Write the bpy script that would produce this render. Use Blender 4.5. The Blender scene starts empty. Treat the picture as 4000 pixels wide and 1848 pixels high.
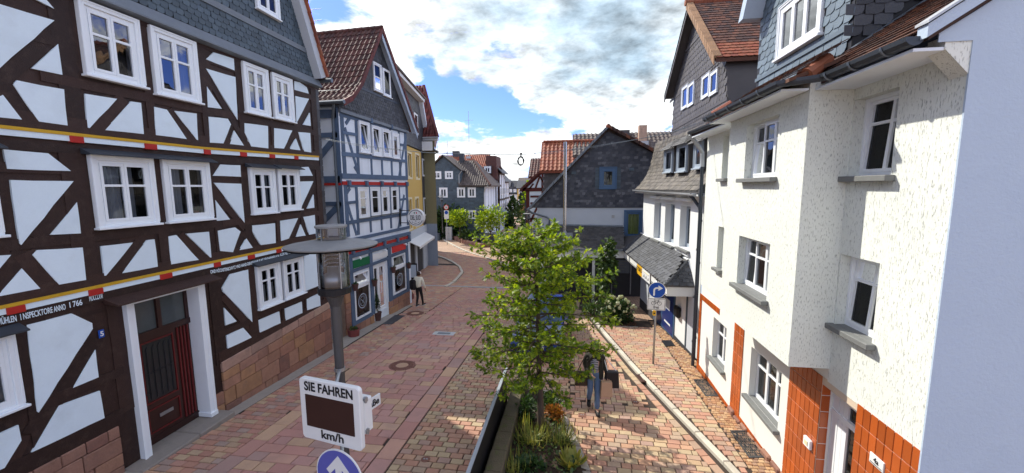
import bpy, bmesh, math, random
import numpy as np
from mathutils import Vector, Matrix, noise
random.seed(7)
R = math.radians
scene = bpy.context.scene
COL = scene.collection

# ------------------------------------------------------------------ camera
FPX = 1570.0                                    # focal length in photo pixels (photo 4000 x 1848)
def _n(v): return Vector(v).normalized()
def _ray(u, v): return Vector((u - 2000, -(v - 924), -FPX))
_zc = -_n(_ray(2100, 13820))                    # world up seen from the camera
_yc = _ray(2235, 733); _yc = _n(_yc - _yc.dot(_zc) * _zc)   # the street's direction
_xc = _yc.cross(_zc)
RM = Matrix((_xc, _yc, _zc))                    # camera -> world
CAM = Vector((0, 0, 5.25))
cd = bpy.data.cameras.new('camera'); cam = bpy.data.objects.new('camera', cd)
COL.objects.link(cam); scene.camera = cam
cd.sensor_width = 36; cd.lens = FPX / 4000 * 36; cd.clip_end = 3000; cd.clip_start = 0.05
cam.matrix_world = Matrix.Translation(CAM) @ RM.to_4x4()

# ------------------------------------------------------------------ sun, sky, exposure
SUN_EL, SUN_AZ = R(44), (-0.8, 0.6)             # towards the sun: left and ahead
sd = bpy.data.lights.new('sun', 'SUN'); sd.energy = 2.2; sd.angle = R(0.8); sd.color = (1, .95, .84)
so = bpy.data.objects.new('sun', sd); COL.objects.link(so); so.location = (-30, 20, 40)
_sv = Vector((SUN_AZ[0] * math.cos(SUN_EL), SUN_AZ[1] * math.cos(SUN_EL), math.sin(SUN_EL)))
so.rotation_euler = _sv.to_track_quat('Z', 'Y').to_euler()
scene.view_settings.view_transform = 'Standard'; scene.view_settings.look = 'None'
scene.view_settings.exposure = 1.48; scene.view_settings.gamma = 1
scene.view_settings.use_curve_mapping = False

world = bpy.data.worlds.new('World'); scene.world = world; world.use_nodes = True
def build_world():
    nt = world.node_tree; N = nt.nodes; L = nt.links; N.clear()
    out = N.new('ShaderNodeOutputWorld'); bg = N.new('ShaderNodeBackground'); L.new(bg.outputs[0], out.inputs[0])
    bg.inputs[1].default_value = 0.15
    sky = N.new('ShaderNodeTexSky'); sky.sky_type = 'NISHITA'; sky.sun_disc = False
    sky.sun_elevation = SUN_EL; sky.sun_rotation = math.atan2(SUN_AZ[0], SUN_AZ[1])
    sky.air_density = 1.0; sky.dust_density = 0.4; sky.ozone_density = 2.0
    tc = N.new('ShaderNodeTexCoord'); d = tc.outputs['Generated']
    def math_(op, a, b=None, c=None, clamp=False):
        m = N.new('ShaderNodeMath'); m.operation = op; m.use_clamp = clamp
        for i, x in enumerate((a, b, c)):
            if x is None: continue
            if isinstance(x, (int, float)): m.inputs[i].default_value = x
            else: L.new(x, m.inputs[i])
        return m.outputs[0]
    sep = N.new('ShaderNodeSeparateXYZ'); L.new(d, sep.inputs[0])
    zz = math_('MAXIMUM', sep.outputs[2], 0.0)
    # cloud layer coordinates: flattened with height so that clouds get smaller towards the horizon
    den = math_('ADD', zz, 0.30)
    comb = N.new('ShaderNodeCombineXYZ')
    L.new(math_('DIVIDE', sep.outputs[0], den), comb.inputs[0]); L.new(math_('DIVIDE', sep.outputs[1], den), comb.inputs[1])
    L.new(math_('MULTIPLY', zz, 2.0), comb.inputs[2])
    def fbm(scale, detail, rough, off, dist=0.0):
        mp = N.new('ShaderNodeMapping'); L.new(comb.outputs[0], mp.inputs[0]); mp.inputs['Location'].default_value = off
        t = N.new('ShaderNodeTexNoise'); L.new(mp.outputs[0], t.inputs['Vector'])
        t.inputs['Scale'].default_value = scale; t.inputs['Detail'].default_value = detail
        t.inputs['Roughness'].default_value = rough; t.inputs['Distortion'].default_value = dist
        return t.outputs['Fac']
    n1 = fbm(2.3, 9, .58, (3.1, 1.7, 0), .25)
    n2 = fbm(5.2, 8, .62, (8.3, 4.1, 2), .3)
    n3 = fbm(1.1, 3, .5, (1.3, 9.1, 5))
    n4 = fbm(7.5, 6, .6, (2.3, 7.7, 1), .1)
    dens = math_('ADD', math_('MULTIPLY', n1, .62), math_('MULTIPLY', n2, .38))
    dens0 = dens
    # broad masses: where the sky opens and where the cloud is thick
    def lobe(px, py, k, a):
        c = (RM @ _ray(px * 4000 / 2576, py * 4000 / 2576)).normalized()
        vm = N.new('ShaderNodeVectorMath'); vm.operation = 'DOT_PRODUCT'
        L.new(d, vm.inputs[0]); vm.inputs[1].default_value = c
        e = math_('POWER', math_('MAXIMUM', vm.outputs['Value'], 0.0), k)
        return math_('MULTIPLY', e, a)
    b = None
    for args in [(1085, 215, 400, -.19), (1180, 260, 500, -.19), (1290, 295, 500, -.19), (1390, 320, 600, -.18), (1460, 335, 1500, -.09), (1790, 235, 900, -.17), (1580, 400, 1200, -.17), (1700, 130, 1500, -.12),
                 (1690, 20, 400, -.05), (850, 30, 700, -.13), (920, 90, 300, .10), (1400, 60, 40, .16), (1580, 160, 70, .13), (980, 170, 300, .10),
                 (1250, 430, 700, .12), (1600, 290, 160, .09), (1110, 178, 5000, .12), (1180, 186, 5000, .12), (1720, 170, 300, .08), (1080, 400, 400, .07), (1450, 250, 400, .08)]:
        l = lobe(*args); b = l if b is None else math_('ADD', b, l)
    dens = math_('ADD', dens, b)
    cover = N.new('ShaderNodeMapRange'); cover.interpolation_type = 'SMOOTHSTEP'
    L.new(dens, cover.inputs[0]); cover.inputs[1].default_value = .44; cover.inputs[2].default_value = .535
    thick = N.new('ShaderNodeMapRange'); thick.interpolation_type = 'SMOOTHSTEP'
    grey = math_('ADD', math_('ADD', math_('MULTIPLY', dens0, .55), math_('ADD', lobe(1500, 60, 40, .26), lobe(1180, 90, 150, .12))), math_('MULTIPLY', math_('SUBTRACT', n3, .5), .35))
    L.new(grey, thick.inputs[0]); thick.inputs[1].default_value = .27; thick.inputs[2].default_value = .58
    mixc = N.new('ShaderNodeMix'); mixc.data_type = 'RGBA'
    L.new(thick.outputs[0], mixc.inputs[0])
    mixc.inputs[6].default_value = (3.6, 3.7, 3.7, 1); mixc.inputs[7].default_value = (1.2, 1.62, 2.0, 1)
    skc = N.new('ShaderNodeMix'); skc.data_type = 'RGBA'; skc.blend_type = 'MULTIPLY'; skc.inputs[0].default_value = 1
    L.new(sky.outputs[0], skc.inputs[6]); skc.inputs[7].default_value = (.24, .30, .66, 1)
    puff = math_('MULTIPLY_ADD', n4, 2.5, -.26); pc = N.new('ShaderNodeVectorMath'); pc.operation = 'SCALE'; L.new(mixc.outputs[2], pc.inputs[0]); L.new(puff, pc.inputs['Scale'])
    mx = N.new('ShaderNodeMix'); mx.data_type = 'RGBA'
    L.new(cover.outputs[0], mx.inputs[0]); L.new(skc.outputs[2], mx.inputs[6]); L.new(pc.outputs[0], mx.inputs[7])
    L.new(mx.outputs[2], bg.inputs[0])
build_world()

# ------------------------------------------------------------------ tracing: a photo pixel to a point on a real plane
D = 4000 / 2576
def at(u, v, p0, nrm):
    d = RM @ _ray(u, v); p0 = Vector(p0); nrm = Vector(nrm)
    return CAM + d * ((p0 - CAM).dot(nrm) / d.dot(nrm))
def gz(y):                                       # the street falls away from the camera, then levels out
    if y < 32: return -0.05 * (y - 7.5)
    if y < 50:
        t = (y - 32) / 18; return -1.225 - .45 * (t - .5 * t * t)
    return -1.45
class Fr:
    """a wall: s runs along it, n out of it, z up"""
    def __init__(s, p0, th, side=1):
        s.p0 = Vector((p0[0], p0[1], 0)); s.d = Vector((math.sin(th), math.cos(th), 0))
        s.n = Vector((math.cos(th), -math.sin(th), 0)) * side
    def p(s, a, n, z): return s.p0 + s.d * a + s.n * n + Vector((0, 0, z))
    def tr(s, u, v, n=0):
        q = at(u, v, s.p0 + s.n * n, s.n) - s.p0; return (q.dot(s.d), q.z)
    def M(s): return Matrix(((s.d.x, s.n.x, 0, s.p0.x), (s.d.y, s.n.y, 0, s.p0.y), (0, 0, 1, 0), (0, 0, 0, 1)))
def crop(x0, y0, sc): return lambda x, y: (x0 + x / sc, y0 + y / sc)

# ------------------------------------------------------------------ scene objects
WL = {}                                          # world position of every thing and part
def thing(name, label, cat, loc=(0, 0, 0), group=None):
    o = bpy.data.objects.new(name, None); COL.objects.link(o); o.empty_display_size = .2
    o.location = loc; WL[o] = Vector(loc); o['label'] = label; o['category'] = cat
    if group: o['group'] = group
    return o
def tag(o, label, cat, group=None):
    o['label'] = label; o['category'] = cat
    if group: o['group'] = group
    return o
def dup(root, loc, label=None, rz=0, sc=1):
    r = root.copy(); COL.objects.link(r); r.location = loc; r.rotation_euler = (0, 0, rz); r.scale = (sc, sc, sc); WL[r] = Vector(loc)
    if label: r['label'] = label
    def rec(a, b):
        for ch in [x for x in kids.get(a, [])]:
            c = ch.copy(); COL.objects.link(c); c.parent = b; kids.setdefault(b, []).append(c); rec(ch, c)
    rec(root, r); return r
kids = {}
def adopt(o, parent):
    o.parent = parent; kids.setdefault(parent, []).append(o)

class MB:
    def __init__(s): s.v = []; s.f = []; s.m = []; s.r = []
    def add(s, vs, fs, m=0, r=None):
        b = len(s.v); s.v += [tuple(x) for x in vs]
        r = random.random() if r is None else r
        for f in fs: s.f.append([i + b for i in f]); s.m.append(m); s.r.append(r)
        return s
    def box(s, a, b, fr=None, m=0, bev=0, r=None):
        x0, y0, z0 = a; x1, y1, z1 = b
        if x0 > x1: x0, x1 = x1, x0
        if y0 > y1: y0, y1 = y1, y0
        if z0 > z1: z0, z1 = z1, z0
        vs = [(x, y, z) for x in (x0, x1) for y in (y0, y1) for z in (z0, z1)]
        fs = [(0, 1, 3, 2), (4, 6, 7, 5), (0, 4, 5, 1), (2, 3, 7, 6), (0, 2, 6, 4), (1, 5, 7, 3)]
        if fr: vs = [fr.p(*q) for q in vs]
        return s.add(vs, fs, m, r)
    def prism(s, poly, n0, n1, fr, m=0, r=None):       # polygon in (s,z) of a wall, extruded n0..n1
        k = len(poly); vs = [fr.p(a, n0, z) for a, z in poly] + [fr.p(a, n1, z) for a, z in poly]
        fs = [tuple(range(k)), tuple(range(2 * k - 1, k - 1, -1))] + [(i, i + k, (i + 1) % k + k, (i + 1) % k) for i in range(k)]
        return s.add(vs, fs, m, r)
    def ext(s, poly, h, m=0):                          # 3-D polygon pushed by vector h
        k = len(poly); h = Vector(h); vs = [Vector(p) for p in poly]; vs += [p + h for p in vs]
        fs = [tuple(range(k)), tuple(range(2 * k - 1, k - 1, -1))] + [(i, i + k, (i + 1) % k + k, (i + 1) % k) for i in range(k)]
        return s.add(vs, fs, m)
    def tube(s, pts, r, k=8, m=0, caps=True):
        pts = [Vector(p) for p in pts]; rs = r if isinstance(r, (list, tuple)) else [r] * len(pts)
        vs = []; n = len(pts); prev = None
        for i, p in enumerate(pts):
            t = (pts[min(i + 1, n - 1)] - pts[max(i - 1, 0)]).normalized()
            a = prev if prev else (Vector((0, 0, 1)) if abs(t.z) < .9 else Vector((1, 0, 0)))
            x = (a - t * a.dot(t)).normalized(); prev = x; y = t.cross(x)
            for j in range(k):
                w = 2 * math.pi * j / k; vs.append(p + (x * math.cos(w) + y * math.sin(w)) * rs[i])
        fs = [(i * k + j, i * k + (j + 1) % k, (i + 1) * k + (j + 1) % k, (i + 1) * k + j) for i in range(n - 1) for j in range(k)]
        if caps: fs += [tuple(range(k - 1, -1, -1)), tuple(range((n - 1) * k, n * k))]
        return s.add(vs, fs, m)
    def lathe(s, c, prof, k=20, m=0):                  # profile of (radius, z) about a vertical axis
        c = Vector(c); vs = []; n = len(prof)
        for r, z in prof:
            for j in range(k):
                w = 2 * math.pi * j / k; vs.append(c + Vector((r * math.cos(w), r * math.sin(w), z)))
        fs = [(i * k + j, i * k + (j + 1) % k, (i + 1) * k + (j + 1) % k, (i + 1) * k + j) for i in range(n - 1) for j in range(k)]
        fs += [tuple(range(k - 1, -1, -1)), tuple(range((n - 1) * k, n * k))]
        return s.add(vs, fs, m)
    def disc(s, c, r, ax, th, k=28, m=0, up=None):     # thick disc, axis ax
        ax = Vector(ax).normalized(); a = Vector(up or ((0, 0, 1) if abs(ax.z) < .9 else (1, 0, 0)))
        x = (a - ax * a.dot(ax)).normalized(); y = ax.cross(x); c = Vector(c)
        vs = [c + (x * math.cos(2 * math.pi * j / k) + y * math.sin(2 * math.pi * j / k)) * r for j in range(k)]
        return s.ext(vs, ax * th, m)
    def ball(s, c, rx, ry=None, rz=None, k=8, m=0):
        ry = ry or rx; rz = rz or rx; c = Vector(c); vs = []; n = k // 2 + 1
        for i in range(1, n):
            for j in range(k):
                a = math.pi * i / n; w = 2 * math.pi * j / k
                vs.append(c + Vector((rx * math.sin(a) * math.cos(w), ry * math.sin(a) * math.sin(w), rz * math.cos(a))))
        fs = [(i * k + j, i * k + (j + 1) % k, (i + 1) * k + (j + 1) % k, (i + 1) * k + j)[::-1] for i in range(n - 2) for j in range(k)]
        fs += [tuple(range(k)), tuple(range((n - 1) * k - 1, (n - 2) * k - 1, -1))]
        return s.add(vs, fs, m)
    def build(s, name, mats, parent=None, smooth=False, kind=None, bevel=0):
        v = np.array(s.v, float); c = (v.min(0) + v.max(0)) / 2; c[2] = v[:, 2].min()
        me = bpy.data.meshes.new(name); me.from_pydata((v - c).tolist(), [], s.f)
        if not isinstance(mats, (list, tuple)): mats = [mats]
        for x in mats: me.materials.append(x)
        if len(mats) > 1: me.polygons.foreach_set('material_index', s.m)
        at_ = me.attributes.new('rnd', 'FLOAT', 'FACE'); at_.data.foreach_set('value', s.r)
        bm = bmesh.new(); bm.from_mesh(me); bmesh.ops.recalc_face_normals(bm, faces=bm.faces)
        if bevel:
            eds = [e for e in bm.edges if len(e.link_faces) == 2 and e.calc_face_angle(0) > .5]
            bmesh.ops.bevel(bm, geom=eds, offset=bevel, segments=1, affect='EDGES', clamp_overlap=True)
        bm.to_mesh(me); bm.free()
        if smooth: me.shade_smooth()
        o = bpy.data.objects.new(name, me); COL.objects.link(o); WL[o] = Vector(c)
        if parent: adopt(o, parent); o.location = Vector(c) - WL[parent]
        else: o.location = c
        if kind: o['kind'] = kind
        return o
def fin(mb_fn):
    m = MB(); mb_fn(m); return m

# many alike pieces: the nearest `limit` as objects sharing a mesh, the rest joined into one
def pieces(name, items, tmpls, mat, parent, limit=300, restname=None, flat=True):
    """items: (template key, 4x4 matrix)"""
    if not items: return
    meshes = {}
    pl = WL[parent]; T = Matrix.Translation(-pl)
    items = sorted(items, key=lambda it: (it[1].translation - CAM).length)
    near, rest = items[:limit], items[limit:]
    for key, M in near:
        if key not in meshes:
            vs, fs = tmpls[key]; me = bpy.data.meshes.new(name); me.from_pydata(vs, [], fs); me.materials.append(mat); me.update(); meshes[key] = me
        o = bpy.data.objects.new(name, meshes[key]); COL.objects.link(o); o.parent = parent; o.matrix_local = T @ M; WL[o] = M.translation
    if rest:
        V = []; F = []; RR = []; b = 0
        arr = {k: (np.array(t[0], float), t[1]) for k, t in tmpls.items()}
        for key, M in rest:
            vs, fs = arr[key]; m = np.array(M); V.append(vs @ m[:3, :3].T + m[:3, 3] - np.array(pl)); r = random.random()
            for f in fs: F.append([i + b for i in f]); RR.append(r)
            b += len(vs)
        me = bpy.data.meshes.new(restname or name + '_field'); me.from_pydata(np.concatenate(V).tolist(), [], F); me.materials.append(mat)
        a = me.attributes.new('rnd', 'FLOAT', 'FACE'); a.data.foreach_set('value', RR)
        o = bpy.data.objects.new(restname or name + '_field', me); COL.objects.link(o); o.parent = parent; o['kind'] = 'stuff'; WL[o] = pl

def t_block(lx, ly, h, b):                        # block: top at z=h with a chamfer, no underside; centred
    x, y = lx / 2, ly / 2
    vs = [(-x, -y, 0), (x, -y, 0), (x, y, 0), (-x, y, 0), (-x, -y, h - b), (x, -y, h - b), (x, y, h - b), (-x, y, h - b),
          (-x + b, -y + b, h), (x - b, -y + b, h), (x - b, y - b, h), (-x + b, y - b, h)]
    fs = [(8, 9, 10, 11)] + [(i, (i + 1) % 4, (i + 1) % 4 + 4, i + 4) for i in range(4)] + [(i + 4, (i + 1) % 4 + 4, (i + 1) % 4 + 8, i + 8) for i in range(4)]
    return vs, fs
def t_poly(pts, t, tilt):                         # slate: outline in local x (along) / y (up), thickness t; lower edge lifted by tilt
    ys = [p[1] for p in pts]; y0, y1 = min(ys), max(ys)
    z = lambda y: tilt * (y1 - y) / (y1 - y0)
    k = len(pts); vs = [(x, y, z(y) + .001) for x, y in pts] + [(x, y, z(y) + t) for x, y in pts]
    fs = [tuple(range(k, 2 * k))] + [(i, (i + 1) % k, (i + 1) % k + k, i + k) for i in range(k)]
    return vs, fs
def t_slate(w, h, _=0):                                # square slate with one rounded lower corner
    return t_poly([(-w / 2, h * .5), (-w / 2, -h * .55), (w * .1, -h * .62), (w * .38, -h * .45), (w / 2, -h * .1), (w / 2, h * .5)], .007, .012)
def t_rect(w, h): return t_poly([(-w / 2, h * .5), (-w / 2, -h * .62), (w / 2, -h * .62), (w / 2, h * .5)], .007, .012)
def t_beaver(w, h): return t_poly([(-w / 2, h * .5), (-w / 2, -h * .45), (-w * .25, -h * .62), (w * .25, -h * .62), (w / 2, -h * .45), (w / 2, h * .5)], .014, .022)
def t_pantile(w, h):                              # S-shaped clay tile
    pr = [(-.5, .012), (-.3, .0), (-.05, .002), (.12, .03), (.3, .046), (.46, .03), (.5, .014)]
    vs = []
    for yy, lift in ((h * .5, 0), (-h * .6, .028)):
        for x, z in pr: vs.append((x * w, yy, z * w / .22 + lift))
    n = len(pr)
    for x, z in pr: vs.append((x * w, -h * .6, z * w / .22 + .004))
    fs = [(i + n, i + n + 1, i + 1, i) for i in range(n - 1)] + [(i + 2 * n, i + 2 * n + 1, i + n + 1, i + n) for i in range(n - 1)]
    return vs, fs

def inside(poly, x, y):
    c = False; j = len(poly) - 1
    for i in range(len(poly)):
        xi, yi = poly[i]; xj, yj = poly[j]
        if (yi > y) != (yj > y) and x < (xj - xi) * (y - yi) / (yj - yi) + xi: c = not c
        j = i
    return c
def basis(o, ex, ey):                             # matrix with x along ex, y up ey
    ex = Vector(ex).normalized(); ey = Vector(ey); ey = (ey - ex * ey.dot(ex)).normalized(); ez = ex.cross(ey)
    return Matrix(((ex.x, ey.x, ez.x, o[0]), (ex.y, ey.y, ez.y, o[1]), (ex.z, ey.z, ez.z, o[2]), (0, 0, 0, 1)))
def cover(name, B, poly, w, h, kind, mat, parent, holes=(), limit=300, skew=0, jit=.012, lift=.0, var=0.0, restname=None, rows=None):
    """lay pieces row by row over a polygon (local x,y of basis B)"""
    xs = [p[0] for p in poly]; ys = [p[1] for p in poly]
    T = {'slate': t_slate, 'rect': t_rect, 'beaver': t_beaver, 'pantile': t_pantile}[kind](w * .965 if kind != 'pantile' else w, h)
    items = []; r = 0; y = min(ys) + h * .5
    while y < max(ys) + h * .3:
        x = min(xs) - w + ((r % 2) * w * .5 if kind != 'pantile' else 0)
        while x < max(xs) + w:
            cx, cy = x + w / 2, y + (x - xs[0]) * skew
            if inside(poly, cx, cy) and not any(a - w * .3 < cx < b + w * .3 and c - h * .3 < cy < d + h * .3 for a, b, c, d in holes):
                j = random.uniform(-jit, jit)
                s = 1 + random.uniform(-var, var)
                M = B @ Matrix.Translation((cx + random.uniform(-jit, jit) * .5, cy + j * .5, lift + abs(j) * .25)) @ Matrix.Rotation(random.uniform(-1, 1) * jit * 1.6, 4, 'Z') @ Matrix.Diagonal((s, 1, 1, 1))
                items.append(('a', M))
            x += w
        y += h; r += 1
    pieces(name, items, {'a': T}, mat, parent, limit, restname)
    return len(items)
# ------------------------------------------------------------------ materials
def _nodes(name):
    m = bpy.data.materials.new(name); m.use_nodes = True; nt = m.node_tree
    return m, nt, nt.nodes, nt.links, nt.nodes['Principled BSDF']
def mat(name, col, rough=.75, pal=None, pv=.0, nv=.18, ns=6.0, fine=.0, fs=60, bump=.0, bs=50, metal=0, stretch=None, dirt=None, spec=.35, moss=None, sub=None):
    """pal: colours picked per piece; pv: per-piece lightness; nv/ns: broad mottling; fine/fs: grain; bump/bs: relief; dirt=(colour,amount,scale)"""
    m, nt, N, L, P = _nodes(name)
    P.inputs['Roughness'].default_value = rough; P.inputs['Metallic'].default_value = metal
    P.inputs['Specular IOR Level'].default_value = spec
    geo = N.new('ShaderNodeNewGeometry'); vec = geo.outputs['Position']
    if stretch:
        mp = N.new('ShaderNodeMapping'); L.new(vec, mp.inputs[0]); mp.inputs['Scale'].default_value = stretch; vec = mp.outputs[0]
    def mth(op, a, b, clamp=False):
        x = N.new('ShaderNodeMath'); x.operation = op; x.use_clamp = clamp
        for i, q in enumerate((a, b)):
            if isinstance(q, (int, float)): x.inputs[i].default_value = q
            else: L.new(q, x.inputs[i])
        return x.outputs[0]
    def nz(scale, det=4, ro=.55, v=None):
        t = N.new('ShaderNodeTexNoise'); L.new(v or vec, t.inputs['Vector']); t.inputs['Scale'].default_value = scale
        t.inputs['Detail'].default_value = det; t.inputs['Roughness'].default_value = ro; return t.outputs['Fac']
    def mix(a, b, f, blend='MIX'):
        x = N.new('ShaderNodeMix'); x.data_type = 'RGBA'; x.blend_type = blend
        for i, q in ((0, f), (6, a), (7, b)):
            if isinstance(q, (int, float)): x.inputs[i].default_value = q
            elif isinstance(q, tuple): x.inputs[i].default_value = (*q[:3], 1)
            else: L.new(q, x.inputs[i])
        return x.outputs[2]
    c = None
    oi = N.new('ShaderNodeObjectInfo'); at_ = N.new('ShaderNodeAttribute'); at_.attribute_name = 'rnd'
    rnd = mth('FRACT', mth('ADD', oi.outputs['Random'], at_.outputs['Fac']), 0)
    if pal:
        cr = N.new('ShaderNodeValToRGB'); cr.color_ramp.interpolation = 'CONSTANT'
        e = cr.color_ramp.elements
        for i, q in enumerate(pal):
            k = e[i] if i < 2 else e.new(i / len(pal))
            k.position = i / len(pal); k.color = (*q, 1)
        L.new(rnd, cr.inputs[0]); c = cr.outputs[0]
    else: c = tuple(col)
    def scale(c, f):                               # multiply colour by value f
        s = N.new('ShaderNodeVectorMath'); s.operation = 'SCALE'
        if isinstance(c, tuple): s.inputs[0].default_value = c[:3]
        else: L.new(c, s.inputs[0])
        L.new(f, s.inputs['Scale']); return s.outputs[0]
    f = None
    if pv: f = mth('ADD', mth('MULTIPLY', mth('FRACT', mth('MULTIPLY', rnd, 7.31), 0), 2 * pv), 1 - pv)
    if nv:
        g = mth('ADD', mth('MULTIPLY', nz(ns), 2 * nv), 1 - nv); f = g if f is None else mth('MULTIPLY', f, g)
    if fine:
        g = mth('ADD', mth('MULTIPLY', nz(fs, 3, .7), 2 * fine), 1 - fine); f = g if f is None else mth('MULTIPLY', f, g)
    if f is not None: c = scale(c, f)
    if dirt:
        dc, amt, dsc = dirt
        q = N.new('ShaderNodeMapRange'); L.new(nz(dsc, 5, .65, geo.outputs['Position']), q.inputs[0]); q.inputs[1].default_value = .52; q.inputs[2].default_value = .72; q.inputs[4].default_value = amt
        c = mix(c, dc, q.outputs[0])
    if moss:
        dc, amt, dsc = moss[:3]; mt_ = moss[3] if len(moss) > 3 else .55
        q = N.new('ShaderNodeMapRange'); L.new(nz(dsc, 6, .7, geo.outputs['Position']), q.inputs[0]); q.inputs[1].default_value = mt_; q.inputs[2].default_value = mt_ + .07; q.inputs[4].default_value = amt
        c = mix(c, dc, q.outputs[0])
    if isinstance(c, tuple): P.inputs['Base Color'].default_value = (*c[:3], 1)
    else: L.new(c, P.inputs['Base Color'])
    if bump:
        b = N.new('ShaderNodeBump'); b.inputs['Strength'].default_value = bump; b.inputs['Distance'].default_value = .02
        L.new(nz(bs, 4, .6), b.inputs['Height']); L.new(b.outputs[0], P.inputs['Normal'])
    if sub: P.inputs['Subsurface Weight'].default_value = sub
    return m
M = {}
def dm(k, *a, **kw): M[k] = mat(k, *a, **kw)
dm('timber', (.034, .016, .012), .6, pv=.3, nv=.35, ns=3, stretch=(3, 3, 3), fine=.3, fs=30, bump=.45, bs=22, dirt=((.075, .046, .036), .45, 7))
dm('timber_blue', (.085, .13, .205), .65, pv=.15, nv=.25, ns=4, fine=.2, bump=.3, bs=25)
dm('timber_red', (.10, .02, .015), .6, pv=.15)
dm('plaster', (.72, .84, .91), .85, pv=.03, nv=.06, ns=3, fine=.04, fs=50, bump=.2, bs=14, dirt=((.52, .60, .63), .3, 1.3))  # white panels; the bluish cast of shade is tinted into the colour
dm('plaster_grey', (.74, .80, .86), .85, pv=.05, nv=.09, ns=2.5, fine=.05, fs=70, bump=.15, bs=30)
dm('white_paint', (.82, .87, .90), .4, nv=.04, ns=5, spec=.5)
dm('pvc', (.82, .85, .87), .3, nv=.03, spec=.5)
dm('blue_frame', (.055, .115, .21), .4, nv=.1)
dm('pale_blue_frame', (.38, .44, .50), .4, nv=.1)
dm('yellow_paint', (.58, .34, .02), .6, nv=.15, ns=12)
dm('red_paint', (.42, .02, .015), .55, nv=.15, ns=12)
dm('red_trim', (.13, .014, .014), .5)
dm('door_wood', (.030, .009, .007), .4, pv=.2, nv=.25, ns=4, spec=.5, bump=.1)
dm('slate_grey', (.070, .098, .122), .55, pv=.22, nv=.2, ns=3, fine=.15, fs=50, bump=.2, bs=40)
dm('slate_light', (.13, .172, .208), .5, pv=.14, nv=.12, ns=3, fine=.1, bump=.2, bs=40)
dm('slate_dark', (.055, .058, .066), .55, pv=.35, nv=.25, ns=3, fine=.2, fs=40, bump=.25, bs=40)
dm('slate_shingle', (.060, .060, .066), .55, pal=[(.045, .049, .064), (.06, .064, .08), (.04, .044, .058), (.08, .086, .10), (.054, .058, .072), (.066, .07, .084), (.05, .054, .068), (.115, .12, .135)], pv=.15, nv=.2, fine=.2, bump=.25)
dm('slate_brown', (.080, .073, .074), .6, pv=.22, nv=.2, ns=2, fine=.2, bump=.25)
dm('slate_roof', (.075, .072, .072), .6, pv=.3, nv=.3, ns=1.5, fine=.2, bump=.3, dirt=((.16, .13, .095), .45, 2.5))
dm('slate_weathered', (.105, .092, .08), .65, pv=.4, nv=.3, ns=2, fine=.2, bump=.3, dirt=((.26, .22, .15), .5, 4))
dm('lead', (.16, .185, .21), .5, nv=.2, ns=4, fine=.08)
dm('zinc', (.13, .155, .18), .4, nv=.2, ns=5, metal=.5)
dm('zinc_dark', (.055, .065, .08), .45, nv=.2, ns=5, metal=.4)
dm('zinc_pale', (.45, .47, .48), .45, nv=.15, ns=5, metal=.3)
dm('tile_brown', (.13, .05, .038), .7, pal=[(.075, .026, .021), (.095, .032, .025), (.06, .025, .022), (.085, .036, .028), (.105, .036, .028)], pv=.15, nv=.3, ns=1.5, fine=.25, bump=.3, dirt=((.06, .05, .045), .6, 5))
dm('tile_red', (.22, .04, .03), .65, pal=[(.125, .026, .022), (.15, .03, .026), (.105, .025, .022)], pv=.12, nv=.2, ns=2, fine=.2, bump=.2, dirt=((.07, .05, .05), .4, 3))
dm('tile_orange', (.42, .11, .045), .7, pal=[(.27, .075, .036), (.31, .09, .042), (.22, .06, .033), (.28, .095, .046)], pv=.12, nv=.2, fine=.2, bump=.2, dirt=((.13, .07, .045), .5, 4))
dm('tile_mixed', (.20, .07, .04), .75, pal=[(.105, .044, .028), (.085, .04, .028), (.07, .035, .027), (.125, .055, .034), (.06, .032, .026), (.155, .06, .034)], pv=.2, nv=.3, ns=2, fine=.3, bump=.3, dirt=((.06, .045, .035), .6, 3))
dm('tile_dark', (.10, .08, .07), .7, pv=.25, nv=.3, fine=.2, bump=.3, dirt=((.2, .18, .15), .3, 5))
dm('sandstone', (.36, .15, .085), .85, pal=[(.30, .15, .10), (.33, .175, .115), (.26, .125, .085), (.36, .195, .105), (.29, .155, .11), (.23, .115, .085)], pv=.12, nv=.3, ns=5, fine=.2, fs=50, bump=.5, bs=22, dirt=((.16, .11, .09), .45, 4))
dm('sandstone_pale', (.42, .27, .20), .85, pal=[(.40, .25, .19), (.34, .22, .17), (.44, .30, .22)], pv=.12, nv=.3, ns=6, fine=.2, bump=.5, bs=22, dirt=((.18, .13, .11), .5, 5))
dm('mortar', (.30, .21, .16), .9, nv=.2, bump=.3)
dm('step_stone', (.26, .23, .20), .85, nv=.3, ns=3, fine=.2, bump=.3, dirt=((.12, .12, .09), .5, 3))
dm('brick_pave', (.34, .19, .14), .8, pal=[(.45, .235, .165), (.42, .215, .155), (.46, .28, .18), (.40, .235, .18), (.45, .305, .195), (.43, .22, .165), (.46, .325, .205), (.41, .225, .17), (.37, .265, .215), (.46, .26, .175)], pv=.08, nv=.14, ns=1.2, fine=.14, fs=70, bump=.3, bs=60, dirt=((.23, .16, .13), .3, 1.8))
dm('slab_pave', (.36, .18, .14), .8, pal=[(.46, .245, .195), (.44, .225, .185), (.48, .275, .205), (.42, .235, .20), (.47, .30, .21), (.45, .23, .185), (.40, .255, .215), (.48, .31, .20)], pv=.07, nv=.16, ns=1.0, fine=.14, fs=70, bump=.3, bs=60, dirt=((.25, .17, .15), .3, 2.2))
dm('cobble', (.40, .25, .13), .85, pal=[(.42, .25, .13), (.36, .19, .10), (.46, .30, .17), (.33, .2, .13)], pv=.15, nv=.2, fine=.2, bump=.4)
dm('joint', (.05, .036, .028), .95, nv=.3, ns=8, fine=.3)
dm('kerb', (.50, .46, .38), .85, pv=.10, nv=.2, ns=3, fine=.2, fs=60, bump=.3)
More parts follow.
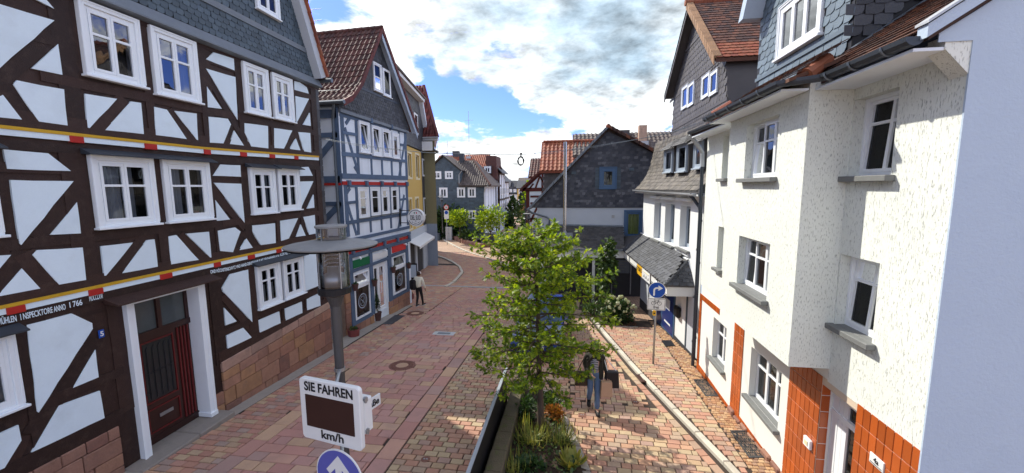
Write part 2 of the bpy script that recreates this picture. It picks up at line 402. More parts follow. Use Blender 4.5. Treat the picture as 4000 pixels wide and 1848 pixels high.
dm('kerb_grey', (.36, .36, .36), .85, pv=.1, nv=.2, fine=.2, bump=.3)
dm('concrete', (.33, .30, .26), .9, nv=.3, ns=2, fine=.2, bump=.3, dirt=((.15, .13, .10), .5, 2))
dm('mossy', (.11, .09, .06), .95, nv=.35, ns=3, fine=.3, bump=.6, bs=30, dirt=((.08, .07, .05), .7, 4), moss=((.09, .11, .03), .6, 7))
dm('iron', (.10, .055, .045), .6, nv=.3, ns=10, fine=.2, bump=.3, metal=.3)
dm('cover_iron', (.20, .09, .065), .65, nv=.3, ns=9, fine=.25, bump=.3, metal=.2)
dm('grate_iron', (.075, .08, .085), .5, nv=.3, metal=.6)
dm('steel', (.55, .55, .55), .22, metal=1, nv=.1)
dm('galv', (.36, .37, .38), .42, metal=.7, nv=.15, ns=10)
dm('lamp_metal', (.085, .082, .082), .5, nv=.15, metal=.3, fine=.1)
dm('lamp_top', (.20, .205, .205), .6, nv=.2, ns=6, fine=.15, dirt=((.30, .29, .26), .5, 5))
dm('black', (.012, .012, .014), .5, nv=.2)
dm('fence_black', (.012, .012, .015), .45, nv=.2, spec=.3)
dm('fence_edge', (.30, .33, .37), .4, nv=.1)
dm('sign_white', (.74, .75, .74), .45, nv=.06, ns=6, fine=.03)
dm('sign_blue', (.012, .075, .38), .35, nv=.05, spec=.3)
dm('sign_faded', (.10, .11, .42), .4, nv=.08, spec=.4)
dm('sign_black', (.015, .015, .017), .5)
dm('sign_red', (.5, .015, .015), .45)
dm('sign_yellow', (.75, .42, .015), .45)
dm('screen', (.045, .018, .014), .5, nv=.15, spec=.3)
dm('green_panel', (.0, .13, .045), .6, nv=.15)
dm('red_panel', (.60, .015, .015), .5, nv=.1)
dm('orange_tile', (.42, .085, .012), .25, pv=.18, nv=.15, ns=3, spec=.5)
dm('grout', (.62, .50, .38), .9, nv=.1)
dm('smooth_render', (.74, .74, .69), .85, nv=.05, ns=2, fine=.03, bump=.08, bs=40)
dm('sill_stone', (.17, .175, .17), .7, nv=.2, fine=.15, bump=.15)
dm('grey_wall', (.46, .55, .66), .9, nv=.08, ns=1.1, fine=.06, fs=90, bump=.35, bs=26, dirt=((.34, .42, .53), .4, 1.1), moss=((.12, .13, .15), .8, 4.5, .715))  # the end wall's blue shade is tinted into this grey
dm('fascia', (.74, .75, .72), .6, nv=.08, ns=2, dirt=((.5, .5, .45), .3, 1.5))
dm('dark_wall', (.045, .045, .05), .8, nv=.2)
dm('shop_wall', (.74, .76, .75), .85, nv=.07, ns=1.5, fine=.04, bump=.15, bs=60)
dm('slate_wall_paint', (.50, .54, .58), .85, nv=.07, ns=2, fine=.05, bump=.15, bs=60)
dm('yellow_wall', (.62, .42, .12), .85, nv=.08, ns=2, fine=.05)
dm('cream', (.75, .66, .42), .7)
dm('olive_wall', (.24, .22, .125), .9, nv=.1, fine=.06, fs=90)
dm('bluegrey_wall', (.27, .32, .40), .85, nv=.08, ns=2)
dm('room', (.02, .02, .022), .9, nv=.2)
dm('curtain', (.55, .57, .62), .9, nv=.12, ns=4)
dm('lace', (.72, .73, .74), .9, nv=.1, ns=30)
dm('blind', (.62, .68, .22), .8)
dm('stain_box', (.5, .05, .03), .6)
dm('pot_dark', (.085, .04, .035), .6, nv=.15)
dm('pot_red', (.20, .05, .045), .8, nv=.25, fine=.15)
dm('soil', (.045, .03, .02), .95, nv=.4, fine=.3, bump=.6)
dm('mulch', (.17, .075, .04), .95, pal=[(.18, .08, .045), (.13, .055, .03), (.23, .12, .07), (.10, .05, .03)], pv=.2, nv=.3, fine=.2)
dm('bark', (.085, .06, .045), .9, nv=.35, ns=12, fine=.3, bump=.7, bs=40, stretch=(1, 1, .25))
dm('twig', (.06, .04, .025), .9, nv=.3)
def leaf(name, pal, rough=.45, trans=.35):
    m, nt, N, L, P = _nodes(name)
    oi = N.new('ShaderNodeObjectInfo'); at_ = N.new('ShaderNodeAttribute'); at_.attribute_name = 'rnd'
    a = N.new('ShaderNodeMath'); a.operation = 'ADD'; L.new(oi.outputs['Random'], a.inputs[0]); L.new(at_.outputs['Fac'], a.inputs[1])
    f = N.new('ShaderNodeMath'); f.operation = 'FRACT'; L.new(a.outputs[0], f.inputs[0])
    cr = N.new('ShaderNodeValToRGB'); e = cr.color_ramp.elements
    for i, q in enumerate(pal):
        k = e[i] if i < 2 else e.new(i / (len(pal) - 1))
        k.position = i / (len(pal) - 1); k.color = (*q, 1)
    L.new(f.outputs[0], cr.inputs[0]); L.new(cr.outputs[0], P.inputs['Base Color']); P.inputs['Roughness'].default_value = rough
    P.inputs['Specular IOR Level'].default_value = .4
    tr = N.new('ShaderNodeBsdfTranslucent'); sc = N.new('ShaderNodeVectorMath'); sc.operation = 'MULTIPLY'; L.new(cr.outputs[0], sc.inputs[0]); sc.inputs[1].default_value = (1.6, 1.5, .6)
    L.new(sc.outputs[0], tr.inputs[0]); mx = N.new('ShaderNodeMixShader'); mx.inputs[0].default_value = trans
    L.new(P.outputs[0], mx.inputs[1]); L.new(tr.outputs[0], mx.inputs[2]); L.new(mx.outputs[0], N['Material Output'].inputs[0])
    M[name] = m
leaf('oak_leaf', [(.05, .10, .010), (.10, .18, .013), (.19, .29, .016), (.36, .43, .022), (.08, .15, .012)], trans=.45)
leaf('dark_leaf', [(.018, .045, .014), (.03, .07, .018), (.045, .09, .022)], trans=.25)
leaf('mid_leaf', [(.03, .06, .018), (.05, .095, .025), (.08, .13, .035)], trans=.3)
leaf('grass_leaf', [(.09, .13, .025), (.16, .20, .04), (.26, .26, .06), (.36, .32, .09)], trans=.3)
leaf('hosta_leaf', [(.16, .20, .03), (.28, .28, .05), (.40, .34, .07), (.10, .14, .03)], trans=.3)
leaf('rust_leaf', [(.28, .09, .02), (.38, .16, .03), (.20, .07, .02), (.12, .12, .03)], trans=.3)
leaf('flower', [(.45, .50, .26), (.58, .60, .40), (.52, .55, .32)], trans=.2)

def glass(name, tint=(.9, .95, 1), refl=.0, dark=.35):
    m, nt, N, L, P = _nodes(name); N.remove(P)
    tr = N.new('ShaderNodeBsdfTransparent'); tr.inputs[0].default_value = (*[t * (1 - dark) for t in tint], 1)
    gl = N.new('ShaderNodeBsdfGlossy'); gl.inputs['Roughness'].default_value = .02; gl.inputs[0].default_value = (.95, .97, 1, 1)
    fr = N.new('ShaderNodeFresnel'); fr.inputs[0].default_value = 1.5
    geo = N.new('ShaderNodeNewGeometry'); nz = N.new('ShaderNodeTexNoise'); nz.inputs['Scale'].default_value = 2.2; nz.inputs['Detail'].default_value = 2; L.new(geo.outputs['Position'], nz.inputs['Vector'])
    bp = N.new('ShaderNodeBump'); bp.inputs['Strength'].default_value = .10; bp.inputs['Distance'].default_value = .03; L.new(nz.outputs['Fac'], bp.inputs['Height']); L.new(bp.outputs[0], gl.inputs['Normal'])
    ad = N.new('ShaderNodeMath'); ad.operation = 'MULTIPLY_ADD'; ad.use_clamp = True; L.new(fr.outputs[0], ad.inputs[0]); ad.inputs[1].default_value = 1.05; ad.inputs[2].default_value = refl
    mx = N.new('ShaderNodeMixShader'); L.new(ad.outputs[0], mx.inputs[0]); L.new(tr.outputs[0], mx.inputs[1]); L.new(gl.outputs[0], mx.inputs[2])
    L.new(mx.outputs[0], N['Material Output'].inputs[0]); M[name] = m
glass('glass'); glass('glass_dark', refl=-.03, dark=.6); glass('glass_bright', refl=.14); glass('lamp_glass', refl=.02, dark=.06)

def roughcast(name, col, k):                      # scratched render: vertical drag marks, groove shade darkened into the colour
    m, nt, N, L, P = _nodes(name); P.inputs['Roughness'].default_value = .9
    geo = N.new('ShaderNodeNewGeometry'); mp = N.new('ShaderNodeMapping'); L.new(geo.outputs['Position'], mp.inputs[0]); mp.inputs['Scale'].default_value = (1, 1, .24)
    a = N.new('ShaderNodeTexNoise'); L.new(mp.outputs[0], a.inputs['Vector']); a.inputs['Scale'].default_value = k; a.inputs['Detail'].default_value = 4; a.inputs['Roughness'].default_value = .6
    mr = N.new('ShaderNodeMapRange'); L.new(a.outputs['Fac'], mr.inputs[0]); mr.inputs[1].default_value = .34; mr.inputs[2].default_value = .43
    b = N.new('ShaderNodeTexNoise'); L.new(geo.outputs['Position'], b.inputs['Vector']); b.inputs['Scale'].default_value = 110; b.inputs['Detail'].default_value = 2
    ad = N.new('ShaderNodeMath'); ad.operation = 'MULTIPLY_ADD'; L.new(b.outputs['Fac'], ad.inputs[0]); ad.inputs[1].default_value = .35; L.new(mr.outputs[0], ad.inputs[2])
    bp = N.new('ShaderNodeBump'); bp.inputs['Strength'].default_value = .65; bp.inputs['Distance'].default_value = .008; L.new(ad.outputs[0], bp.inputs['Height']); L.new(bp.outputs[0], P.inputs['Normal'])
    d = N.new('ShaderNodeTexNoise'); L.new(geo.outputs['Position'], d.inputs['Vector']); d.inputs['Scale'].default_value = 1.3; d.inputs['Detail'].default_value = 4
    mx = N.new('ShaderNodeMix'); mx.data_type = 'RGBA'; L.new(mr.outputs[0], mx.inputs[0]); mx.inputs[6].default_value = (*[c * .63 for c in col], 1); mx.inputs[7].default_value = (*col, 1)
    sc = N.new('ShaderNodeVectorMath'); sc.operation = 'SCALE'; L.new(mx.outputs[2], sc.inputs[0])
    q = N.new('ShaderNodeMath'); q.operation = 'MULTIPLY_ADD'; L.new(d.outputs['Fac'], q.inputs[0]); q.inputs[1].default_value = .16; q.inputs[2].default_value = .92; L.new(q.outputs[0], sc.inputs['Scale'])
    L.new(sc.outputs[0], P.inputs['Base Color']); M[name] = m
roughcast('roughcast', (.74, .765, .70), 74)
dm('pane_matte', (.085, .10, .10), .12, nv=.15, spec=.5); dm('pane_dark', (.02, .024, .026), .15, nv=.2, spec=.5)
dm('shop_blue', (.012, .03, .15), .3, nv=.1)
dm('verge_tan', (.30, .17, .085), .7, pv=.2, nv=.25, fine=.2, bump=.2)
dm('brick_sand', (.34, .19, .14), .8, pal=[(.43, .245, .165), (.44, .305, .185), (.41, .22, .15), (.455, .34, .21), (.40, .27, .19), (.385, .25, .195), (.45, .265, .17), (.42, .32, .20), (.43, .23, .16), (.40, .29, .205)], pv=.08, nv=.14, ns=1.2, fine=.15, fs=70, bump=.35, bs=60, dirt=((.24, .17, .13), .35, 1.8))  # yellower bricks: partly their own colour, partly sunlight put into it
# ------------------------------------------------------------------ ground and paving
def lerp_pts(pts, y):
    for (x0, y0), (x1, y1) in zip(pts, pts[1:]):
        if y0 <= y <= y1: return x0 + (x1 - x0) * (y - y0) / (y1 - y0)
    (x0, y0), (x1, y1) = (pts[0], pts[1]) if y < pts[0][1] else (pts[-2], pts[-1])
    return x0 + (x1 - x0) * (y - y0) / (y1 - y0)
def far_pave():
    m, nt, N, L, P = _nodes('far_paving'); P.inputs['Roughness'].default_value = .85
    geo = N.new('ShaderNodeNewGeometry'); b = N.new('ShaderNodeTexBrick'); L.new(geo.outputs['Position'], b.inputs['Vector'])
    b.inputs['Color1'].default_value = (.36, .22, .15, 1); b.inputs['Color2'].default_value = (.42, .29, .19, 1); b.inputs['Mortar'].default_value = (.12, .08, .06, 1)
    b.inputs['Scale'].default_value = 1; b.inputs['Mortar Size'].default_value = .012; b.inputs['Brick Width'].default_value = .25; b.inputs['Row Height'].default_value = .17
    n = N.new('ShaderNodeTexNoise'); L.new(geo.outputs['Position'], n.inputs['Vector']); n.inputs['Scale'].default_value = .7; n.inputs['Detail'].default_value = 4
    s = N.new('ShaderNodeVectorMath'); s.operation = 'SCALE'; L.new(b.outputs['Color'], s.inputs[0])
    q = N.new('ShaderNodeMath'); q.operation = 'MULTIPLY_ADD'; L.new(n.outputs['Fac'], q.inputs[0]); q.inputs[1].default_value = .6; q.inputs[2].default_value = .7; L.new(q.outputs[0], s.inputs['Scale'])
    L.new(s.outputs[0], P.inputs['Base Color']); M['far_paving'] = m
far_pave()
def sheet(name, mat_, xl, xr, ys, dz, kind='structure', parent=None):
    m = MB(); vs = []; fs = []
    for y in ys: vs += [(xl(y), y, gz(y) + dz), (xr(y), y, gz(y) + dz)]
    for i in range(len(ys) - 1): fs.append((2 * i, 2 * i + 1, 2 * i + 3, 2 * i + 2))
    m.add(vs, fs); o = m.build(name, mat_, parent)
    o['kind'] = kind; return o
cst = lambda c: (lambda y: c)
YS = [-30, -10, 0, 7.5, 15, 23.4, 28, 32, 34, 36, 38, 40, 42, 44, 46, 48, 50, 60, 80, 150, 400, 1500]
sheet('ground', M['far_paving'], cst(-900), cst(900), YS, -.012)
KR = [(3.75, 3.6), (3.42, 5.2), (2.97, 7.38), (2.49, 9.42), (1.94, 11.8), (1.28, 15.3), (.95, 17.3)]      # kerb in front of the white house
KL = [(-7.54, 24.6), (-7.71, 26.2), (-8.08, 28.7), (-9.12, 31.5), (-10.16, 33.35), (-11.5, 35.4), (-12.9, 37.0), (-15.5, 40.0)]   # kerb past the pizzeria
KF = [(-3.2, 29.5), (-5.98, 33.5), (-7.8, 36.3), (-9.3, 38.2), (-10.5, 39.8), (-12.6, 43.2), (-15.6, 48.4), (-18.5, 53.5)]       # kerb on the far side
PLR = [(.62, 5.4), (.35, 7.05), (-.02, 8.5), (-.36, 9.8)]                                                  # right edge of the planter
def slope(y): return math.atan2(gz(y + .2) - gz(y - .2), .4)
TB = {k: t_block(k / 1000, .150, .034, .008) for k in (190, 260, 320)}
TS = {k: t_block(k / 1000, .262, .034, .007) for k in (300, 400, 500, 620)}
def rows(xl, xr, y0, y1, pitch, T, gap=.017, dz=0, wob=.0022, tilt=.006, sk=0, mx=99):
    it = []; y = y0; r = 0; ks = sorted(T); km = ks[len(ks) // 2]
    while y < y1:
        a, b = xl(y), xr(y); x = a - (.5 if r % 2 else 0) * km / 1000 - random.uniform(0, .03)
        while x < b - .05:
            k = (km if len(ks) == 3 and random.random() < .86 else random.choice(ks)) / 1000; x0 = max(x, a); x1 = min(x + k, b); ln = x1 - x0
            if ln > .06:
                key = min(ks, key=lambda q: abs(q / 1000 - ln)); yy = y + pitch / 2 + sk * (x0 - a)
                Mx = Matrix.Translation(((x0 + x1) / 2, yy, gz(yy) + dz + random.uniform(-wob, wob))) @ Matrix.Rotation(slope(yy) + random.uniform(-tilt, tilt), 4, 'X') @ Matrix.Rotation(random.uniform(-tilt, tilt), 4, 'Y') @ Matrix.Rotation(sk + random.uniform(-.012, .012), 4, 'Z') @ Matrix.Diagonal(((ln - gap) / (key / 1000) * 1.0, 1, 1, 1))
                it.append((key, Mx))
            x += k
        y += pitch; r += 1
    return it
def strip(xf, w, y0, y1, ln, T, key, dz=0):
    it = []; y = y0
    while y < y1:
        l = ln * random.uniform(.8, 1.2); yy = y + l / 2; x = xf(yy); dx = xf(y + l) - xf(y)
        it.append((key, Matrix.Translation((x, yy, gz(yy) + dz + random.uniform(-.002, .002))) @ Matrix.Rotation(-math.atan2(dx, l), 4, 'Z') @ Matrix.Rotation(slope(yy), 4, 'X') @ Matrix.Diagonal((1, (l - .012), 1, 1)))); y += l
    return it
def herring(x0, x1, y0, y1, ok, dz):
    it = []; a = .128
    n = int((x1 - x0) / a) + 8
    for i in range(-8, n):
        for j in range(-8, int((y1 - y0) / a) + 8):
            k = (i - j) % 4
            if k == 0: cx, cy, rot = x0 + (i + 1) * a, y0 + (j + .5) * a, 0
            elif k == 3: cx, cy, rot = x0 + (i + .5) * a, y0 + (j + 1) * a, 1
            else: continue
            if y0 < cy < y1 and ok(cx, cy):
                it.append(('h', Matrix.Translation((cx, cy, gz(cy) + dz + random.uniform(-.002, .002))) @ Matrix.Rotation(slope(cy), 4, 'X') @ Matrix.Rotation(rot * math.pi / 2 + random.uniform(-.02, .02), 4, 'Z')))
    return it
Yr = lambda a, b, n=14: [a + (b - a) * i / n for i in range(n + 1)]

walk = sheet('sidewalk', M['joint'], cst(-8.3), cst(-6.55), Yr(3, 23.3), .006)
pieces('paving_brick', rows(cst(-7.72), cst(-6.58), 4.6, 23.2, .17, TB), TB, M['brick_pave'], walk)
apr = sheet('wall_apron', M['concrete'], cst(-8.4), lambda y: -7.72 if y < 12.3 else -7.78, Yr(3, 18.4), .035)
road = sheet('carriageway', M['joint'], cst(-6.58), cst(-3.33), Yr(3, 23.3), .006)
T2 = dict(TS); T2['e'] = t_block(.36, 1.0, .036, .008)
it = rows(cst(-6.2), cst(-3.74), 4.4, 17.35, .275, TS, gap=.017) + strip(cst(-6.39), .36, 4.4, 17.4, .62, None, 'e') + strip(cst(-3.54), .36, 4.4, 23.2, .62, None, 'e')
T2.update({1000 + k: v for k, v in TB.items()})
it += [(1000 + k, m) for k, m in rows(cst(-6.55), cst(-3.74), 17.45, 23.2, .17, TB)]
pieces('paving_slab', it, T2, M['slab_pave'], road)
MAN = [(-5.11, 11.15, .40), (-7.06, 17.03, .40)]                     # manhole covers set in the paving
lane = sheet('street', M['joint'], cst(-3.33), lambda y: lerp_pts(KR, y) if y < 17 else 2.2, Yr(3, 23.3, 24), .006)
def c_left(y): return -3.33
def c_right(y): return -1.50 if y < 9.0 else (lerp_pts(PLR, y) if y < 9.8 else .0)
cl = rows(c_left, c_right, 4.6, 23.2, .168, TB, sk=0)
pieces('paving_brick', cl, TB, M['brick_sand'], lane)
lane2 = sheet('lane', M['joint'], lambda y: lerp_pts(PLR, y) if y < 9.8 else 0, lambda y: lerp_pts(KR, y), Yr(4.2, 17.2, 24), .010)
TH = dict(TB); TH['h'] = t_block(.244, .116, .034, .007); TH['g'] = t_block(.16, 1.0, .034, .006)
it = rows(lambda y: lerp_pts(PLR, y), lambda y: lerp_pts(KR, y) - .36, 5.0, 9.55, .165, TB, sk=-.035, dz=.002)
it += herring(.0, 2.2, 9.58, 12.6, lambda x, y: 0.02 < x < lerp_pts(KR, y) - .46 and x > lerp_pts(PLR, y) + .1, .002)
it += rows(cst(0.02), lambda y: lerp_pts(KR, y) - .36, 12.6, 17.2, .165, TB, dz=.002)
it += strip(lambda y: lerp_pts(KR, y) - .27, .16, 4.6, 17, .26, None, 'g', .004)
pieces('paving_brick', it, TH, M['brick_sand'], lane2)
# right-hand pavement, a step up behind its kerb
walk2 = sheet('sidewalk', M['joint'], lambda y: lerp_pts(KR, y), cst(4.1), Yr(3.2, 17.2, 24), .05)
it = rows(lambda y: lerp_pts(KR, y) + .10, cst(3.27), 5.4, 14.2, .168, TB, dz=.045)
it += rows(lambda y: 1.05 if y > 16.2 else lerp_pts(KR, y) + .1, lambda y: 3.3 if y < 17 else 3.2, 14.2, 16.1, .168, TB, dz=.045)
pieces('paving_brick', it, TB, M['brick_sand'], walk2)
TC = {90: t_block(.09, .085, .03, .01), 110: t_block(.11, .085, .03, .01)}
cob = sheet('cobble_strip', M['joint'], cst(3.27), cst(4.0), Yr(4.8, 17.4), .058)
pieces('cobble', rows(cst(3.28), lambda y: 3.74 if y < 12.2 else 3.9 - (y - 13) * .083 - .02, 5.2, 17, .1, TC, gap=.01, dz=.052, wob=.004, tilt=.03), TC, M['cobble'], cob)
# beyond the cross band: farther paving, built but joined
far = sheet('street', M['joint'], lambda y: lerp_pts(KL, y) if y > 24.6 else -9.5, lambda y: 2.6 if y < 29.5 else lerp_pts(KF, y), Yr(23.3, 40, 30), .006)
def f_l(y): return -7.6 if y < 24.6 else lerp_pts(KL, y) + .12
def f_r(y): return 2.5 if y < 29.5 else lerp_pts(KF, y) - .15
pieces('paving_brick', rows(f_l, f_r, 23.6, 39.5, .17, TB), TB, M['brick_pave'], far, limit=120)
far2 = sheet('sidewalk', M['joint'], lambda y: -12.4, lambda y: -7.5 if y < 24.6 else lerp_pts(KL, y), Yr(18.4, 33, 20), .008)
pieces('paving_brick', rows(cst(-12), lambda y: -6.6 if y < 23.3 else (-7.7 if y < 24.6 else lerp_pts(KL, y) - .12), 18.4, 32, .17, TB, dz=.006), TB, M['brick_pave'], far2, limit=120)
def kerb_line(name, pts, w, h, ln, m, dz=0, lab=None):
    y0, y1 = pts[0][1], pts[-1][1]; root = None; items = []
    L = []; y = y0
    while y < y1 - .2:
        dx = (lerp_pts(pts, y + .05) - lerp_pts(pts, y)) / .05; st = ln / math.hypot(1, dx); L.append((y, min(y + st, y1), dx)); y += st
    base = MB()
    for a, b, dx in L: base.ext([(lerp_pts(pts, a) - .05, a, gz(a) - .1), (lerp_pts(pts, a) + .05, a, gz(a) - .1), (lerp_pts(pts, b) + .05, b, gz(b) - .1), (lerp_pts(pts, b) - .05, b, gz(b) - .1)], (0, 0, .1))
    root = base.build(name, M['joint']); root['kind'] = 'structure'
    T = {'k': t_block(w, 1.0, h + .1, .018)}
    for a, b, dx in L:
        xa, xb = lerp_pts(pts, a), lerp_pts(pts, b); l = math.hypot(xb - xa, b - a); ym = (a + b) / 2
        items.append(('k', Matrix.Translation(((xa + xb) / 2, ym, gz(ym) - .1 + dz)) @ Matrix.Rotation(-math.atan2(xb - xa, b - a), 4, 'Z') @ Matrix.Rotation(slope(ym), 4, 'X') @ Matrix.Diagonal((1, l - .012, 1, 1))))
    pieces('kerb_stone', items, T, m, root)
kerb_line('kerb', KR, .135, .10, 1.0, M['kerb'])
kerb_line('kerb', KL, .20, .12, 1.0, M['kerb'])
kerb_line('kerb', KF, .16, .12, 1.0, M['kerb'])
kerb_line('kerb', [(-7.62, 23.1), (-7.56, 23.8), (-7.54, 24.6)], .2, .10, .7, M['kerb'])
b = MB()
b.ext([(-9.6, 23.28, gz(23.28) + .0), (2.2, 23.28, gz(23.28)), (2.2, 23.56, gz(23.56)), (-9.6, 23.56, gz(23.56))], (0, 0, .045))
band = b.build('paving_band', M['kerb_grey']); band['kind'] = 'structure'
# the wide bend behind the far kerb
b = MB(); poly = [(lerp_pts(KF, y), y) for y in Yr(29.5, 53, 16)] + [(-10, 70), (10, 70), (10, 29.5)]
o = sheet('sidewalk', M['far_paving'], lambda y: lerp_pts(KF, y), cst(6), Yr(29.5, 53.5, 20), .06)

# covers and grates let into the paving
def ground_frame(x, y, dz=.0): return Matrix.Translation((x, y, gz(y) + dz)) @ Matrix.Rotation(slope(y), 4, 'X')
def xf(mb, Mx): mb.v = [tuple(Mx @ Vector(v)) for v in mb.v]; return mb
def manhole(x, y, r, label):
    G = ground_frame(x, y, .034); t = thing('manhole_cover', label, 'manhole cover', (x, y, gz(y)), 'round manhole covers in the paving')
    a = MB(); a.lathe((0, 0, 0), [(r, -.03), (r, .008), (r * .86, .008), (r * .86, .002), (.001, .002)], 36); xf(a, G).build('frame_ring', M['cover_iron'], t)
    a = MB(); a.lathe((0, 0, 0), [(r * .84, 0), (r * .84, .007), (r * .5, .007), (r * .48, .004), (.001, .004)], 36)
    for k in range(30):
        w = 2 * math.pi * k / 30
        for rr in (.58, .70, .80): a.box((rr * r * math.cos(w) - .012, rr * r * math.sin(w) - .012, .006), (rr * r * math.cos(w) + .012, rr * r * math.sin(w) + .012, .014))
    xf(a, G).build('lid', M['cover_iron'], t)
    a = MB(); a.lathe((0, 0, 0), [(r * .46, .004), (r * .46, .009), (.001, .009)], 28); xf(a, G).build('lid_centre', M['slab_pave'], t)
manhole(-5.11, 11.15, .40, 'large round iron manhole cover among the pink slabs in mid street')
manhole(-7.06, 17.03, .40, 'round iron manhole cover near the feet of the walking person')
def valve(x, y, r, label, square=False):
    G = ground_frame(x, y, .036); t = thing('valve_cover', label, 'valve cover', (x, y, gz(y)), 'small valve covers in the paving')
    a = MB()
    if square: a.box((-r, -r, -.03), (r, r, .004)); a.box((-r * .8, -r * .8, .004), (r * .8, r * .8, .008))
    else: a.lathe((0, 0, 0), [(r, -.03), (r, .006), (r * .8, .006), (r * .78, .003), (.001, .003)], 20)
    xf(a, G).build('lid', M['cover_iron'], t)
    a = MB(); a.box((-.04, -.012, .003), (-.01, .012, .014)); a.box((.01, -.012, .003), (.04, .012, .014)); xf(a, G).build('lifting_lug', M['galv'], t)
def gxy(u, v):
    d = RM @ _ray(u, v); y = 10
    for _ in range(40):
        k = y / d.y; z = CAM.z + d.z * k; y = d.y * (gz(y) - CAM.z) / d.z
    k = y / d.y; return d.x * k, y
x, y = gxy(1450 + 508 / 2.39, 1350 + 1078 / 2.39); valve(x, y, .09, 'small round valve cover in the yellowish bricks beside the black fence')
x, y = gxy(2250 + 58 / 2.39, 1350 + 665 / 2.39); valve(x, y, .09, "small square rusty cover by the walking woman's foot", True)
x, y = gxy(2250 + 555 / 2.39, 1350 + 540 / 2.39); valve(x, y, .08, 'small oval iron cover in the lane left of the pale kerb')
x, y = gxy(1117 * D, 841 * D)
t = thing('access_plate', 'rectangular grey metal plate with inlaid cross in the pink slabs', 'access cover', (x, y, gz(y))); G = ground_frame(x, y, .036)
a = MB(); a.box((-.42, -.2, -.02), (.42, .2, .004)); xf(a, G).build('plate', M['zinc_pale'], t)
a = MB(); a.box((-.25, -.1, .004), (.25, .1, .007)); xf(a, G).build('inlay', M['zinc'], t)
def grate(corners, label, m, nbar, cross=0, name='cellar_grate'):
    ps = [Vector((*gxy(*c), 0)) for c in corners]
    for p in ps: p.z = gz(p.y) + .084
    c = sum(ps, Vector()) / 4; t = thing(name, label, 'grate', c)
    P = lambda a, b, z: ps[0].lerp(ps[1], a).lerp(ps[3].lerp(ps[2], a), b) + Vector((0, 0, z))
    a = MB()
    for (a0, a1, b0, b1) in ((0, 1, 0, .05), (0, 1, .95, 1), (0, .05, .05, .95), (.95, 1, .05, .95)):
        a.ext([P(a0, b0, -.02), P(a1, b0, -.02), P(a1, b1, -.02), P(a0, b1, -.02)], (0, 0, .03))
    a.build('frame', m, t)
    a = MB()
    for i in range(nbar):
        f = .05 + .9 * (i + .3) / nbar; g = f + .9 / nbar * .42; a.ext([P(f, .05, -.02), P(g, .05, -.02), P(g, .95, -.02), P(f, .95, -.02)], (0, 0, .024))
    for i in range(cross):
        f = .05 + .9 * (i + .3) / cross; g = f + .9 / cross * .2; a.ext([P(.05, f, -.022), P(.95, f, -.022), P(.95, g, -.022), P(.05, g, -.022)], (0, 0, .024))
    a.build('bars', m, t)
    a = MB(); a.ext([P(.03, .03, -.03), P(.97, .03, -.03), P(.97, .97, -.03), P(.03, .97, -.03)], (0, 0, .004)); a.build('shaft', M['black'], t)  # thin black sheet whose colour stands in for the shaft's darkness
q = lambda x, y: (2250 + x / 2.39, 1350 + y / 2.39)
grate([q(1435, 828), q(1590, 828), q(1785, 1085), q(1612, 1088)], 'long steel cellar grate in the pavement under the wide ground-floor window', M['grate_iron'], 8, 22)
grate([q(1095, 343), q(1215, 343), q(1328, 500), q(1210, 503)], 'steel cellar grate in the pavement near the tiled pillar', M['grate_iron'], 7, 18)
grate([q(552, 298), q(625, 295), q(682, 362), q(605, 367)], 'rusty street drain grate beside the pale kerb', M['iron'], 7, 0, 'drain_grate')
# ------------------------------------------------------------------ walls, windows
def wall_holes(mb, fr, s0, s1, z0, z1, holes, n=0, th=.25, m=0, top=None):
    """a wall face with openings and their reveals; holes: (s0,s1,z0,z1)"""
    ss = sorted({s0, s1, *[min(max(h[i], s0), s1) for h in holes for i in (0, 1)]}); zs = sorted({z0, z1, *[min(max(h[i], z0), z1) for h in holes for i in (2, 3)]})
    for a, b in zip(ss, ss[1:]):
        for c, d in zip(zs, zs[1:]):
            x, y = (a + b) / 2, (c + d) / 2
            if any(h[0] < x < h[1] and h[2] < y < h[3] for h in holes): continue
            mb.add([fr.p(a, n, c), fr.p(b, n, c), fr.p(b, n, d), fr.p(a, n, d)], [(0, 1, 2, 3)], m)
    for a, b, c, d in holes:
        for (p, q) in (((a, c), (a, d)), ((a, d), (b, d)), ((b, d), (b, c)), ((b, c), (a, c))):
            mb.add([fr.p(p[0], n, p[1]), fr.p(q[0], n, q[1]), fr.p(q[0], n - th, q[1]), fr.p(p[0], n - th, p[1])], [(0, 1, 2, 3)], m)
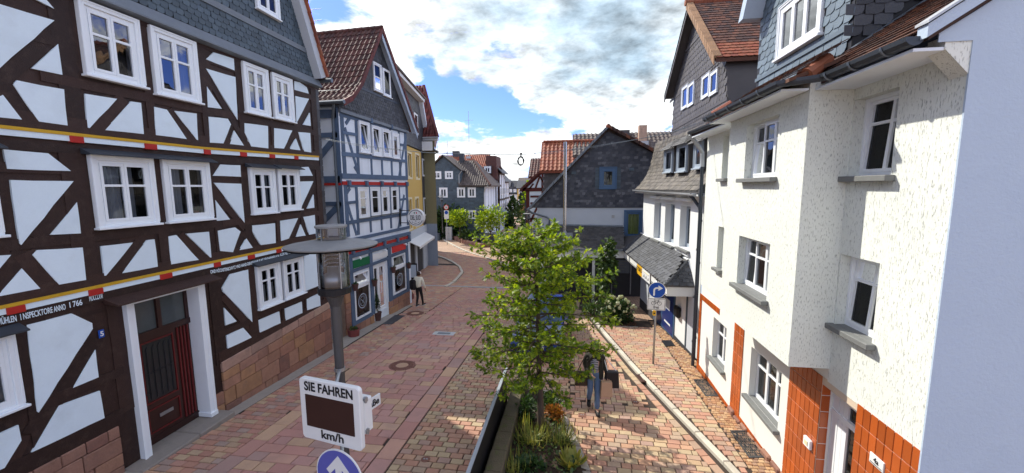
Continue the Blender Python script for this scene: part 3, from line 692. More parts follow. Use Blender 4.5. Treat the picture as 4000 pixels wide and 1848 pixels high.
def window(parent, fr, rect, n, cols=2, trans=(), fm='white_paint', casing=.0, cproud=.03, fw=.06, bar=.035, curtain=None, gm='glass', depth=.35, sill=None, hood=None, label=None, split=None, name='window', tilt=0, vbar=None, flower=False, hoodm='zinc_dark', open_col=None):
    """casing board, frame, panes, dark room behind; trans: fractions of the height where cross bars sit; n: plane of the frame's front"""
    s0, s1, z0, z1 = rect; a = MB()
    if casing:
        c = casing
        for q in ((s0 - c, s0, z0 - c * .4, z1 + c), (s1, s1 + c, z0 - c * .4, z1 + c), (s0, s1, z1, z1 + c), (s0, s1, z0 - c * .4, z0)):
            a.box((q[0], n - .05, q[2]), (q[1], n + cproud, q[3]), fr)
        for q in ((s0 - c, s0 - c * .6, z0, z1 + c), (s1 + c * .6, s1 + c, z0, z1 + c), (s0 - c * .6, s1 + c * .6, z1 + c * .6, z1 + c)):
            a.box((q[0], n + cproud, q[2]), (q[1], n + cproud + .012, q[3]), fr)
    f = fw
    for q in ((s0, s0 + f, z0, z1), (s1 - f, s1, z0, z1), (s0 + f, s1 - f, z1 - f, z1), (s0 + f, s1 - f, z0, z0 + f * 1.2)):
        a.box((q[0], n - .06, q[2]), (q[1], n, q[3]), fr)
    w = a.build(name, M[fm], parent, bevel=.004)
    if label: w['label'] = label
    xs = split or [i / cols for i in range(cols + 1)]
    I0, I1, J0, J1 = s0 + f, s1 - f, z0 + f * 1.2, z1 - f
    X = [I0 + (I1 - I0) * t for t in xs]; Z = [J0] + [J0 + (J1 - J0) * t for t in trans] + [J1]
    lean = Matrix.Identity(4)
    for i in range(len(X) - 1):                    # one sash per column
        a = MB(); b = bar; u0, u1 = X[i], X[i + 1]; tl = tilt if (tilt and (open_col is None or open_col == i)) else 0
        sh = lambda z: tl * (z - J0) / (J1 - J0)
        def bx(p, q, r, s_, dn=0):
            pts = [fr.p(x, nn - .045 + dn - sh(z), z) for x in (p, q) for nn in (n, n + .05) for z in (r, s_)]
            a.add(pts, [(0, 1, 3, 2), (4, 6, 7, 5), (0, 4, 5, 1), (2, 3, 7, 6), (0, 2, 6, 4), (1, 5, 7, 3)])
        bx(u0 + .003, u0 + b, J0, J1); bx(u1 - b, u1 - .003, J0, J1); bx(u0 + b, u1 - b, J0, J0 + b); bx(u0 + b, u1 - b, J1 - b, J1)
        for z in Z[1:-1]: bx(u0 + b, u1 - b, z - b * .45, z + b * .45)
        if vbar: bx(u0 + (u1 - u0) * vbar - b * .6, u0 + (u1 - u0) * vbar + b * .6, J0 + b, J1 - b, -.003)
        so_ = a.build('sash', M[fm], w)
        for c, d in zip(Z, Z[1:]):
            g = MB(); vs = [fr.p(x, n - .025 - sh(z), z) for x, z in ((u0 + b, c), (u1 - b, c), (u1 - b, d), (u0 + b, d))]
            g.add(vs, [(0, 1, 2, 3)]); g.build('pane', M[gm], w)
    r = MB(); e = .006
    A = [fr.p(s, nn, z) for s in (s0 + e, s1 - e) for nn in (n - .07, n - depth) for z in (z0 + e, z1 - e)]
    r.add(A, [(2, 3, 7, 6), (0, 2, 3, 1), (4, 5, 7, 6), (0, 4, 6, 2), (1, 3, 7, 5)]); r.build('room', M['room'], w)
    if curtain:
        cm, c0, c1, h0, h1 = curtain if isinstance(curtain, tuple) else (curtain, 0, 1, 0, 1)
        spans = [(c0, c1)] if not isinstance(c0, (list, tuple)) else [c0, c1]
        for p, q in spans:
            k = 18; vs = []
            for i in range(k + 1):
                s = I0 + (I1 - I0) * (p + (q - p) * i / k); nn = n - .12 - .02 * math.sin(i * 2.1) - .008 * math.sin(i * 5.3)
                vs += [fr.p(s, nn, J0 + (J1 - J0) * h0 - (.02 if i % 2 and h1 < .9 else 0)), fr.p(s, nn, J0 + (J1 - J0) * h1)]
            g = MB(); g.add(vs, [(2 * i, 2 * i + 2, 2 * i + 3, 2 * i + 1) for i in range(k)]); g.build('curtain', M[cm], w)
    if sill:
        out, over, t, sm = sill; c = casing
        g = MB(); g.box((s0 - c - over, n - .05, z0 - c * .4 - t), (s1 + c + over, n + cproud + out, z0 - c * .4 - .001), fr); g.build('sill', M[sm], w, bevel=.006)
    if hood:
        c = casing; za = z1 + c; g = MB()
        vs = [fr.p(x, nn, z) for x in (s0 - c - hood, s1 + c + hood) for nn, z in ((n - .02, za + .005), (n + .17, za - .01), (n + .17, za + .012), (n - .02, za + .10))]
        g.add(vs, [(0, 1, 2, 3), (4, 7, 6, 5), (0, 4, 5, 1), (1, 5, 6, 2), (2, 6, 7, 3), (3, 7, 4, 0)]); g.build('hood', M[hoodm], w)
    return w
def text(s, fr_p, ex, ey, size, mat_, parent, name='lettering', sx=1.0, off=.003, align='LEFT', shear=0, ext=.0015, bold=0):
    """flat lettering standing on a plane: origin, reading direction, up direction"""
    c = bpy.data.curves.new(name, 'FONT'); c.body = s; c.size = size; c.extrude = ext; c.align_x = align; c.shear = shear; c.offset = bold
    tmp = bpy.data.objects.new(name, c); COL.objects.link(tmp); dg = bpy.context.evaluated_depsgraph_get()
    me = bpy.data.meshes.new_from_object(tmp.evaluated_get(dg)); bpy.data.objects.remove(tmp)
    ex = Vector(ex).normalized(); ey = Vector(ey); ey = (ey - ex * ey.dot(ex)).normalized(); ez = ex.cross(ey)
    B = basis(Vector(fr_p) + ez * off, ex, ey) @ Matrix.Diagonal((sx, 1, 1, 1))
    c0 = Vector(fr_p); me.transform(Matrix.Translation(-c0) @ B); me.materials.append(M[mat_])
    o = bpy.data.objects.new(name, me); COL.objects.link(o); WL[o] = c0
    if parent: adopt(o, parent); o.location = c0 - WL[parent]
    else: o.location = c0
    return o

# ------------------------------------------------------------------ the dark half-timbered house, No. 5
FL = Fr((-8.1, 0), 0)
c1 = crop(0, 0, 1.2886); c2 = crop(600, 0, 1.2886); c3 = crop(0, 900, 1.2557); c4 = crop(600, 900, 1.2557)
def lp(c, x, y): return FL.tr(*c(x, y))
H1 = thing('half_timbered_house', 'dark brown half-timbered house with white panels and inscriptions, filling the left side', 'house', (-8.1, 7, 0))
def wrect(c, pts): q = [lp(c, *p) for p in pts]; return (min(q[0][0], q[3][0]) * .5 + max(q[0][0], q[3][0]) * .5, (q[1][0] + q[2][0]) / 2, (q[2][1] + q[3][1]) / 2, (q[0][1] + q[1][1]) / 2)
CA = .085
W1 = [(5.88, 6.84, 7.18, 8.41), (7.03, 8.0, 7.12, 8.41), (9.245, 10.08, 7.17, 8.40), (10.225, 11.03, 7.18, 8.40),
      (5.765, 6.81, 4.60, 5.86), (6.98, 8.03, 4.60, 5.86), (9.18, 10.05, 4.62, 5.81), (10.15, 11.04, 4.65, 5.83),
      (3.55, 4.53, 2.08, 3.22), (9.13, 9.97, 2.12, 3.29), (10.08, 10.95, 2.12, 3.28), (3.55, 4.60, 4.62, 5.86), (3.4, 4.4, 7.15, 8.41)]
holes = [(a + CA, b - CA, c + .05, d - CA) for a, b, c, d in W1] + [(6.115, 7.435, .08, 3.175)]
b = MB(); wall_holes(b, FL, -2.5, 12.2, -.4, 8.5, holes, n=-.02, th=.30)
b.box((-2.5, -8, -.4), (12.2, -7.8, 8.5), FL); b.box((-2.5, -8, -.4), (-2.4, -.02, 8.5), FL)
b.build('wall', M['timber'], H1)
b = MB(); b.box((12.1, -8, -.4), (12.2, -.021, 8.5), FL); b.build('side_wall', M['slate_dark'], H1)
# timbers
def beam(name, y0, z0, y1, z1, w, n=.0, mat_='timber', fr=FL, parent=H1, back=-.02):
    dy, dz = y1 - y0, z1 - z0; l = math.hypot(dy, dz); ny, nz_ = -dz / l * w / 2, dy / l * w / 2
    k = 5; up = []; dn = []
    for i in range(k + 1):
        t = i / k; j = random.uniform(-.007, .007) if 0 < i < k else 0; g = random.uniform(-.007, .007) if 0 < i < k else 0
        up.append((y0 + dy * t + ny * (1 + j / w * 2), z0 + dz * t + nz_ * (1 + j / w * 2))); dn.append((y0 + dy * t - ny * (1 + g / w * 2), z0 + dz * t - nz_ * (1 + g / w * 2)))
    m = MB(); m.prism(dn + up[::-1], back, n, fr); return m.build(name, M[mat_], parent)
for y, w in ((5.66, .3), (6.93, .16), (8.2, .3), (9.15, .2), (10.16, .12), (11.14, .18), (12.06, .26), (4.75, .28), (3.2, .3)): beam('post', y, 6.44, y, 8.42, w, random.uniform(-.004, .003))
for y, w in ((5.55, .34), (6.9, .2), (8.25, .34), (9.05, .22), (10.1, .14), (11.14, .18), (12.06, .26), (4.5, .3), (3.2, .3)): beam('post', y, 3.78, y, 5.92, w, random.uniform(-.004, .003))
for y, w in ((4.75, .36), (5.88, .24), (7.93, .3), (8.95, .3), (10.02, .1), (11.08, .2), (12.04, .28), (3.2, .3)): beam('post', y, 1.2, y, 3.34, w, random.uniform(-.004, .003))
for z, w, nm in ((6.32, .24, 'sill_beam'), (8.42, .12, 'top_plate'), (5.93, .14, 'top_plate'), (3.72, .2, 'sill_beam')): beam(nm, 2.5, z, 12.18, z, w, .006)
beam('inscribed_beam', 2.5, 3.44, 12.18, 3.44, .2, .012)
for z, a_, b_ in ((7.02, 5.3, 9.1), (7.02, 9.1, 12.1), (4.47, 2.8, 8.3), (4.47, 8.3, 12.1), (5.6, 3.2, 5.5), (5.62, 8.3, 9.1), (8.15, 8.2, 9.1), (8.1, 11, 12.1), (7.6, 4.2, 5.6), (1.98, 9, 12.1), (1.9, 7.9, 9), (1.97, 4.75, 5.9)): beam('rail', a_, z, b_, z, .16, random.uniform(-.003, .004))
beam('ground_sill', 7.85, 1.36, 12.15, 1.5, .26, .008); beam('ground_sill', 2.6, 1.16, 5.8, 1.16, .28, .008)
for c, x0, y0, x1, y1, w in ((c1, 0, 395, 290, 150, .24), (c1, 40, 420, 155, 620, .2), (c1, 480, 645, 625, 495, .22), (c2, 80, 550, 195, 705, .2), (c2, 262, 365, 475, 740, .16), (c2, 388, 625, 365, 728, .15), (c2, 785, 515, 662, 755, .2), (c2, 712, 685, 748, 768, .13), (c1, 385, 950, 185, 1200, .25), (c2, 300, 960, 460, 1150, .17), (c2, 805, 935, 745, 1065, .16), (c4, 440, 10, 395, 105, .16), (c4, 440, 10, 505, 90, .16), (c4, 130, 25, 250, 140, .2), (c3, 560, 220, 690, 60, .22), (c3, 120, 110, 240, 270, .26), (c3, 120, 110, -10, 270, .26), (c3, 470, 530, 160, 1000, .28), (c3, 100, 1010, 30, 1180, .26), (c4, 340, 320, 490, 500, .17), (c4, 690, 10, 640, 60, .15), (c4, 735, 10, 775, 30, .13), (c1, 20, 470, 110, 640, .2)):
    p, q = lp(c, x0, y0), lp(c, x1, y1); beam('brace', *p, *q, w, random.uniform(-.006, -.002))
PAN = [(c1, [(145, -20), (232, 0), (270, 44)]), (c1, [(-60, 5), (0, 22), (272, 103), (0, 340), (-60, 395)]), (c1, [(158, 345), (290, 222), (312, 377)]), (c1, [(65, 425), (85, 405), (320, 450), (338, 632), (195, 612), (185, 600)]), (c1, [(-60, 520), (12, 478), (108, 602), (-60, 585)]), (c1, [(427, 472), (587, 498), (449, 645), (440, 642)]), (c1, [(528, 655), (657, 511), (708, 518), (722, 675)]), (c2, [(2, 538), (65, 552), (165, 700), (10, 680)]), (c2, [(103, 558), (215, 572), (222, 706), (214, 702)]),
       (c2, [(262, 298), (302, 264), (402, 296), (406, 355)]), (c2, [(262, 345), (410, 388), (421, 603)]), (c2, [(267, 436), (342, 548), (272, 540)]), (c2, [(275, 588), (372, 598), (388, 625), (350, 722), (282, 718)]), (c2, [(405, 658), (453, 733), (383, 725)]), (c2, [(457, 620), (574, 635), (576, 747), (490, 737), (458, 668)]), (c2, [(606, 645), (697, 657), (655, 748), (607, 745)]), (c2, [(707, 408), (735, 415), (770, 440), (780, 472), (708, 452)]), (c2, [(712, 483), (781, 498), (718, 620)]), (c2, [(785, 568), (790, 634), (752, 628)]), (c2, [(727, 665), (787, 670), (792, 768), (757, 762)]), (c2, [(715, 697), (738, 757), (685, 750)]),
       (c1, [(14, 752), (240, 772), (355, 861), (34, 850)]), (c1, [(50, 906), (368, 912), (105, 1233), (97, 1225)]), (c1, [(385, 1018), (405, 1175), (251, 1182)]), (c3, [(158, 120), (180, 97), (403, 84), (420, 243), (288, 266)]), (c3, [(-60, 127), (52, 120), (-60, 260)]), (c3, [(105, 187), (195, 285), (0, 322), (-10, 318)]), (c3, [(494, 78), (650, 60), (518, 222), (510, 222)]), (c3, [(598, 210), (720, 48), (756, 44), (772, 178)]), (c4, [(72, 30), (110, 23), (220, 145), (85, 167)]), (c4, [(158, 17), (270, 7), (282, 133), (276, 133)]),
       (c2, [(297, 885), (335, 828), (435, 832), (438, 890)]), (c2, [(302, 920), (440, 925), (457, 1122)]), (c2, [(310, 1008), (383, 1105), (318, 1112)]), (c4, [(314, 2), (399, -14), (425, 6), (388, 107), (326, 101)]), (c4, [(454, 40), (485, 85), (420, 97)]), (c4, [(484, 5), (484, -24), (594, -35), (598, 62), (525, 72)]), (c2, [(636, 1112), (726, 1098), (679, 1201), (641, 1213)]), (c2, [(752, 1092), (810, 1082), (816, 1175), (783, 1182)]), (c2, [(740, 1130), (764, 1186), (718, 1192)]), (c2, [(733, 842), (778, 840), (800, 885), (735, 886)]), (c2, [(734, 914), (803, 912), (743, 1042)]), (c2, [(804, 980), (808, 1046), (772, 1050)]),
       (c3, [(130, 464), (350, 408), (450, 455), (453, 482), (188, 893), (180, 888)]), (c3, [(466, 586), (482, 720), (357, 772)]), (c3, [(288, 860), (488, 787), (511, 920), (155, 1088)]), (c3, [(-60, 1022), (88, 955), (103, 1030), (20, 1165), (-60, 1200)]), (c4, [(335, 283), (375, 215), (462, 192), (483, 450), (340, 300)]), (c4, [(345, 380), (406, 446), (352, 466)]), (c4, [(357, 516), (438, 478), (480, 525), (362, 580)]), (c4, [(513, 442), (615, 398), (622, 455), (520, 501)]), (c4, [(643, 385), (726, 350), (729, 405), (647, 442)]), (c4, [(735, 105), (800, 95), (812, 270), (745, 298)]), (c4, [(750, 338), (813, 308), (818, 370), (752, 392)])]
def wobbly(poly, amp=.006, step=.22):
    out = []
    for i, p in enumerate(poly):
        q = poly[(i + 1) % len(poly)]; l = math.hypot(q[0] - p[0], q[1] - p[1]); k = max(1, int(l / step)); out.append(p)
        nx, ny = (-(q[1] - p[1]) / l, (q[0] - p[0]) / l) if l > 1e-6 else (0, 0)
        for j in range(1, k): t = j / k; w = random.uniform(-amp, amp); out.append((p[0] + (q[0] - p[0]) * t + nx * w, p[1] + (q[1] - p[1]) * t + ny * w))
    return out
for c, ps in PAN:
    m = MB(); m.prism(wobbly([lp(c, *p) for p in ps]), -.02, .011, FL); m.build('plaster_panel', M['plaster'], H1)
# painted bands over the storey beams
def bandpts(zy): return zy
for z, reds in ((6.15, [(c1, 345, 413, 700), (c1, 722, 782, 730), (c2, 248, 281, 760), (c2, 432, 464, 780), (c2, 580, 606, 788), (c2, 705, 724, 793)]), (3.585, [(c3, 25, 120, 400), (c3, 428, 500, 305), (c3, 780, 840, 232), (c4, 292, 325, 175), (c4, 458, 492, 136), (c4, 598, 622, 100)])):
    rise = lambda y, z=z: z + (max(0, y - 8) * .028 if z > 5 else (y - 5) * .005)
    yb = MB(); wb = MB()
    for a_, b_ in zip(Yr(2.5, 12.1, 16), Yr(2.5, 12.1, 16)[1:]):
        yb.prism([(a_, rise(a_) - .005), (b_, rise(b_) - .005), (b_, rise(b_) + .045), (a_, rise(a_) + .045)], -.02, .035, FL)
        wb.prism([(a_, rise(a_) - .095), (b_, rise(b_) - .095), (b_, rise(b_) - .006), (a_, rise(a_) - .006)], -.02, .02, FL)
    yb.build('yellow_band', M['yellow_paint'], H1); wb.build('white_band', M['plaster'], H1)
    for c, xa, xb, yy in reds:
        ya, za = lp(c, xa, yy); yb_, _ = lp(c, xb, yy); rb = MB(); zc = rise((ya + yb_) / 2)
        rb.box((ya, -.02, zc - .115), (yb_, .045, zc - .008), FL); rb.build('joist_end', M['red_paint'], H1, bevel=.006)
# windows
curt = [(('curtain', (.0, .06), (.94, 1), 0, 1)), ('curtain', (.62, .98), (.98, 1), 0, .85), None, None, ('curtain', (0, .5), (.56, .78), 0, 1), ('curtain', (0, .42), (.96, 1), 0, 1), ('curtain', (0, .02), (.62, .98), 0, 1), ('curtain', (0, .02), (.6, .98), 0, 1), ('lace', (0, .4), (.6, 1), 0, .45), ('lace', (.05, .45), (.55, .97), 0, .52), ('lace', (.04, .46), (.54, .97), 0, .52), None, None]
for i, (a_, b_, c_, d_) in enumerate(W1):
    top = i < 4 or i == 12; gr = i in (8, 9, 10)
    window(H1, FL, (a_ + CA, b_ - CA, c_ + .05, d_ - CA), .03, 2, (.62,) if top or not gr else (.66,), casing=CA, cproud=.03, fw=.05, bar=.045, curtain=curt[i], gm='glass_bright' if top else 'glass',
           sill=(.05, .03, .04, 'white_paint'), hood=None if top else .09)
# flower pot in the sill of the second window
pt = thing('plant_pot', 'small potted plant inside the sill of the second middle-floor window', 'plant pot', FL.p(7.72, -.07, 4.72)); b = MB(); b.lathe(FL.p(7.72, -.07, 4.72), [(.035, 0), (.05, .08), (.001, .08)], 10); b.build('pot', M['tile_orange'], pt)
b = MB()
for k in range(12):
    w = random.uniform(0, 6.3); p = FL.p(7.72, -.07, 4.80); q = p + Vector((.0, .08 * math.cos(w), .1 + .04 * math.sin(w * 2))); b.add([p, p + Vector((0, .012, .0)), q], [(0, 1, 2)])
b.build('leaves', M['mid_leaf'], pt)
# door with deep white surround, canopy and step
b = MB(); b.box((6.0, -.28, .10), (6.13, .10, 3.26), FL); b.box((7.42, -.28, .22), (7.56, .10, 3.26), FL); b.box((6.13, -.28, 3.16), (7.42, .10, 3.26), FL)
b.box((5.985, .10, .10), (6.05, .115, 3.27), FL); b.box((7.50, .10, .22), (7.575, .115, 3.27), FL); b.box((7.40, -.28, .16), (7.58, .13, .26), FL); b.build('door_surround', M['white_paint'], H1, bevel=.006)
D1 = MB(); D1.box((6.13, -.27, .16), (7.42, -.20, .30), FL); D1.box((6.13, -.27, 2.36), (7.42, -.18, 2.48), FL); D1.box((6.74, -.27, 2.48), (6.82, -.18, 3.16), FL)
D1.box((6.28, -.26, .30), (7.08, -.215, 2.36), FL)
D1.box((6.13, -.26, .30), (6.28, -.21, 2.36), FL); D1.box((7.08, -.26, .30), (7.42, -.23, 2.36), FL); D1.box((6.13, -.25, 2.48), (6.2, -.2, 3.16), FL); D1.box((7.35, -.25, 2.48), (7.42, -.2, 3.16), FL); D1.box((6.2, -.25, 3.09), (7.35, -.2, 3.159), FL)
dr = D1.build('front_door', M['door_wood'], H1)
for a_, b_ in ((6.2, 6.74), (6.82, 7.35)): g = MB(); g.box((a_, -.235, 2.48), (b_, -.23, 3.09), FL); g.build('transom_pane', M['pane_matte'], dr)
g = MB(); g.box((6.2, -.30, 2.48), (7.35, -.29, 3.09), FL); g.build('transom_back', M['room'], dr)
g = MB(); g.box((6.40, -.214, 1.05), (6.98, -.205, 2.22), FL); g.build('door_glass', M['pane_dark'], dr)
def redframe(a0, a1, z0, z1, n, t=.022):
    g = MB()
    for q in ((a0, a0 + t, z0, z1), (a1 - t, a1, z0, z1), (a0 + t, a1 - t, z0, z0 + t), (a0 + t, a1 - t, z1 - t, z1)): g.box((q[0], n - .01, q[2]), (q[1], n + .012, q[3]), FL)
    g.build('red_moulding', M['red_trim'], dr)
redframe(6.36, 7.02, 1.0, 2.27, -.205); redframe(6.36, 7.02, .38, .88, -.205)
for k in range(5): g = MB(); g.tube([FL.p(6.46 + k * .115, -.19, 1.08), FL.p(6.46 + k * .115, -.19, 2.12), FL.p(6.49 + k * .115, -.19, 2.18)], .007, 6); g.build('grille_bar', M['black'], dr)
g = MB(); g.tube([FL.p(6.41, -.19, 1.62), FL.p(6.97, -.19, 1.64)], .006, 6); g.build('grille_bar', M['black'], dr)
for k in range(4): g = MB(); g.box((7.12 + k * .075, -.23, .32), (7.15 + k * .075, -.205, 2.34), FL); g.build('red_rib', M['red_trim'], dr)
g = MB(); g.box((6.22, -.21, .32), (6.24, -.19, 2.34), FL); g.build('red_rib', M['red_trim'], dr)
g = MB(); g.box((6.58, -.205, .64), (6.86, -.195, .71), FL); g.box((6.68, -.195, .66), (6.76, -.188, .69), FL); g.build('letter_slot', M['galv'], dr)
g = MB(); g.box((6.29, -.21, 1.1), (6.33, -.19, 1.34), FL); g.tube([FL.p(6.31, -.19, 1.25), FL.p(6.31, -.15, 1.25), FL.p(6.40, -.15, 1.24)], .011, 6); g.build('door_handle', M['black'], dr)
g = MB(); vs = [FL.p(x, nn, z) for x in (5.72, 7.85) for nn, z in ((-.02, 3.28), (.30, 3.24), (.30, 3.265), (-.02, 3.37))]; g.add(vs, [(0, 1, 2, 3), (4, 7, 6, 5), (0, 4, 5, 1), (1, 5, 6, 2), (2, 6, 7, 3), (3, 7, 4, 0)]); g.build('door_canopy', M['timber'], H1)
for a_, b_, n1 in ((5.7, 6.85, .40), (6.86, 7.75, .40)): g = MB(); g.box((a_, -.28, -.15), (b_, n1, .15 - (a_ - 5.7) * .0), FL); g.build('door_step', M['step_stone'], H1, bevel=.02)
# sandstone plinth: single stones
def stones(fr, s0, s1, zt, zb, n, rows_, parent, mats, nm='plinth_stone', lmin=.28, lmax=.75):
    fr_ = [0] + [(i + random.uniform(-.22, .22)) / rows_ for i in range(1, rows_)] + [1]
    for i in range(rows_):
        s = s0
        while s < s1 - .02:
            l = min(random.uniform(lmin, lmax), s1 - s)
            if s1 - s - l < .15: l = s1 - s
            f0, f1 = fr_[i], fr_[i + 1]
            zz = lambda x, f: zt(x) + (zb(x) - zt(x)) * f
            g = .006; o = n + random.uniform(-.012, .018); m = MB()
            m.prism([(s + g, zz(s + g, f1) + g), (s + l - g, zz(s + l - g, f1) + g), (s + l - g, zz(s + l - g, f0) - g), (s + g, zz(s + g, f0) - g)], n - .08, o, fr)
            m.build(nm, M[mats(i)], parent, bevel=.012); s += l
stones(FL, 7.88, 12.18, lambda x: 1.24 + (x - 7.88) * .055, lambda x: .98 + (x - 7.88) * .06, .02, 1, H1, lambda i: 'sandstone_pale', lmin=.6, lmax=1.2)
stones(FL, 7.88, 12.18, lambda x: .98 + (x - 7.88) * .06, lambda x: gz(x) - .02, .03, 4, H1, lambda i: 'sandstone', lmin=.2, lmax=.95)
stones(FL, 2.6, 5.69, lambda x: 1.03, lambda x: gz(x) - .02, .03, 4, H1, lambda i: 'sandstone')
stones(FL, 7.60, 7.87, lambda x: .55, lambda x: gz(x), .03, 2, H1, lambda i: 'sandstone')
# inscriptions and the house number
k1 = lambda x, y: (x / 6.133, 1150 + y / 6.133); k2 = lambda x, y: (800 + x / 5.6, 950 + y / 5.6)
def line(words, k, size, sx, z=None):
    for s, (x, y), (x2, y2) in words:
        a = FL.tr(*k(x, y)); b_ = FL.tr(*k(x2, y2)); o = text(s, FL.p(a[0], .012, a[1] if z is None else z), FL.d, (0, 0, 1), size, 'plaster', H1, sx=1, bold=.002)
        w = max(v.co.y for v in o.data.vertices) - min(v.co.y for v in o.data.vertices); f = (b_[0] - a[0]) / w
        y0 = min(v.co.y for v in o.data.vertices)
        for v in o.data.vertices: v.co.y = (v.co.y - y0) * f
        sh = (b_[1] - a[1]) / (b_[0] - a[0])
        for v in o.data.vertices: v.co.z += v.co.y * sh
line([('MÜHLEN', (-60, 730), (385, 640)), ('I NSPECKTORE', (480, 615), (1250, 430)), ('ANNO', (1275, 425), (1560, 355)), ('I 766', (1655, 318), (1960, 245)), ('MDCCLXVI', (2130, 160), (2445, 88))], k1, .13, 1)
line([('OND HÖCHSTEN', (115, 665), (495, 600)), ('SCHVTZ VND HAND-DER', (495, 600), (1000, 468)), ('BEWAHR ES MIT DEN', (1010, 465), (1355, 372)), ('DARINNEN VOR', (1360, 370), (1620, 308)), ('ALLEN VIEL VND BRAND', (1630, 285), (2010, 190))], k2, .11, 1)
g = MB(); a_ = lp(c3, 478, 492); b_ = lp(c3, 512, 522); g.box((a_[0], .0, b_[1]), (b_[0], .02, a_[1]), FL); pq = g.build('number_plate', M['sign_blue'], H1, bevel=.008)
text('5', FL.p((a_[0] + b_[0]) / 2, .02, b_[1] + .035), FL.d, (0, 0, 1), .12, 'sign_white', pq, name='digit', align='CENTER', bold=.003)
# slated gable
GP = [(-2.5, 8.62), (12.2, 8.62), (12.14, 9.0), (11.2, 11.2), (7.5, 13.6), (2.2, 13.6), (-2.5, 10)]
b = MB(); b.prism(GP, -8, .03, FL); gw = b.build('gable_wall', M['black'], H1)
gwn = lp(c2, 510, 45), lp(c2, 617, 108); gr = (gwn[0][0], gwn[1][0] - .02, gwn[1][1] + .05, gwn[1][1] + 1.2)
B = basis(FL.p(0, .034, 0), FL.d, (0, 0, 1))
cover('slate', B, [(2.6, 8.74), (12.12, 8.74), (11.9, 9.35), (2.6, 9.35)], .165, .125, 'slate', M['slate_grey'], gw, limit=300, restname='slate_courses')
cover('slate', B, [(2.6, 9.52), (11.84, 9.52), (11.15, 11.1), (2.6, 11.1)], .20, .15, 'slate', M['slate_grey'], gw, holes=[gr], limit=60, restname='slate_courses', skew=.0)
g = MB(); vs = [FL.p(x, nn, z) for x in (-2.5, 12.3) for nn, z in ((.0, 8.44), (.17, 8.47), (.17, 8.50), (.05, 8.72), (.0, 8.72))]; g.add(vs, [(0, 1, 2, 3, 4), (5, 9, 8, 7, 6)] + [(i, i + 5, (i + 1) % 5 + 5, (i + 1) % 5) for i in range(5)]); g.build('lead_skirt', M['lead'], H1)
g = MB(); g.box((-2.5, .03, 9.36), (11.95, .07, 9.50), FL); g.build('lead_band', M['lead'], H1)
gwin = window(H1, FL, (gr[0], gr[1], gr[2], gr[3]), .10, 2, (.7,), casing=.05, cproud=.02, fw=.05, bar=.04, gm='glass', sill=(.04, .02, .04, 'white_paint'), depth=.065, curtain=None)
# verge: barge board and tiles
v0, v1 = (12.34, 8.80), (11.49, 10.75); v2 = (11.28, 11.25); v3 = (7.5, 13.8)
for (p, q) in ((v0, v2), (v2, v3)):
    dy, dz = q[0] - p[0], q[1] - p[1]; l = math.hypot(dy, dz); o = (-dz / l, dy / l)
    g = MB(); g.prism([p, q, (q[0] + o[0] * .28, q[1] + o[1] * .28), (p[0] + o[0] * .28, p[1] + o[1] * .28)] if dz > 0 else [p, q, q, p], .02, .30, FL); g.build('barge_board', M['slate_wall_paint'], H1)
    k = int(l / .28)
    for i in range(k):
        f = i / k; y, z = p[0] + dy * f, p[1] + dz * f; e = (dy / l, dz / l)
        g = MB(); w = .34
        g.prism([(y - o[0] * .05, z - o[1] * .05 ), (y + e[0] * w - o[0] * .02, z + e[1] * w - o[1] * .02), (y + e[0] * w + o[0] * .05, z + e[1] * w + o[1] * .05), (y + o[0] * .02, z + o[1] * .02)], -.1, .38, FL); g.build('verge_tile', M['tile_orange'], H1)
g = MB(); g.ext([FL.p(12.2, -8, 8.75), FL.p(12.45, -8, 8.75), FL.p(11.3, -8, 11.3), FL.p(11.1, -8, 11.3)], FL.n * 8.2); g.build('roof', M['tile_mixed'], H1)
g = MB(); g.tube([FL.p(12.45, -7.8, 8.72), FL.p(12.45, .42, 8.72)], .07, 10); g.build('gutter', M['zinc'], H1)
# slate return at the corner
for i in range(34):
    z = 1.6 + i * .2; g = MB(); g.prism([(12.18, z + .2), (12.18, z - .01), (12.29, z - .03), (12.33, z + .06), (12.33, z + .2)], -.1, .0 + (i % 2) * .006, FL); g.build('corner_slate', M['slate_dark'], H1)
# ------------------------------------------------------------------ the blue-grey half-timbered house with the pizzeria
FD = Fr((-8.38, 13.4), .065)
ca = crop(1200, 100, 1.9836); cb = crop(1100, 650, 1.7)
dp = lambda c, x, y: FD.tr(*c(x, y))
H2 = thing('half_timbered_house', 'blue-grey half-timbered house with a brown tiled roof and slate gable, shop at street level', 'house', FD.p(3, 0, -.3))
W2 = [(1.62, 2.36, 6.66, 7.90), (2.53, 3.24, 6.61, 7.85), (3.34, 4.06, 6.63, 7.82), (4.18, 4.82, 6.61, 7.78)]
W2b = [(1.37, 2.10, 4.06, 5.31), (2.24, 2.97, 4.09, 5.31), (3.09, 3.75, 4.10, 5.31), (3.93, 4.61, 4.11, 5.31)]
SH = [(.76, 1.84, .12, 1.94), (2.15, 3.23, -.06, 2.02), (3.82, 5.03, .33, 2.12)]
hl = [(a + .06, b - .06, c + .06, d - .06) for a, b, c, d in W2 + W2b] + [(a + .02, b - .02, c + .02, d - .02) for a, b, c, d in SH]
b = MB(); wall_holes(b, FD, .45, 5.62, -.6, 8.2, hl, n=-.02, th=.3); b.build('wall', M['plaster_grey'], H2)
b = MB(); b.box((.45, -9, -.6), (.55, -.021, 8.3), FD); b.box((5.52, -9, -.6), (5.62, -.021, 8.2), FD); b.box((.55, -9, -.6), (5.52, -8.9, 8.2), FD); b.build('side_wall', M['plaster_grey'], H2)
def bd(name, *a, **k): return beam(name, *a, mat_='timber_blue', fr=FD, parent=H2, **k)
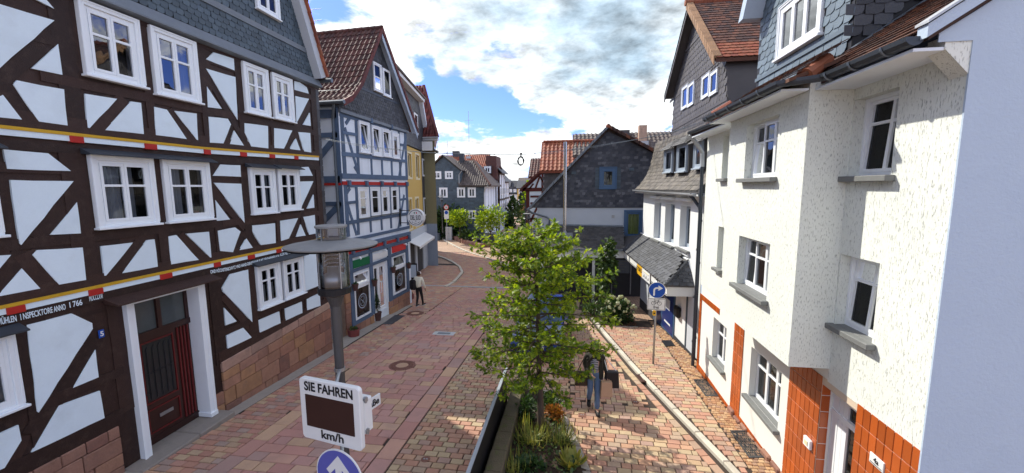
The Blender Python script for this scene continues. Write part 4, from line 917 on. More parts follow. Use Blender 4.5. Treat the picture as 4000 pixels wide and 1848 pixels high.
for z0, z1, ps in ((5.8, 7.95, (.62, 1.5, 2.45, 3.29, 4.12, 4.92, 5.56)), (3.45, 5.45, (.6, 1.28, 2.17, 3.03, 3.84, 4.72, 5.5))):
    for i, y in enumerate(ps): bd('post', y, z0, y, z1, .2 if i in (0, 6) else (.13 if i not in (1, 5) else .15), random.uniform(0, .008))
for z, a_, b_, w in ((7.95, .5, 5.6, .16), (6.53, .5, 5.6, .15), (5.72, .42, 5.62, .2), (5.36, .5, 5.6, .12), (3.98, .5, 5.6, .14), (3.30, .45, 5.62, .14), (7.3, .6, 1.45, .11), (7.3, 4.95, 5.5, .11), (4.72, .6, 1.3, .11), (4.72, 4.72, 5.5, .11)): bd('rail', a_, z, b_, z + .03, w, random.uniform(.01, .022))
for pts in (((ca, 292, 790), (ca, 405, 1165)), ((ca, 765, 850), (ca, 712, 1175)), ((ca, 300, 760), (ca, 330, 715)), ((cb, 430, 225), (cb, 500, 455)), ((cb, 815, 190), (cb, 775, 420)), ((cb, 425, 190), (cb, 455, 145)), ((cb, 485, 0), (cb, 520, 60))):
    p, q = dp(*pts[0]), dp(*pts[1]); bd('brace', *p, *q, .13, .004)
# red storey bands and little corbels
for z, rise in ((5.47, .03), (2.86, .04)):
    g = MB(); g.box((.42, -.02, z - .07), (5.62, .03, z + .06), FD); g.build('red_band', M['red_paint'], H2)
    for k in range(5):
        s = .75 + k * 1.17; g = MB(); g.box((s - .07, -.02, z - .11), (s + .07, .12, z + .10), FD); g.build('joist_end', M['timber_blue'], H2, bevel=.012)
for z in (3.02, 2.68): g = MB(); g.box((.40, -.02, z - .06), (5.62, .07, z + .09), FD); g.build('rail', M['timber_blue'], H2, bevel=.01)
for s in (2.47, 4.12): g = MB(); g.box((s - .07, -.02, 7.9), (s + .07, .12, 8.1), FD); g.build('joist_end', M['timber_blue'], H2, bevel=.012)
# side face towards the alley
FS = Fr((-8.35 - 5, 13.85), math.pi / 2)              # s along +X, faces the camera
for s0, z0, s1, z1, w in ((4.86, -.2, 4.86, 8.2, .22), (3.4, -.2, 3.4, 8.2, .2), (1, 7.2, 4.9, 7.2, .18), (1, 5.6, 4.9, 5.6, .25), (1, 4.7, 4.9, 4.7, .16), (1, 3.4, 4.9, 3.4, .2), (3.5, 5.8, 4.8, 7.1, .22), (3.5, 3.5, 4.8, 4.65, .22), (1, 7.95, 4.9, 7.95, .3)):
    p = [(s0, z0), (s1, z1)]; beam('post' if s0 == s1 else ('rail' if z0 == z1 else 'brace'), s0, z0, s1, z1, w, .02, 'timber_blue', FS, H2)
g = MB(); g.box((1, -.02, 5.38), (4.95, .025, 5.47), FS); g.build('red_band', M['red_paint'], H2)
for i, (a_, b_, c_, d_) in enumerate(W2):
    window(H2, FD, (a_ + .06, b_ - .06, c_ + .06, d_ - .06), .04, 1, (), fm='pvc', casing=.06, cproud=.015, fw=.06, bar=.05, gm='glass_bright', depth=.3, sill=(.05, .02, .05, 'pvc'), tilt=.16 if i < 3 else 0, curtain=('lace', 0, 1, 0, 1) if i == 3 else None)
for i, (a_, b_, c_, d_) in enumerate(W2b):
    window(H2, FD, (a_ + .06, b_ - .06, c_ + .06, d_ - .06), .0, 1, (.68,), fm='pvc', casing=.07, cproud=.015, fw=.05, bar=.04, gm='glass_dark', depth=.3, sill=(.04, .02, .04, 'sill_stone'))
# shop front: green, white and red boards over the openings
for nm, (a_, b_, c_, d_), mm in (('green_board', (.75, 1.9, 2.19, 2.5), 'green_panel'), ('white_board', (2.14, 3.55, 2.26, 2.52), 'sign_white'), ('red_board', (3.81, 5.08, 2.31, 2.62), 'red_panel')):
    g = MB(); g.box((a_, -.02, c_), (b_, .03, d_), FD); g.build(nm, M[mm], H2, bevel=.004)
for s, w in ((.6, .22), (2.0, .2), (3.5, .28), (5.2, .22)): bd('post', s, -.35 if w > .25 else .0, s, 2.62, w, .045)
bd('rail', .5, 2.1, 3.6, 2.14, .12, .05); bd('rail', 3.6, 2.2, 5.3, 2.24, .12, .05); bd('rail', .5, .03, 1.9, .03, .16, .05); bd('rail', 3.6, .24, 5.3, .24, .14, .05)
def shopwin(rect, z_split, label=None):
    a_, b_, c_, d_ = rect
    w = window(H2, FD, (a_, b_, c_, z_split), .02, 1, (), fm='pvc', fw=.06, bar=.015, gm='glass', depth=.5, curtain=None)
    w2_ = window(H2, FD, (a_, b_, z_split + .005, d_), .02, 1, (), fm='pvc', fw=.05, bar=.05, gm='glass', depth=.5, tilt=.14)
    c = FD.p((a_ + b_) / 2, .0, c_ + (z_split - c_) * .5); g = MB()   # etched round emblem on the pane
    r = .30
    for (r0, r1) in ((.30, .27), (.20, .185)):
        vs = []
        for j in range(28):
            t = 2 * math.pi * j / 28
            for rr in (r0, r1): vs.append(c + FD.d * rr * math.cos(t) + Vector((0, 0, rr * math.sin(t))))
        g.add(vs, [(2 * j, (2 * j + 2) % 56, (2 * j + 3) % 56, 2 * j + 1) for j in range(28)])
    for s in (-1, 1): q = c + Vector((0, 0, -.02)); g.add([q + FD.d * .11 * s + Vector((0, 0, -.1)), q + FD.d * (.11 * s + .025) + Vector((0, 0, -.1)), q + FD.d * (-.11 * s + .025) + Vector((0, 0, .1)), q - FD.d * .11 * s + Vector((0, 0, .1))], [(0, 1, 2, 3)])
    g.build('window_emblem', M['grey_wall'], w)
    g = MB(); g.box((a_ + .08, -.35, c_ + .07), (b_ - .08, -.25, c_ + .30), FD); g.build('window_display', M['tile_mixed'], w)
    return w
shopwin(SH[0], 1.42); shopwin(SH[2], 1.55)
window(H2, FD, (2.15, 3.23, -.06, 2.02), -.05, 2, (), fm='pvc', fw=.06, bar=.09, gm='glass', depth=.45, name='shop_door', split=(0, .42, 1), curtain=('tile_dark', 0, .3, .35, .6))
g = MB(); g.tube([FD.p(2.68, .0, .75), FD.p(2.68, .05, .78), FD.p(2.68, .05, 1.22), FD.p(2.68, .0, 1.25)], .014, 8); g.build('door_handle', M['pvc'], H2)
for s in (1.05, 3.0, 4.9): g = MB(); g.tube([FD.p(s, .0, 2.58), FD.p(s, .12, 2.58)], .02, 8); g.tube([FD.p(s, .12, 2.6), FD.p(s, .2, 2.53)], .04, 8); g.build('spot_lamp', M['pvc'], H2)
# plinth, sandstone pillar at the alley corner
stones(FD, .62, 2.0, lambda x: -.02, lambda x: gz(13.4 + x) - .03, .06, 1, H2, lambda i: 'sandstone'); stones(FD, 3.3, 5.3, lambda x: .16, lambda x: gz(13.4 + x) - .03, .06, 2, H2, lambda i: 'sandstone')
stones(FD, .18, .5, lambda x: 2.35, lambda x: gz(13.5) - .03, .02, 10, H2, lambda i: 'sandstone', nm='pillar_stone', lmin=.3, lmax=.34)
g = MB(); g.box((.18, -.6, -.4), (.5, -.06, 2.35), FD); g.build('pillar_core', M['mortar'], H2)
g = MB(); g.ext([(-7.75, 15.15, gz(15.15) + .01), (-7.35, 15.2, gz(15.2) + .01), (-7.35, 16.6, gz(16.6) + .01), (-7.85, 16.6, gz(16.6) + .01)], (0, 0, .035))
o = g.build('doormat', M['slate_dark']); tag(o, 'dark doormat in front of the white shop door', 'doormat')
# gable
GD = [(.42, 8.08), (5.75, 7.98), (6.15, 8.12), (3.25, 11.75), (1.72, 9.25), (.95, 8.5), (.42, 8.32)]
b = MB(); b.prism([(.45, 8.06), (5.62, 7.98), (5.95, 8.2), (3.25, 11.7), (1.75, 9.3), (.9, 8.55), (.45, 8.4)], -.15, .02, FD); gw = b.build('gable_wall', M['slate_dark'], H2)
B = basis(FD.p(0, .024, 0), FD.d, (0, 0, 1)); gh = [(2.78, 4.22, 9.22, 10.48)]
cover('rect', B, [(.5, 8.16), (5.95, 8.08), (5.05, 9.1), (1.55, 9.1), (.9, 8.6)], .17, .13, 'rect' if 0 else 'slate', M['slate_dark'], gw, limit=260, restname='slate_courses')
cover('rect', B, [(1.75, 9.25), (5.0, 9.2), (3.25, 11.5)], .17, .15, 'slate', M['slate_dark'], gw, holes=gh, limit=40, restname='slate_courses')
g = MB(); g.prism([(.42, 8.0), (5.75, 7.92), (5.75, 8.03), (.42, 8.12)], .0, .10, FD); g.build('lead_skirt', M['lead'], H2)
g = MB(); g.prism([(1.62, 9.12), (5.0, 9.1), (5.0, 9.2), (1.72, 9.22)], .0, .05, FD); g.build('lead_band', M['zinc_dark'], H2)
for i, r in enumerate(((2.83, 3.47, 9.3, 10.45), (3.56, 4.2, 9.25, 10.4))): window(H2, FD, r, .08, 1, (.5,) if not i else (), fm='pvc', fw=.05, bar=.05, gm='glass_dark', depth=.055, sill=(.03, .02, .03, 'pvc'), tilt=.03 if not i else 0)
# roof: ridge runs away from the street, eave over the alley
rd = -FD.n * 9.0; ap = FD.p(3.25, .32, 11.86)
def rp(s, z, n=.32): return FD.p(s, n, z)
near = [(3.25, 11.86), (1.55, 9.3), (.85, 8.62), (.30, 8.33)]; farr = [(3.25, 11.86), (6.30, 8.15)]
b = MB()
for ch in (near, farr):
    for (p, q) in zip(ch, ch[1:]): A, Bq = rp(*p), rp(*q); b.ext([A, Bq, Bq + rd, A + rd], (0, 0, -.10))
rf = b.build('roof', M['tile_brown'], H2)
its = []
for (p, q) in zip(near, near[1:]):
    A, Q = rp(*p, n=.30), rp(*q, n=.30); up = (A - Q); L_ = up.length; Bz = basis(Q, FD.n, up); k = max(1, round(L_ / .30)); h = L_ / k
    for r in range(k):
        for i in range(26): its.append(('p', Bz @ Matrix.Translation((-.11 - i * .215, (r + .5) * h + random.uniform(-.008, .008), .008)) @ Matrix.Rotation(random.uniform(-.02, .02), 4, 'Z') @ Matrix.Diagonal((1, h / .30, 1, 1))))
pieces('roof_tile', its, {'p': t_pantile(.215, .30)}, M['tile_brown'], rf, 300, 'roof_tile_field')
for i in range(22): g = MB(); A = FD.p(3.25, .30 - i * .30, 11.87); g.tube([A, A - FD.n * .33], [.11, .095], 8); g.build('ridge_tile', M['tile_brown'], rf)
for ch, mm in ((near, 'tile_orange'), (farr, 'tile_brown')):
    for (p, q) in zip(ch, ch[1:]):
        A, Q = rp(*p), rp(*q); l = (A - Q).length; k = max(1, int(l / .3))
        for i in range(k):
            a0, a1 = Q.lerp(A, i / k), Q.lerp(A, (i + 1.15) / k); g = MB(); g.ext([a0 - FD.n * .12, a1 - FD.n * .12, a1 + FD.n * .03, a0 + FD.n * .03], (0, 0, .06)); g.ext([a0 - FD.n * .0, a1 - FD.n * .0, a1 + FD.n * .03, a0 + FD.n * .03], (0, 0, -.16)); g.build('verge_tile', M['tile_red'], rf)
(p, q) = farr; A, Q = rp(*p, n=.30), rp(*q, n=.30)
g = MB(); g.ext([A - FD.n * .3 + Vector((0, 0, -.12)), Q - FD.n * .3 + Vector((0, 0, -.12)), Q + Vector((0, 0, -.12)), A + Vector((0, 0, -.12))], (0, 0, -.05)); g.ext([A + Vector((0, 0, -.05)), Q + Vector((0, 0, -.05)), Q + Vector((0, 0, -.42)), A + Vector((0, 0, -.42))], FD.n * -.03); g.build('barge_board', M['grey_wall'], H2)
g = MB(); q0 = rp(.22, 8.30, .40); g.tube([q0, q0 - FD.n * 6], .075, 10); g.build('gutter', M['zinc'], H2)
g = MB(); e0 = FD.p(.34, .2, 8.24); g.ext([FD.p(.30, .3, 8.22), FD.p(.45, .3, 8.22), FD.p(.45, -6, 8.22), FD.p(.30, -6, 8.22)], (0, 0, -.03)); g.build('soffit', M['zinc'], H2)
dpx = -8.36
g = MB(); g.tube([FD.p(.25, -.05, 8.25), FD.p(.32, -.12, 8.05), FD.p(.40, -.22, 7.75), FD.p(.40, -.22, 5.0), FD.p(.40, -.22, 2.4)], .05, 10)
for z in (7.3, 5.9, 4.6, 3.2): g.tube([FD.p(.40, -.22, z - .03), FD.p(.40, -.22, z + .03)], .06, 10)
g.build('downpipe', M['zinc'], H2)
g = MB(); g.tube([rp(.75, 8.85, -.1), rp(.75, 8.85, -4)], .012, 6); g.build('snow_guard', M['zinc'], rf)
# alley behind: gate and meter box
A1 = thing('alley_gate', 'white metal lattice gate with a meter box in the narrow alley behind the lamp post', 'gate', (-8.5, 12.9, gz(12.9)))
g = MB(); y = 12.9
for x in (-9.3, -8.25): g.box((x - .02, y - .02, gz(y)), (x + .02, y + .02, 1.25))
for z in (-.15, 1.22): g.box((-9.28, y - .015, z), (-8.27, y + .015, z + .035))
g.build('gate_frame', M['zinc_pale'], A1)
for k in range(7):
    for s in (0, 1):
        g = MB(); a0 = (-9.25 + k * .14, y, -.1 if s else 1.2); a1 = (-9.1 + k * .14, y, 1.2 if s else -.1); g.tube([a0, a1], .008, 5); g.build('lattice_bar', M['zinc_pale'], A1)
mb_ = thing('meter_box', 'pale grey meter box hung on the alley gate', 'meter box', (-8.4, 12.83, .75)); g = MB(); g.box((-8.52, 12.74, .62), (-8.28, 12.87, .98)); g.build('housing', M['zinc_pale'], mb_, bevel=.02)
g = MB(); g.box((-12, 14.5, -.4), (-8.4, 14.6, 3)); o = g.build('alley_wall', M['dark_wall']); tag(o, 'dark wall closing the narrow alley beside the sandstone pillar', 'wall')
g = MB(); g.box((-12, 13.41, -.4), (-8.45, 13.43, 2.2))
# round hanging sign
SG = FD.p(5.75, .75, 0); sgc = Vector((SG.x, SG.y, 4.05))
# ------------------------------------------------------------------ the hanging sign of the pizzeria
SC = Vector((-7.23, 18.0, 3.89))
sg = thing('hanging_sign', 'round white DEL SUD sign on a bracket at the corner of the blue-grey house', 'sign', SC)
g = MB(); g.disc(SC + Vector((0, -.10, 0)), .41, (0, 1, 0), .20, 40); g.build('sign_case', M['sign_white'], sg, bevel=.012)
def ring(mb, c, r0, r1, a0, a1, ex, ez, k=20):
    vs = []
    for j in range(k + 1):
        t = a0 + (a1 - a0) * j / k
        for rr in (r0, r1): vs.append(Vector(c) + Vector(ex) * rr * math.cos(t) + Vector(ez) * rr * math.sin(t))
    mb.add(vs, [(2 * j, 2 * j + 2, 2 * j + 3, 2 * j + 1) for j in range(k)])
f = SC + Vector((0, -.104, 0)); ex, ez = (1, 0, 0), (0, 0, 1)
g = MB(); ring(g, f, .335, .36, R(22), R(158), ex, ez); ring(g, f, .335, .36, R(202), R(338), ex, ez); g.build('ring_line', M['sign_black'], sg)
for xx, cc in ((-.05, 'green_panel'), (.05, 'red_panel')):
    g = MB(); g.add([f + Vector((xx - .025, 0, .19)), f + Vector((xx + .02, 0, .18)), f + Vector((xx + .02, 0, .255)), f + Vector((xx - .025, 0, .265))], [(0, 1, 2, 3)]); g.build('flag_stripe', M[cc], sg)
text('DEL SUD', f + Vector((0, 0, -.10)), (1, 0, 0), (0, 0, 1), .30, 'sign_black', sg, sx=.44, align='CENTER', bold=.004)
g = MB()
for s in (-1, 1): g.add([f + Vector((-.035 * s - .008, 0, -.19)), f + Vector((-.035 * s + .008, 0, -.19)), f + Vector((.035 * s + .008, 0, -.13)), f + Vector((.035 * s - .008, 0, -.13))], [(0, 1, 2, 3)])
for i in range(14):
    if i in (3, 9): continue
    t = R(228 + i * 6.4); p = f + Vector((.27 * math.cos(t), 0, .27 * math.sin(t) + .0)); d_ = Vector((-math.sin(t), 0, math.cos(t))); nrm = Vector((math.cos(t), 0, math.sin(t)))
    g.add([p - d_ * .012 - nrm * .011, p + d_ * .012 - nrm * .011, p + d_ * .012 + nrm * .011, p - d_ * .012 + nrm * .011], [(0, 1, 2, 3)])
g.build('emblem_marks', M['sign_black'], sg)
g = MB(); g.box((-8.02, 17.98, 4.2), (-7.55, 18.02, 4.23)); g.box((-8.02, 17.98, 3.62), (-7.55, 18.02, 3.65)); g.box((-8.05, 17.96, 3.55), (-8.0, 18.04, 4.3)); g.build('bracket', M['black'], sg)

# ------------------------------------------------------------------ yellow house and the dark slate front beside it
FY = Fr((-10.9, 25.6), -.17)
H3 = thing('yellow_house', 'yellow house with a grey slate dormer and awning, just past the blue-grey house', 'house', FY.p(2, 0, -1))
wy = [(.62, 1.72, 6.02, 7.62), (3.1, 4.35, 6.02, 7.72), (.35, 1.3, 2.5, 4.5), (2.5, 3.6, 2.5, 4.5)]
b = MB(); wall_holes(b, FY, -5, 5.25, -1.3, 8.1, wy, n=0, th=.3); b.box((-5, -6, -1.3), (7.3, -5.8, 8.1), FY); b.build('wall', M['yellow_wall'], H3)
for r in wy: window(H3, FY, r, -.10, 2, (), fm='cream', fw=.06, bar=.03, gm='glass', depth=.3, casing=0); 
for r in wy:
    g = MB(); c = .14
    for q in ((r[0] - c, r[0], r[2] - c, r[3] + c), (r[1], r[1] + c, r[2] - c, r[3] + c), (r[0], r[1], r[3], r[3] + c), (r[0], r[1], r[2] - c, r[2])): g.box((q[0], -.02, q[2]), (q[1], .03, q[3]), FY)
    g.build('window_surround', M['cream'], H3)
g = MB(); g.box((-5, -.02, -1.3), (.1, .10, 2.3), FY); g.box((.1, -.02, 1.5), (7.2, .10, 2.3), FY); g.box((1.6, -.02, -1.3), (2.2, .10, 1.5), FY); g.box((4.4, -.02, -1.3), (7.2, .10, 1.5), FY); g.build('ground_floor', M['slate_wall_paint'], H3)
g = MB(); g.box((.1, -.02, -1.3), (1.6, .02, 1.5), FY); g.box((2.2, -.02, -1.3), (4.4, .02, 1.5), FY); g.build('shop_window', M['dark_wall'], H3)
g = MB(); vs = [FY.p(s, n, z) for s in (-.4, 5.3) for n, z in ((.1, 1.75), (.85, 1.38), (.85, 1.22), (.82, 1.22), (.82, 1.36), (.1, 1.7))]; g.add(vs, [(0, 1, 2, 3, 4, 5), (6, 11, 10, 9, 8, 7)] + [(i, i + 6, (i + 1) % 6 + 6, (i + 1) % 6) for i in range(6)]); g.build('awning', M['sign_white'], H3)
g = MB(); g.box((5.25, -5.9, -1.3), (7.25, .02, 8.3), FY); g.build('slate_wall', M['slate_dark'], H3)
window(H3, FY, (5.45, 6.5, 6.2, 7.6), .06, 1, (), fm='pvc', fw=.09, bar=.03, depth=.035, gm='glass'); window(H3, FY, (5.45, 6.5, 3.0, 4.5), .06, 1, (), fm='pvc', fw=.09, bar=.03, depth=.035, gm='glass')
b = MB(); b.prism([(-4, 8.1), (6.4, 8.2), (6.75, 9.5), (4.75, 11.78), (-4, 11.78)], -5, .05, FY); dw = b.build('dormer_wall', M['slate_dark'], H3)
cover('s', basis(FY.p(0, .055, 0), FY.d, (0, 0, 1)), [(-1.5, 8.2), (6.35, 8.25), (6.6, 9.5), (4.7, 11.7), (-1.5, 11.7)], .28, .19, 'rect', M['slate_dark'], dw, holes=[(.9, 1.95, 9.3, 10.7), (2.8, 4.1, 9.2, 10.75)], limit=0, restname='slate_courses') if True else 0
window(H3, FY, (.95, 1.95, 9.3, 10.65), .10, 1, (), fm='pvc', fw=.1, bar=.03, depth=.045); window(H3, FY, (2.85, 4.05, 9.2, 10.7), .10, 1, (), fm='pvc', fw=.1, bar=.03, depth=.045)
g = MB(); g.box((-4, -.1, 11.78), (4.9, .50, 11.98), FY); g.build('fascia', M['sign_white'], H3)
g = MB(); vs = [FY.p(s, n, z) for s in (-4, 5.1) for n, z in ((-5, 13.0), (.6, 12.0), (.6, 12.10), (-5, 13.15))]; g.add(vs, [(0, 1, 2, 3), (4, 7, 6, 5), (0, 4, 5, 1), (1, 5, 6, 2), (2, 6, 7, 3), (3, 7, 4, 0)]); g.build('dormer_roof', M['tile_dark'], H3)
g = MB(); g.prism([(4.75, 11.78), (5.05, 11.9), (7.2, 9.3), (6.75, 9.4)], -.2, .35, FY); g.prism([(6.75, 9.4), (7.2, 9.3), (6.9, 8.3), (6.5, 8.2)], -.2, .3, FY); g.build('verge_board', M['plaster_grey'], H3)
g = MB(); vs = [FY.p(s, n, z) for s in (5.4, 7.0) for n, z in ((.0, 8.95), (1.0, 8.35), (1.0, 8.2), (.0, 8.2))]; g.add(vs, [(0, 1, 2, 3), (4, 7, 6, 5), (0, 4, 5, 1), (1, 5, 6, 2), (2, 6, 7, 3), (3, 7, 4, 0)]); g.build('pent_roof', M['tile_dark'], H3)
g = MB(); g.prism([(5.36, 8.2), (5.38, 8.2), (5.38, 8.9), (5.36, 8.9)], 0, .9, FY); g.build('pent_cheek', M['sign_white'], H3)
g = MB(); g.tube([FY.p(5.3, 1.05, 8.25), FY.p(7.1, 1.05, 8.25)], .07, 8); g.tube([FY.p(7.0, 1.0, 8.2), FY.p(7.0, .2, 7.8), FY.p(7.0, .12, 7.4), FY.p(7.0, .12, -1)], .06, 8); g.build('downpipe', M['zinc_dark'], H3)
g = MB(); vs = [FY.p(s, n, z) for s in (-4, 7.0) for n, z in ((.3, 8.1), (-3.5, 13.6), (-7, 8.1))]; g.add(vs, [(0, 1, 2), (3, 5, 4), (0, 3, 4, 1), (1, 4, 5, 2), (2, 5, 3, 0)]); g.build('roof', M['tile_red'], H3) if False else None

# olive house: narrow wall towards the camera under a red roof
H4 = thing('olive_house', 'olive rendered house with blue-grey base and red tiled roof at the bend', 'house', (-11.4, 31.7, -1.2))
OF = [(-15, 31.7), (-10.97, 31.7), (-14.3, 41), (-18, 41)]
g = MB(); g.ext([(x, y, 2.34) for x, y in OF], (0, 0, 6.91)); g.build('wall', M['olive_wall'], H4)
g = MB(); g.ext([(x + .01, y - .02, -1.8) for x, y in OF], (0, 0, 4.14)); g.build('base_wall', M['bluegrey_wall'], H4)
g = MB(); E0, E1, R0, R1 = Vector((-14, 31.3, 9.25)), Vector((-10.58, 31.3, 9.25)), Vector((-14.8, 33.6, 13.8)), Vector((-12.42, 33.6, 13.75))
g.ext([E0, E1, R1, R0], (0, .05, -.12)); g.ext([E1, Vector((-13.7, 40, 9.25)), Vector((-14.5, 38.5, 13.75)), R1], (-.05, 0, -.12)); rf = g.build('roof', M['tile_red'], H4)
g = MB(); g.tube([E1 + Vector((0, 0, .03)), R1 + Vector((0, 0, .05))], .14, 8); g.build('hip_tiles', M['tile_red'], rf)
cover('roof_tile', basis(E0, E1 - E0, R0 - E0), [(0, .05), (3.2, .05), (1.42, 5.0), (-.3, 5.0)], .26, .34, 'pantile', M['tile_red'], rf, limit=60, restname='roof_tile_field')
g = MB(); g.box((-14, 31.3, 9.02), (-10.6, 31.7, 9.2)); g.build('soffit', M['sign_white'], H4); g = MB(); g.tube([(-14, 31.22, 9.22), (-10.5, 31.22, 9.22)], .075, 8); g.build('gutter', M['zinc_pale'], H4)
g = MB(); p = Vector((-11.33, 31.66, 1.03)); g.box((-11.47, 31.64, .93), (-11.19, 31.679, 1.13)); g.box((-11.42, 31.63, 1.0), (-11.24, 31.64, 1.1)); g.build('wall_light', M['galv'], H4, bevel=.01)

# ------------------------------------------------------------------ far houses
FF = lambda y: Fr((0, y), math.pi / 2)               # walls facing the camera: s = X
def simple_win(par, fr, r, n=.05, cas=.12, cols=2, trans=(), fm='pvc', cur=True): return window(par, fr, r, n + .03, cols, trans, fm=fm, casing=cas, cproud=.02, fw=.08, bar=.06, gm='glass', depth=.075, curtain=('curtain', (0, .3), (.7, 1), 0, 1) if False else None)
H5 = thing('slate_house', 'grey slate-clad house with a hipped tiled roof at the end of the street', 'house', (-14, 52, -1.45))
F52 = FF(52)
g = MB(); g.box((-19.5, 52, -1.6), (-11.4, 60, 5.6)); g.prism([(-19.2, 5.6), (-14.55, 5.6), (-14.55, 7.45), (-16.85, 9.35), (-19.2, 7.4)], -4, .0, F52); w5 = g.build('wall', M['slate_grey'], H5)
cover('s', basis(F52.p(0, .01, 0), F52.d, (0, 0, 1)), [(-19.4, -1.4), (-11.45, -1.4), (-11.45, 5.55), (-14.6, 5.55), (-14.6, 7.3), (-16.85, 9.2), (-19.2, 7.3)], .42, .24, 'rect', M['slate_grey'], w5, limit=0, restname='slate_courses', lift=.0)
for r in ((-18.3, -17.3, 6.5, 7.35), (-16.55, -15.7, 6.5, 7.35), (-17.4, -16.5, 4.05, 5.2), (-14.95, -14.1, 4.05, 5.2), (-13.5, -12.65, 4.05, 5.2), (-13.5, -12.65, 1.2, 2.2)): simple_win(H5, F52, r, trans=(.6,) if r[2] > 6 else ())
g = MB()
A = Vector((-14.75, 51.6, 5.55)); Bv = Vector((-10.5, 51.6, 5.55)); C_ = Vector((-13.6, 55.2, 9.05)); D_ = Vector((-16.5, 55.2, 9.05)); 
g.ext([A, Bv, C_, D_], (0, .05, -.15)); g.ext([Bv, (-10.5, 60, 5.55), (-13.6, 57, 9.05), C_], (-.05, 0, -.15)); r5 = g.build('roof', M['tile_dark'], H5)
cover('roof_tile', basis(A, Bv - A, D_ - A), [(0, .05), (4.25, .05), (1.15, 4.9), (-1.8, 4.9)], .3, .4, 'pantile', M['tile_dark'], r5, limit=0, restname='roof_tile_field')
g = MB(); g.ext([(-16.85, 51.5, 9.5), (-14.3, 51.5, 7.45), (-14.3, 56, 7.45), (-16.85, 56, 9.5)], (0, 0, .12)); g.ext([(-16.85, 51.5, 9.5), (-19.4, 51.5, 7.35), (-19.4, 56, 7.35), (-16.85, 56, 9.5)], (0, 0, .12)); g.build('gable_roof', M['tile_dark'], H5)
g = MB(); g.tube([Bv + Vector((0, 0, .05)), C_ + Vector((0, 0, .05))], .14, 8); g.build('hip_tiles', M['tile_brown'], H5)
g = MB(); g.tube([(-10.8, 51.5, 5.45), (-11.3, 51.7, 5.0), (-11.4, 51.9, 4.6), (-11.4, 51.9, -1.3)], .06, 8); g.tube([(-14.3, 51.5, 7.4), (-14.75, 51.9, 7.0), (-14.75, 51.9, 5.6)], .05, 8); g.build('downpipe', M['zinc_pale'], H5)
g = MB(); g.box((-15.5, 54.8, 7.5), (-14.9, 55.5, 10.0)); g.build('chimney', M['slate_dark'], H5)
FW = Fr((-11.38, 52.1), 0)
g = MB(); g.box((0, -.2, -1.5), (7.5, .0, 5.5), FW); g.build('side_wall', M['plaster_grey'], H5)
for s in (.3, 2.2, 4.1, 6, 7.3): g = MB(); g.box((s, 0, -1.4), (s + .18, .03, 5.4), FW); g.build('post', M['slate_wall_paint'], H5)
# houses stepping back behind it
def far_house(name, label, x0, x1, y, zt, ridge, wallm, roofm, wins, depth=8, ground=-1.5, dormers=(), hip=0, fm='pvc', over=.3):
    h = thing(name, label, 'house', ((x0 + x1) / 2, y, ground)); fr = FF(y)
    g = MB(); g.box((x0, y, ground - .2), (x1, y + depth, zt)); 
    g.build('wall', M[wallm], h)
    g = MB(); a, b_ = Vector((x0 - over, y - over, zt - .1)), Vector((x1 + over, y - over, zt - .1)); c, d_ = Vector((x1 + over - hip, y + depth / 2, ridge)), Vector((x0 - over + hip, y + depth / 2, ridge))
    g.ext([a, b_, c, d_], (0, .03, -.16)); e, f_ = Vector((x0 - over, y + depth + over, zt - .1)), Vector((x1 + over, y + depth + over, zt - .1)); g.ext([f_, e, d_, c], (0, -.03, -.16))
    if hip: g.ext([b_, f_, c], (-.05, 0, -.1)); g.ext([e, a, d_], (.05, 0, -.1))
    rf = g.build('roof', M[roofm], h)
    if not hip:
        g = MB(); 
        for xx in (x0, x1 - .1): g.ext([(xx, y, zt), (xx, y + depth, zt), (xx, y + depth / 2, ridge - .2)], (.1, 0, 0))
        g.build('gable_wall', M[wallm], h)
    if y < 75: cover('roof_tile', basis(a, b_ - a, d_ - a), [(0, .05), ((b_ - a).x, .05), ((b_ - a).x - hip, (d_ - a).length), (hip, (d_ - a).length)], .3, .38, 'pantile' if 'slate' not in roofm else 'rect', M[roofm], rf, limit=0, restname='roof_tile_field')
    for r in wins: simple_win(h, fr, r, fm=fm)
    for (xa, xb, z0, z1, mm) in dormers:
        g = MB(); g.box((xa, y - .05, z0), (xb, y + depth / 2, z1)); g.build('dormer', M[mm], h)
        fr2 = FF(y - .05); k = (xa + xb) / 2; simple_win(h, fr2, (xa + .25, xb - .25, z0 + .3, z1 - .25), trans=())
        g = MB(); g.ext([(xa - .1, y - .2, z1), (xb + .1, y - .2, z1), (xb - .15, y - .2, z1 + .45), (xa + .15, y - .2, z1 + .45)], (0, depth / 2, 0)); g.build('dormer_roof', M['slate_dark'], h)
    return h
h = far_house('tiled_house', 'house with an orange tiled roof rising behind the slate house', -20.6, -13.0, 60, 8.4, 10.4, 'slate_grey', 'tile_orange', [(-14.55, -13.6, 7.2, 8.1)], depth=5)
g = MB(); g.box((-16.3, 61.6, 9.5), (-15.6, 61.9, 10.1)); g.build('roof_window', M['zinc_pale'], h); g = MB(); g.box((-18.6, 62, 9.8), (-17.6, 62.8, 11)); g.build('chimney', M['slate_dark'], h)
h = far_house('mansard_house', 'tall brown mansard house with half-timbered side behind the slate house', -12.95, -11.3, 60, 6.5, 8.6, 'plaster_grey', 'tile_brown', [], depth=6, hip=.0)
g = MB(); g.ext([(-13.0, 59.7, 6.5), (-11.1, 59.7, 6.5), (-11.35, 60.4, 10.0), (-12.9, 60.4, 10.1)], (0, 4, 0)); g.build('mansard_slope', M['tile_brown'], h); g = MB(); g.box((-13.05, 59.5, 7.35), (-11.95, 60.4, 8.5)); g.build('dormer', M['slate_dark'], h); simple_win(h, FF(59.5), (-12.9, -12.1, 7.45, 8.3))
F60 = FF(60)
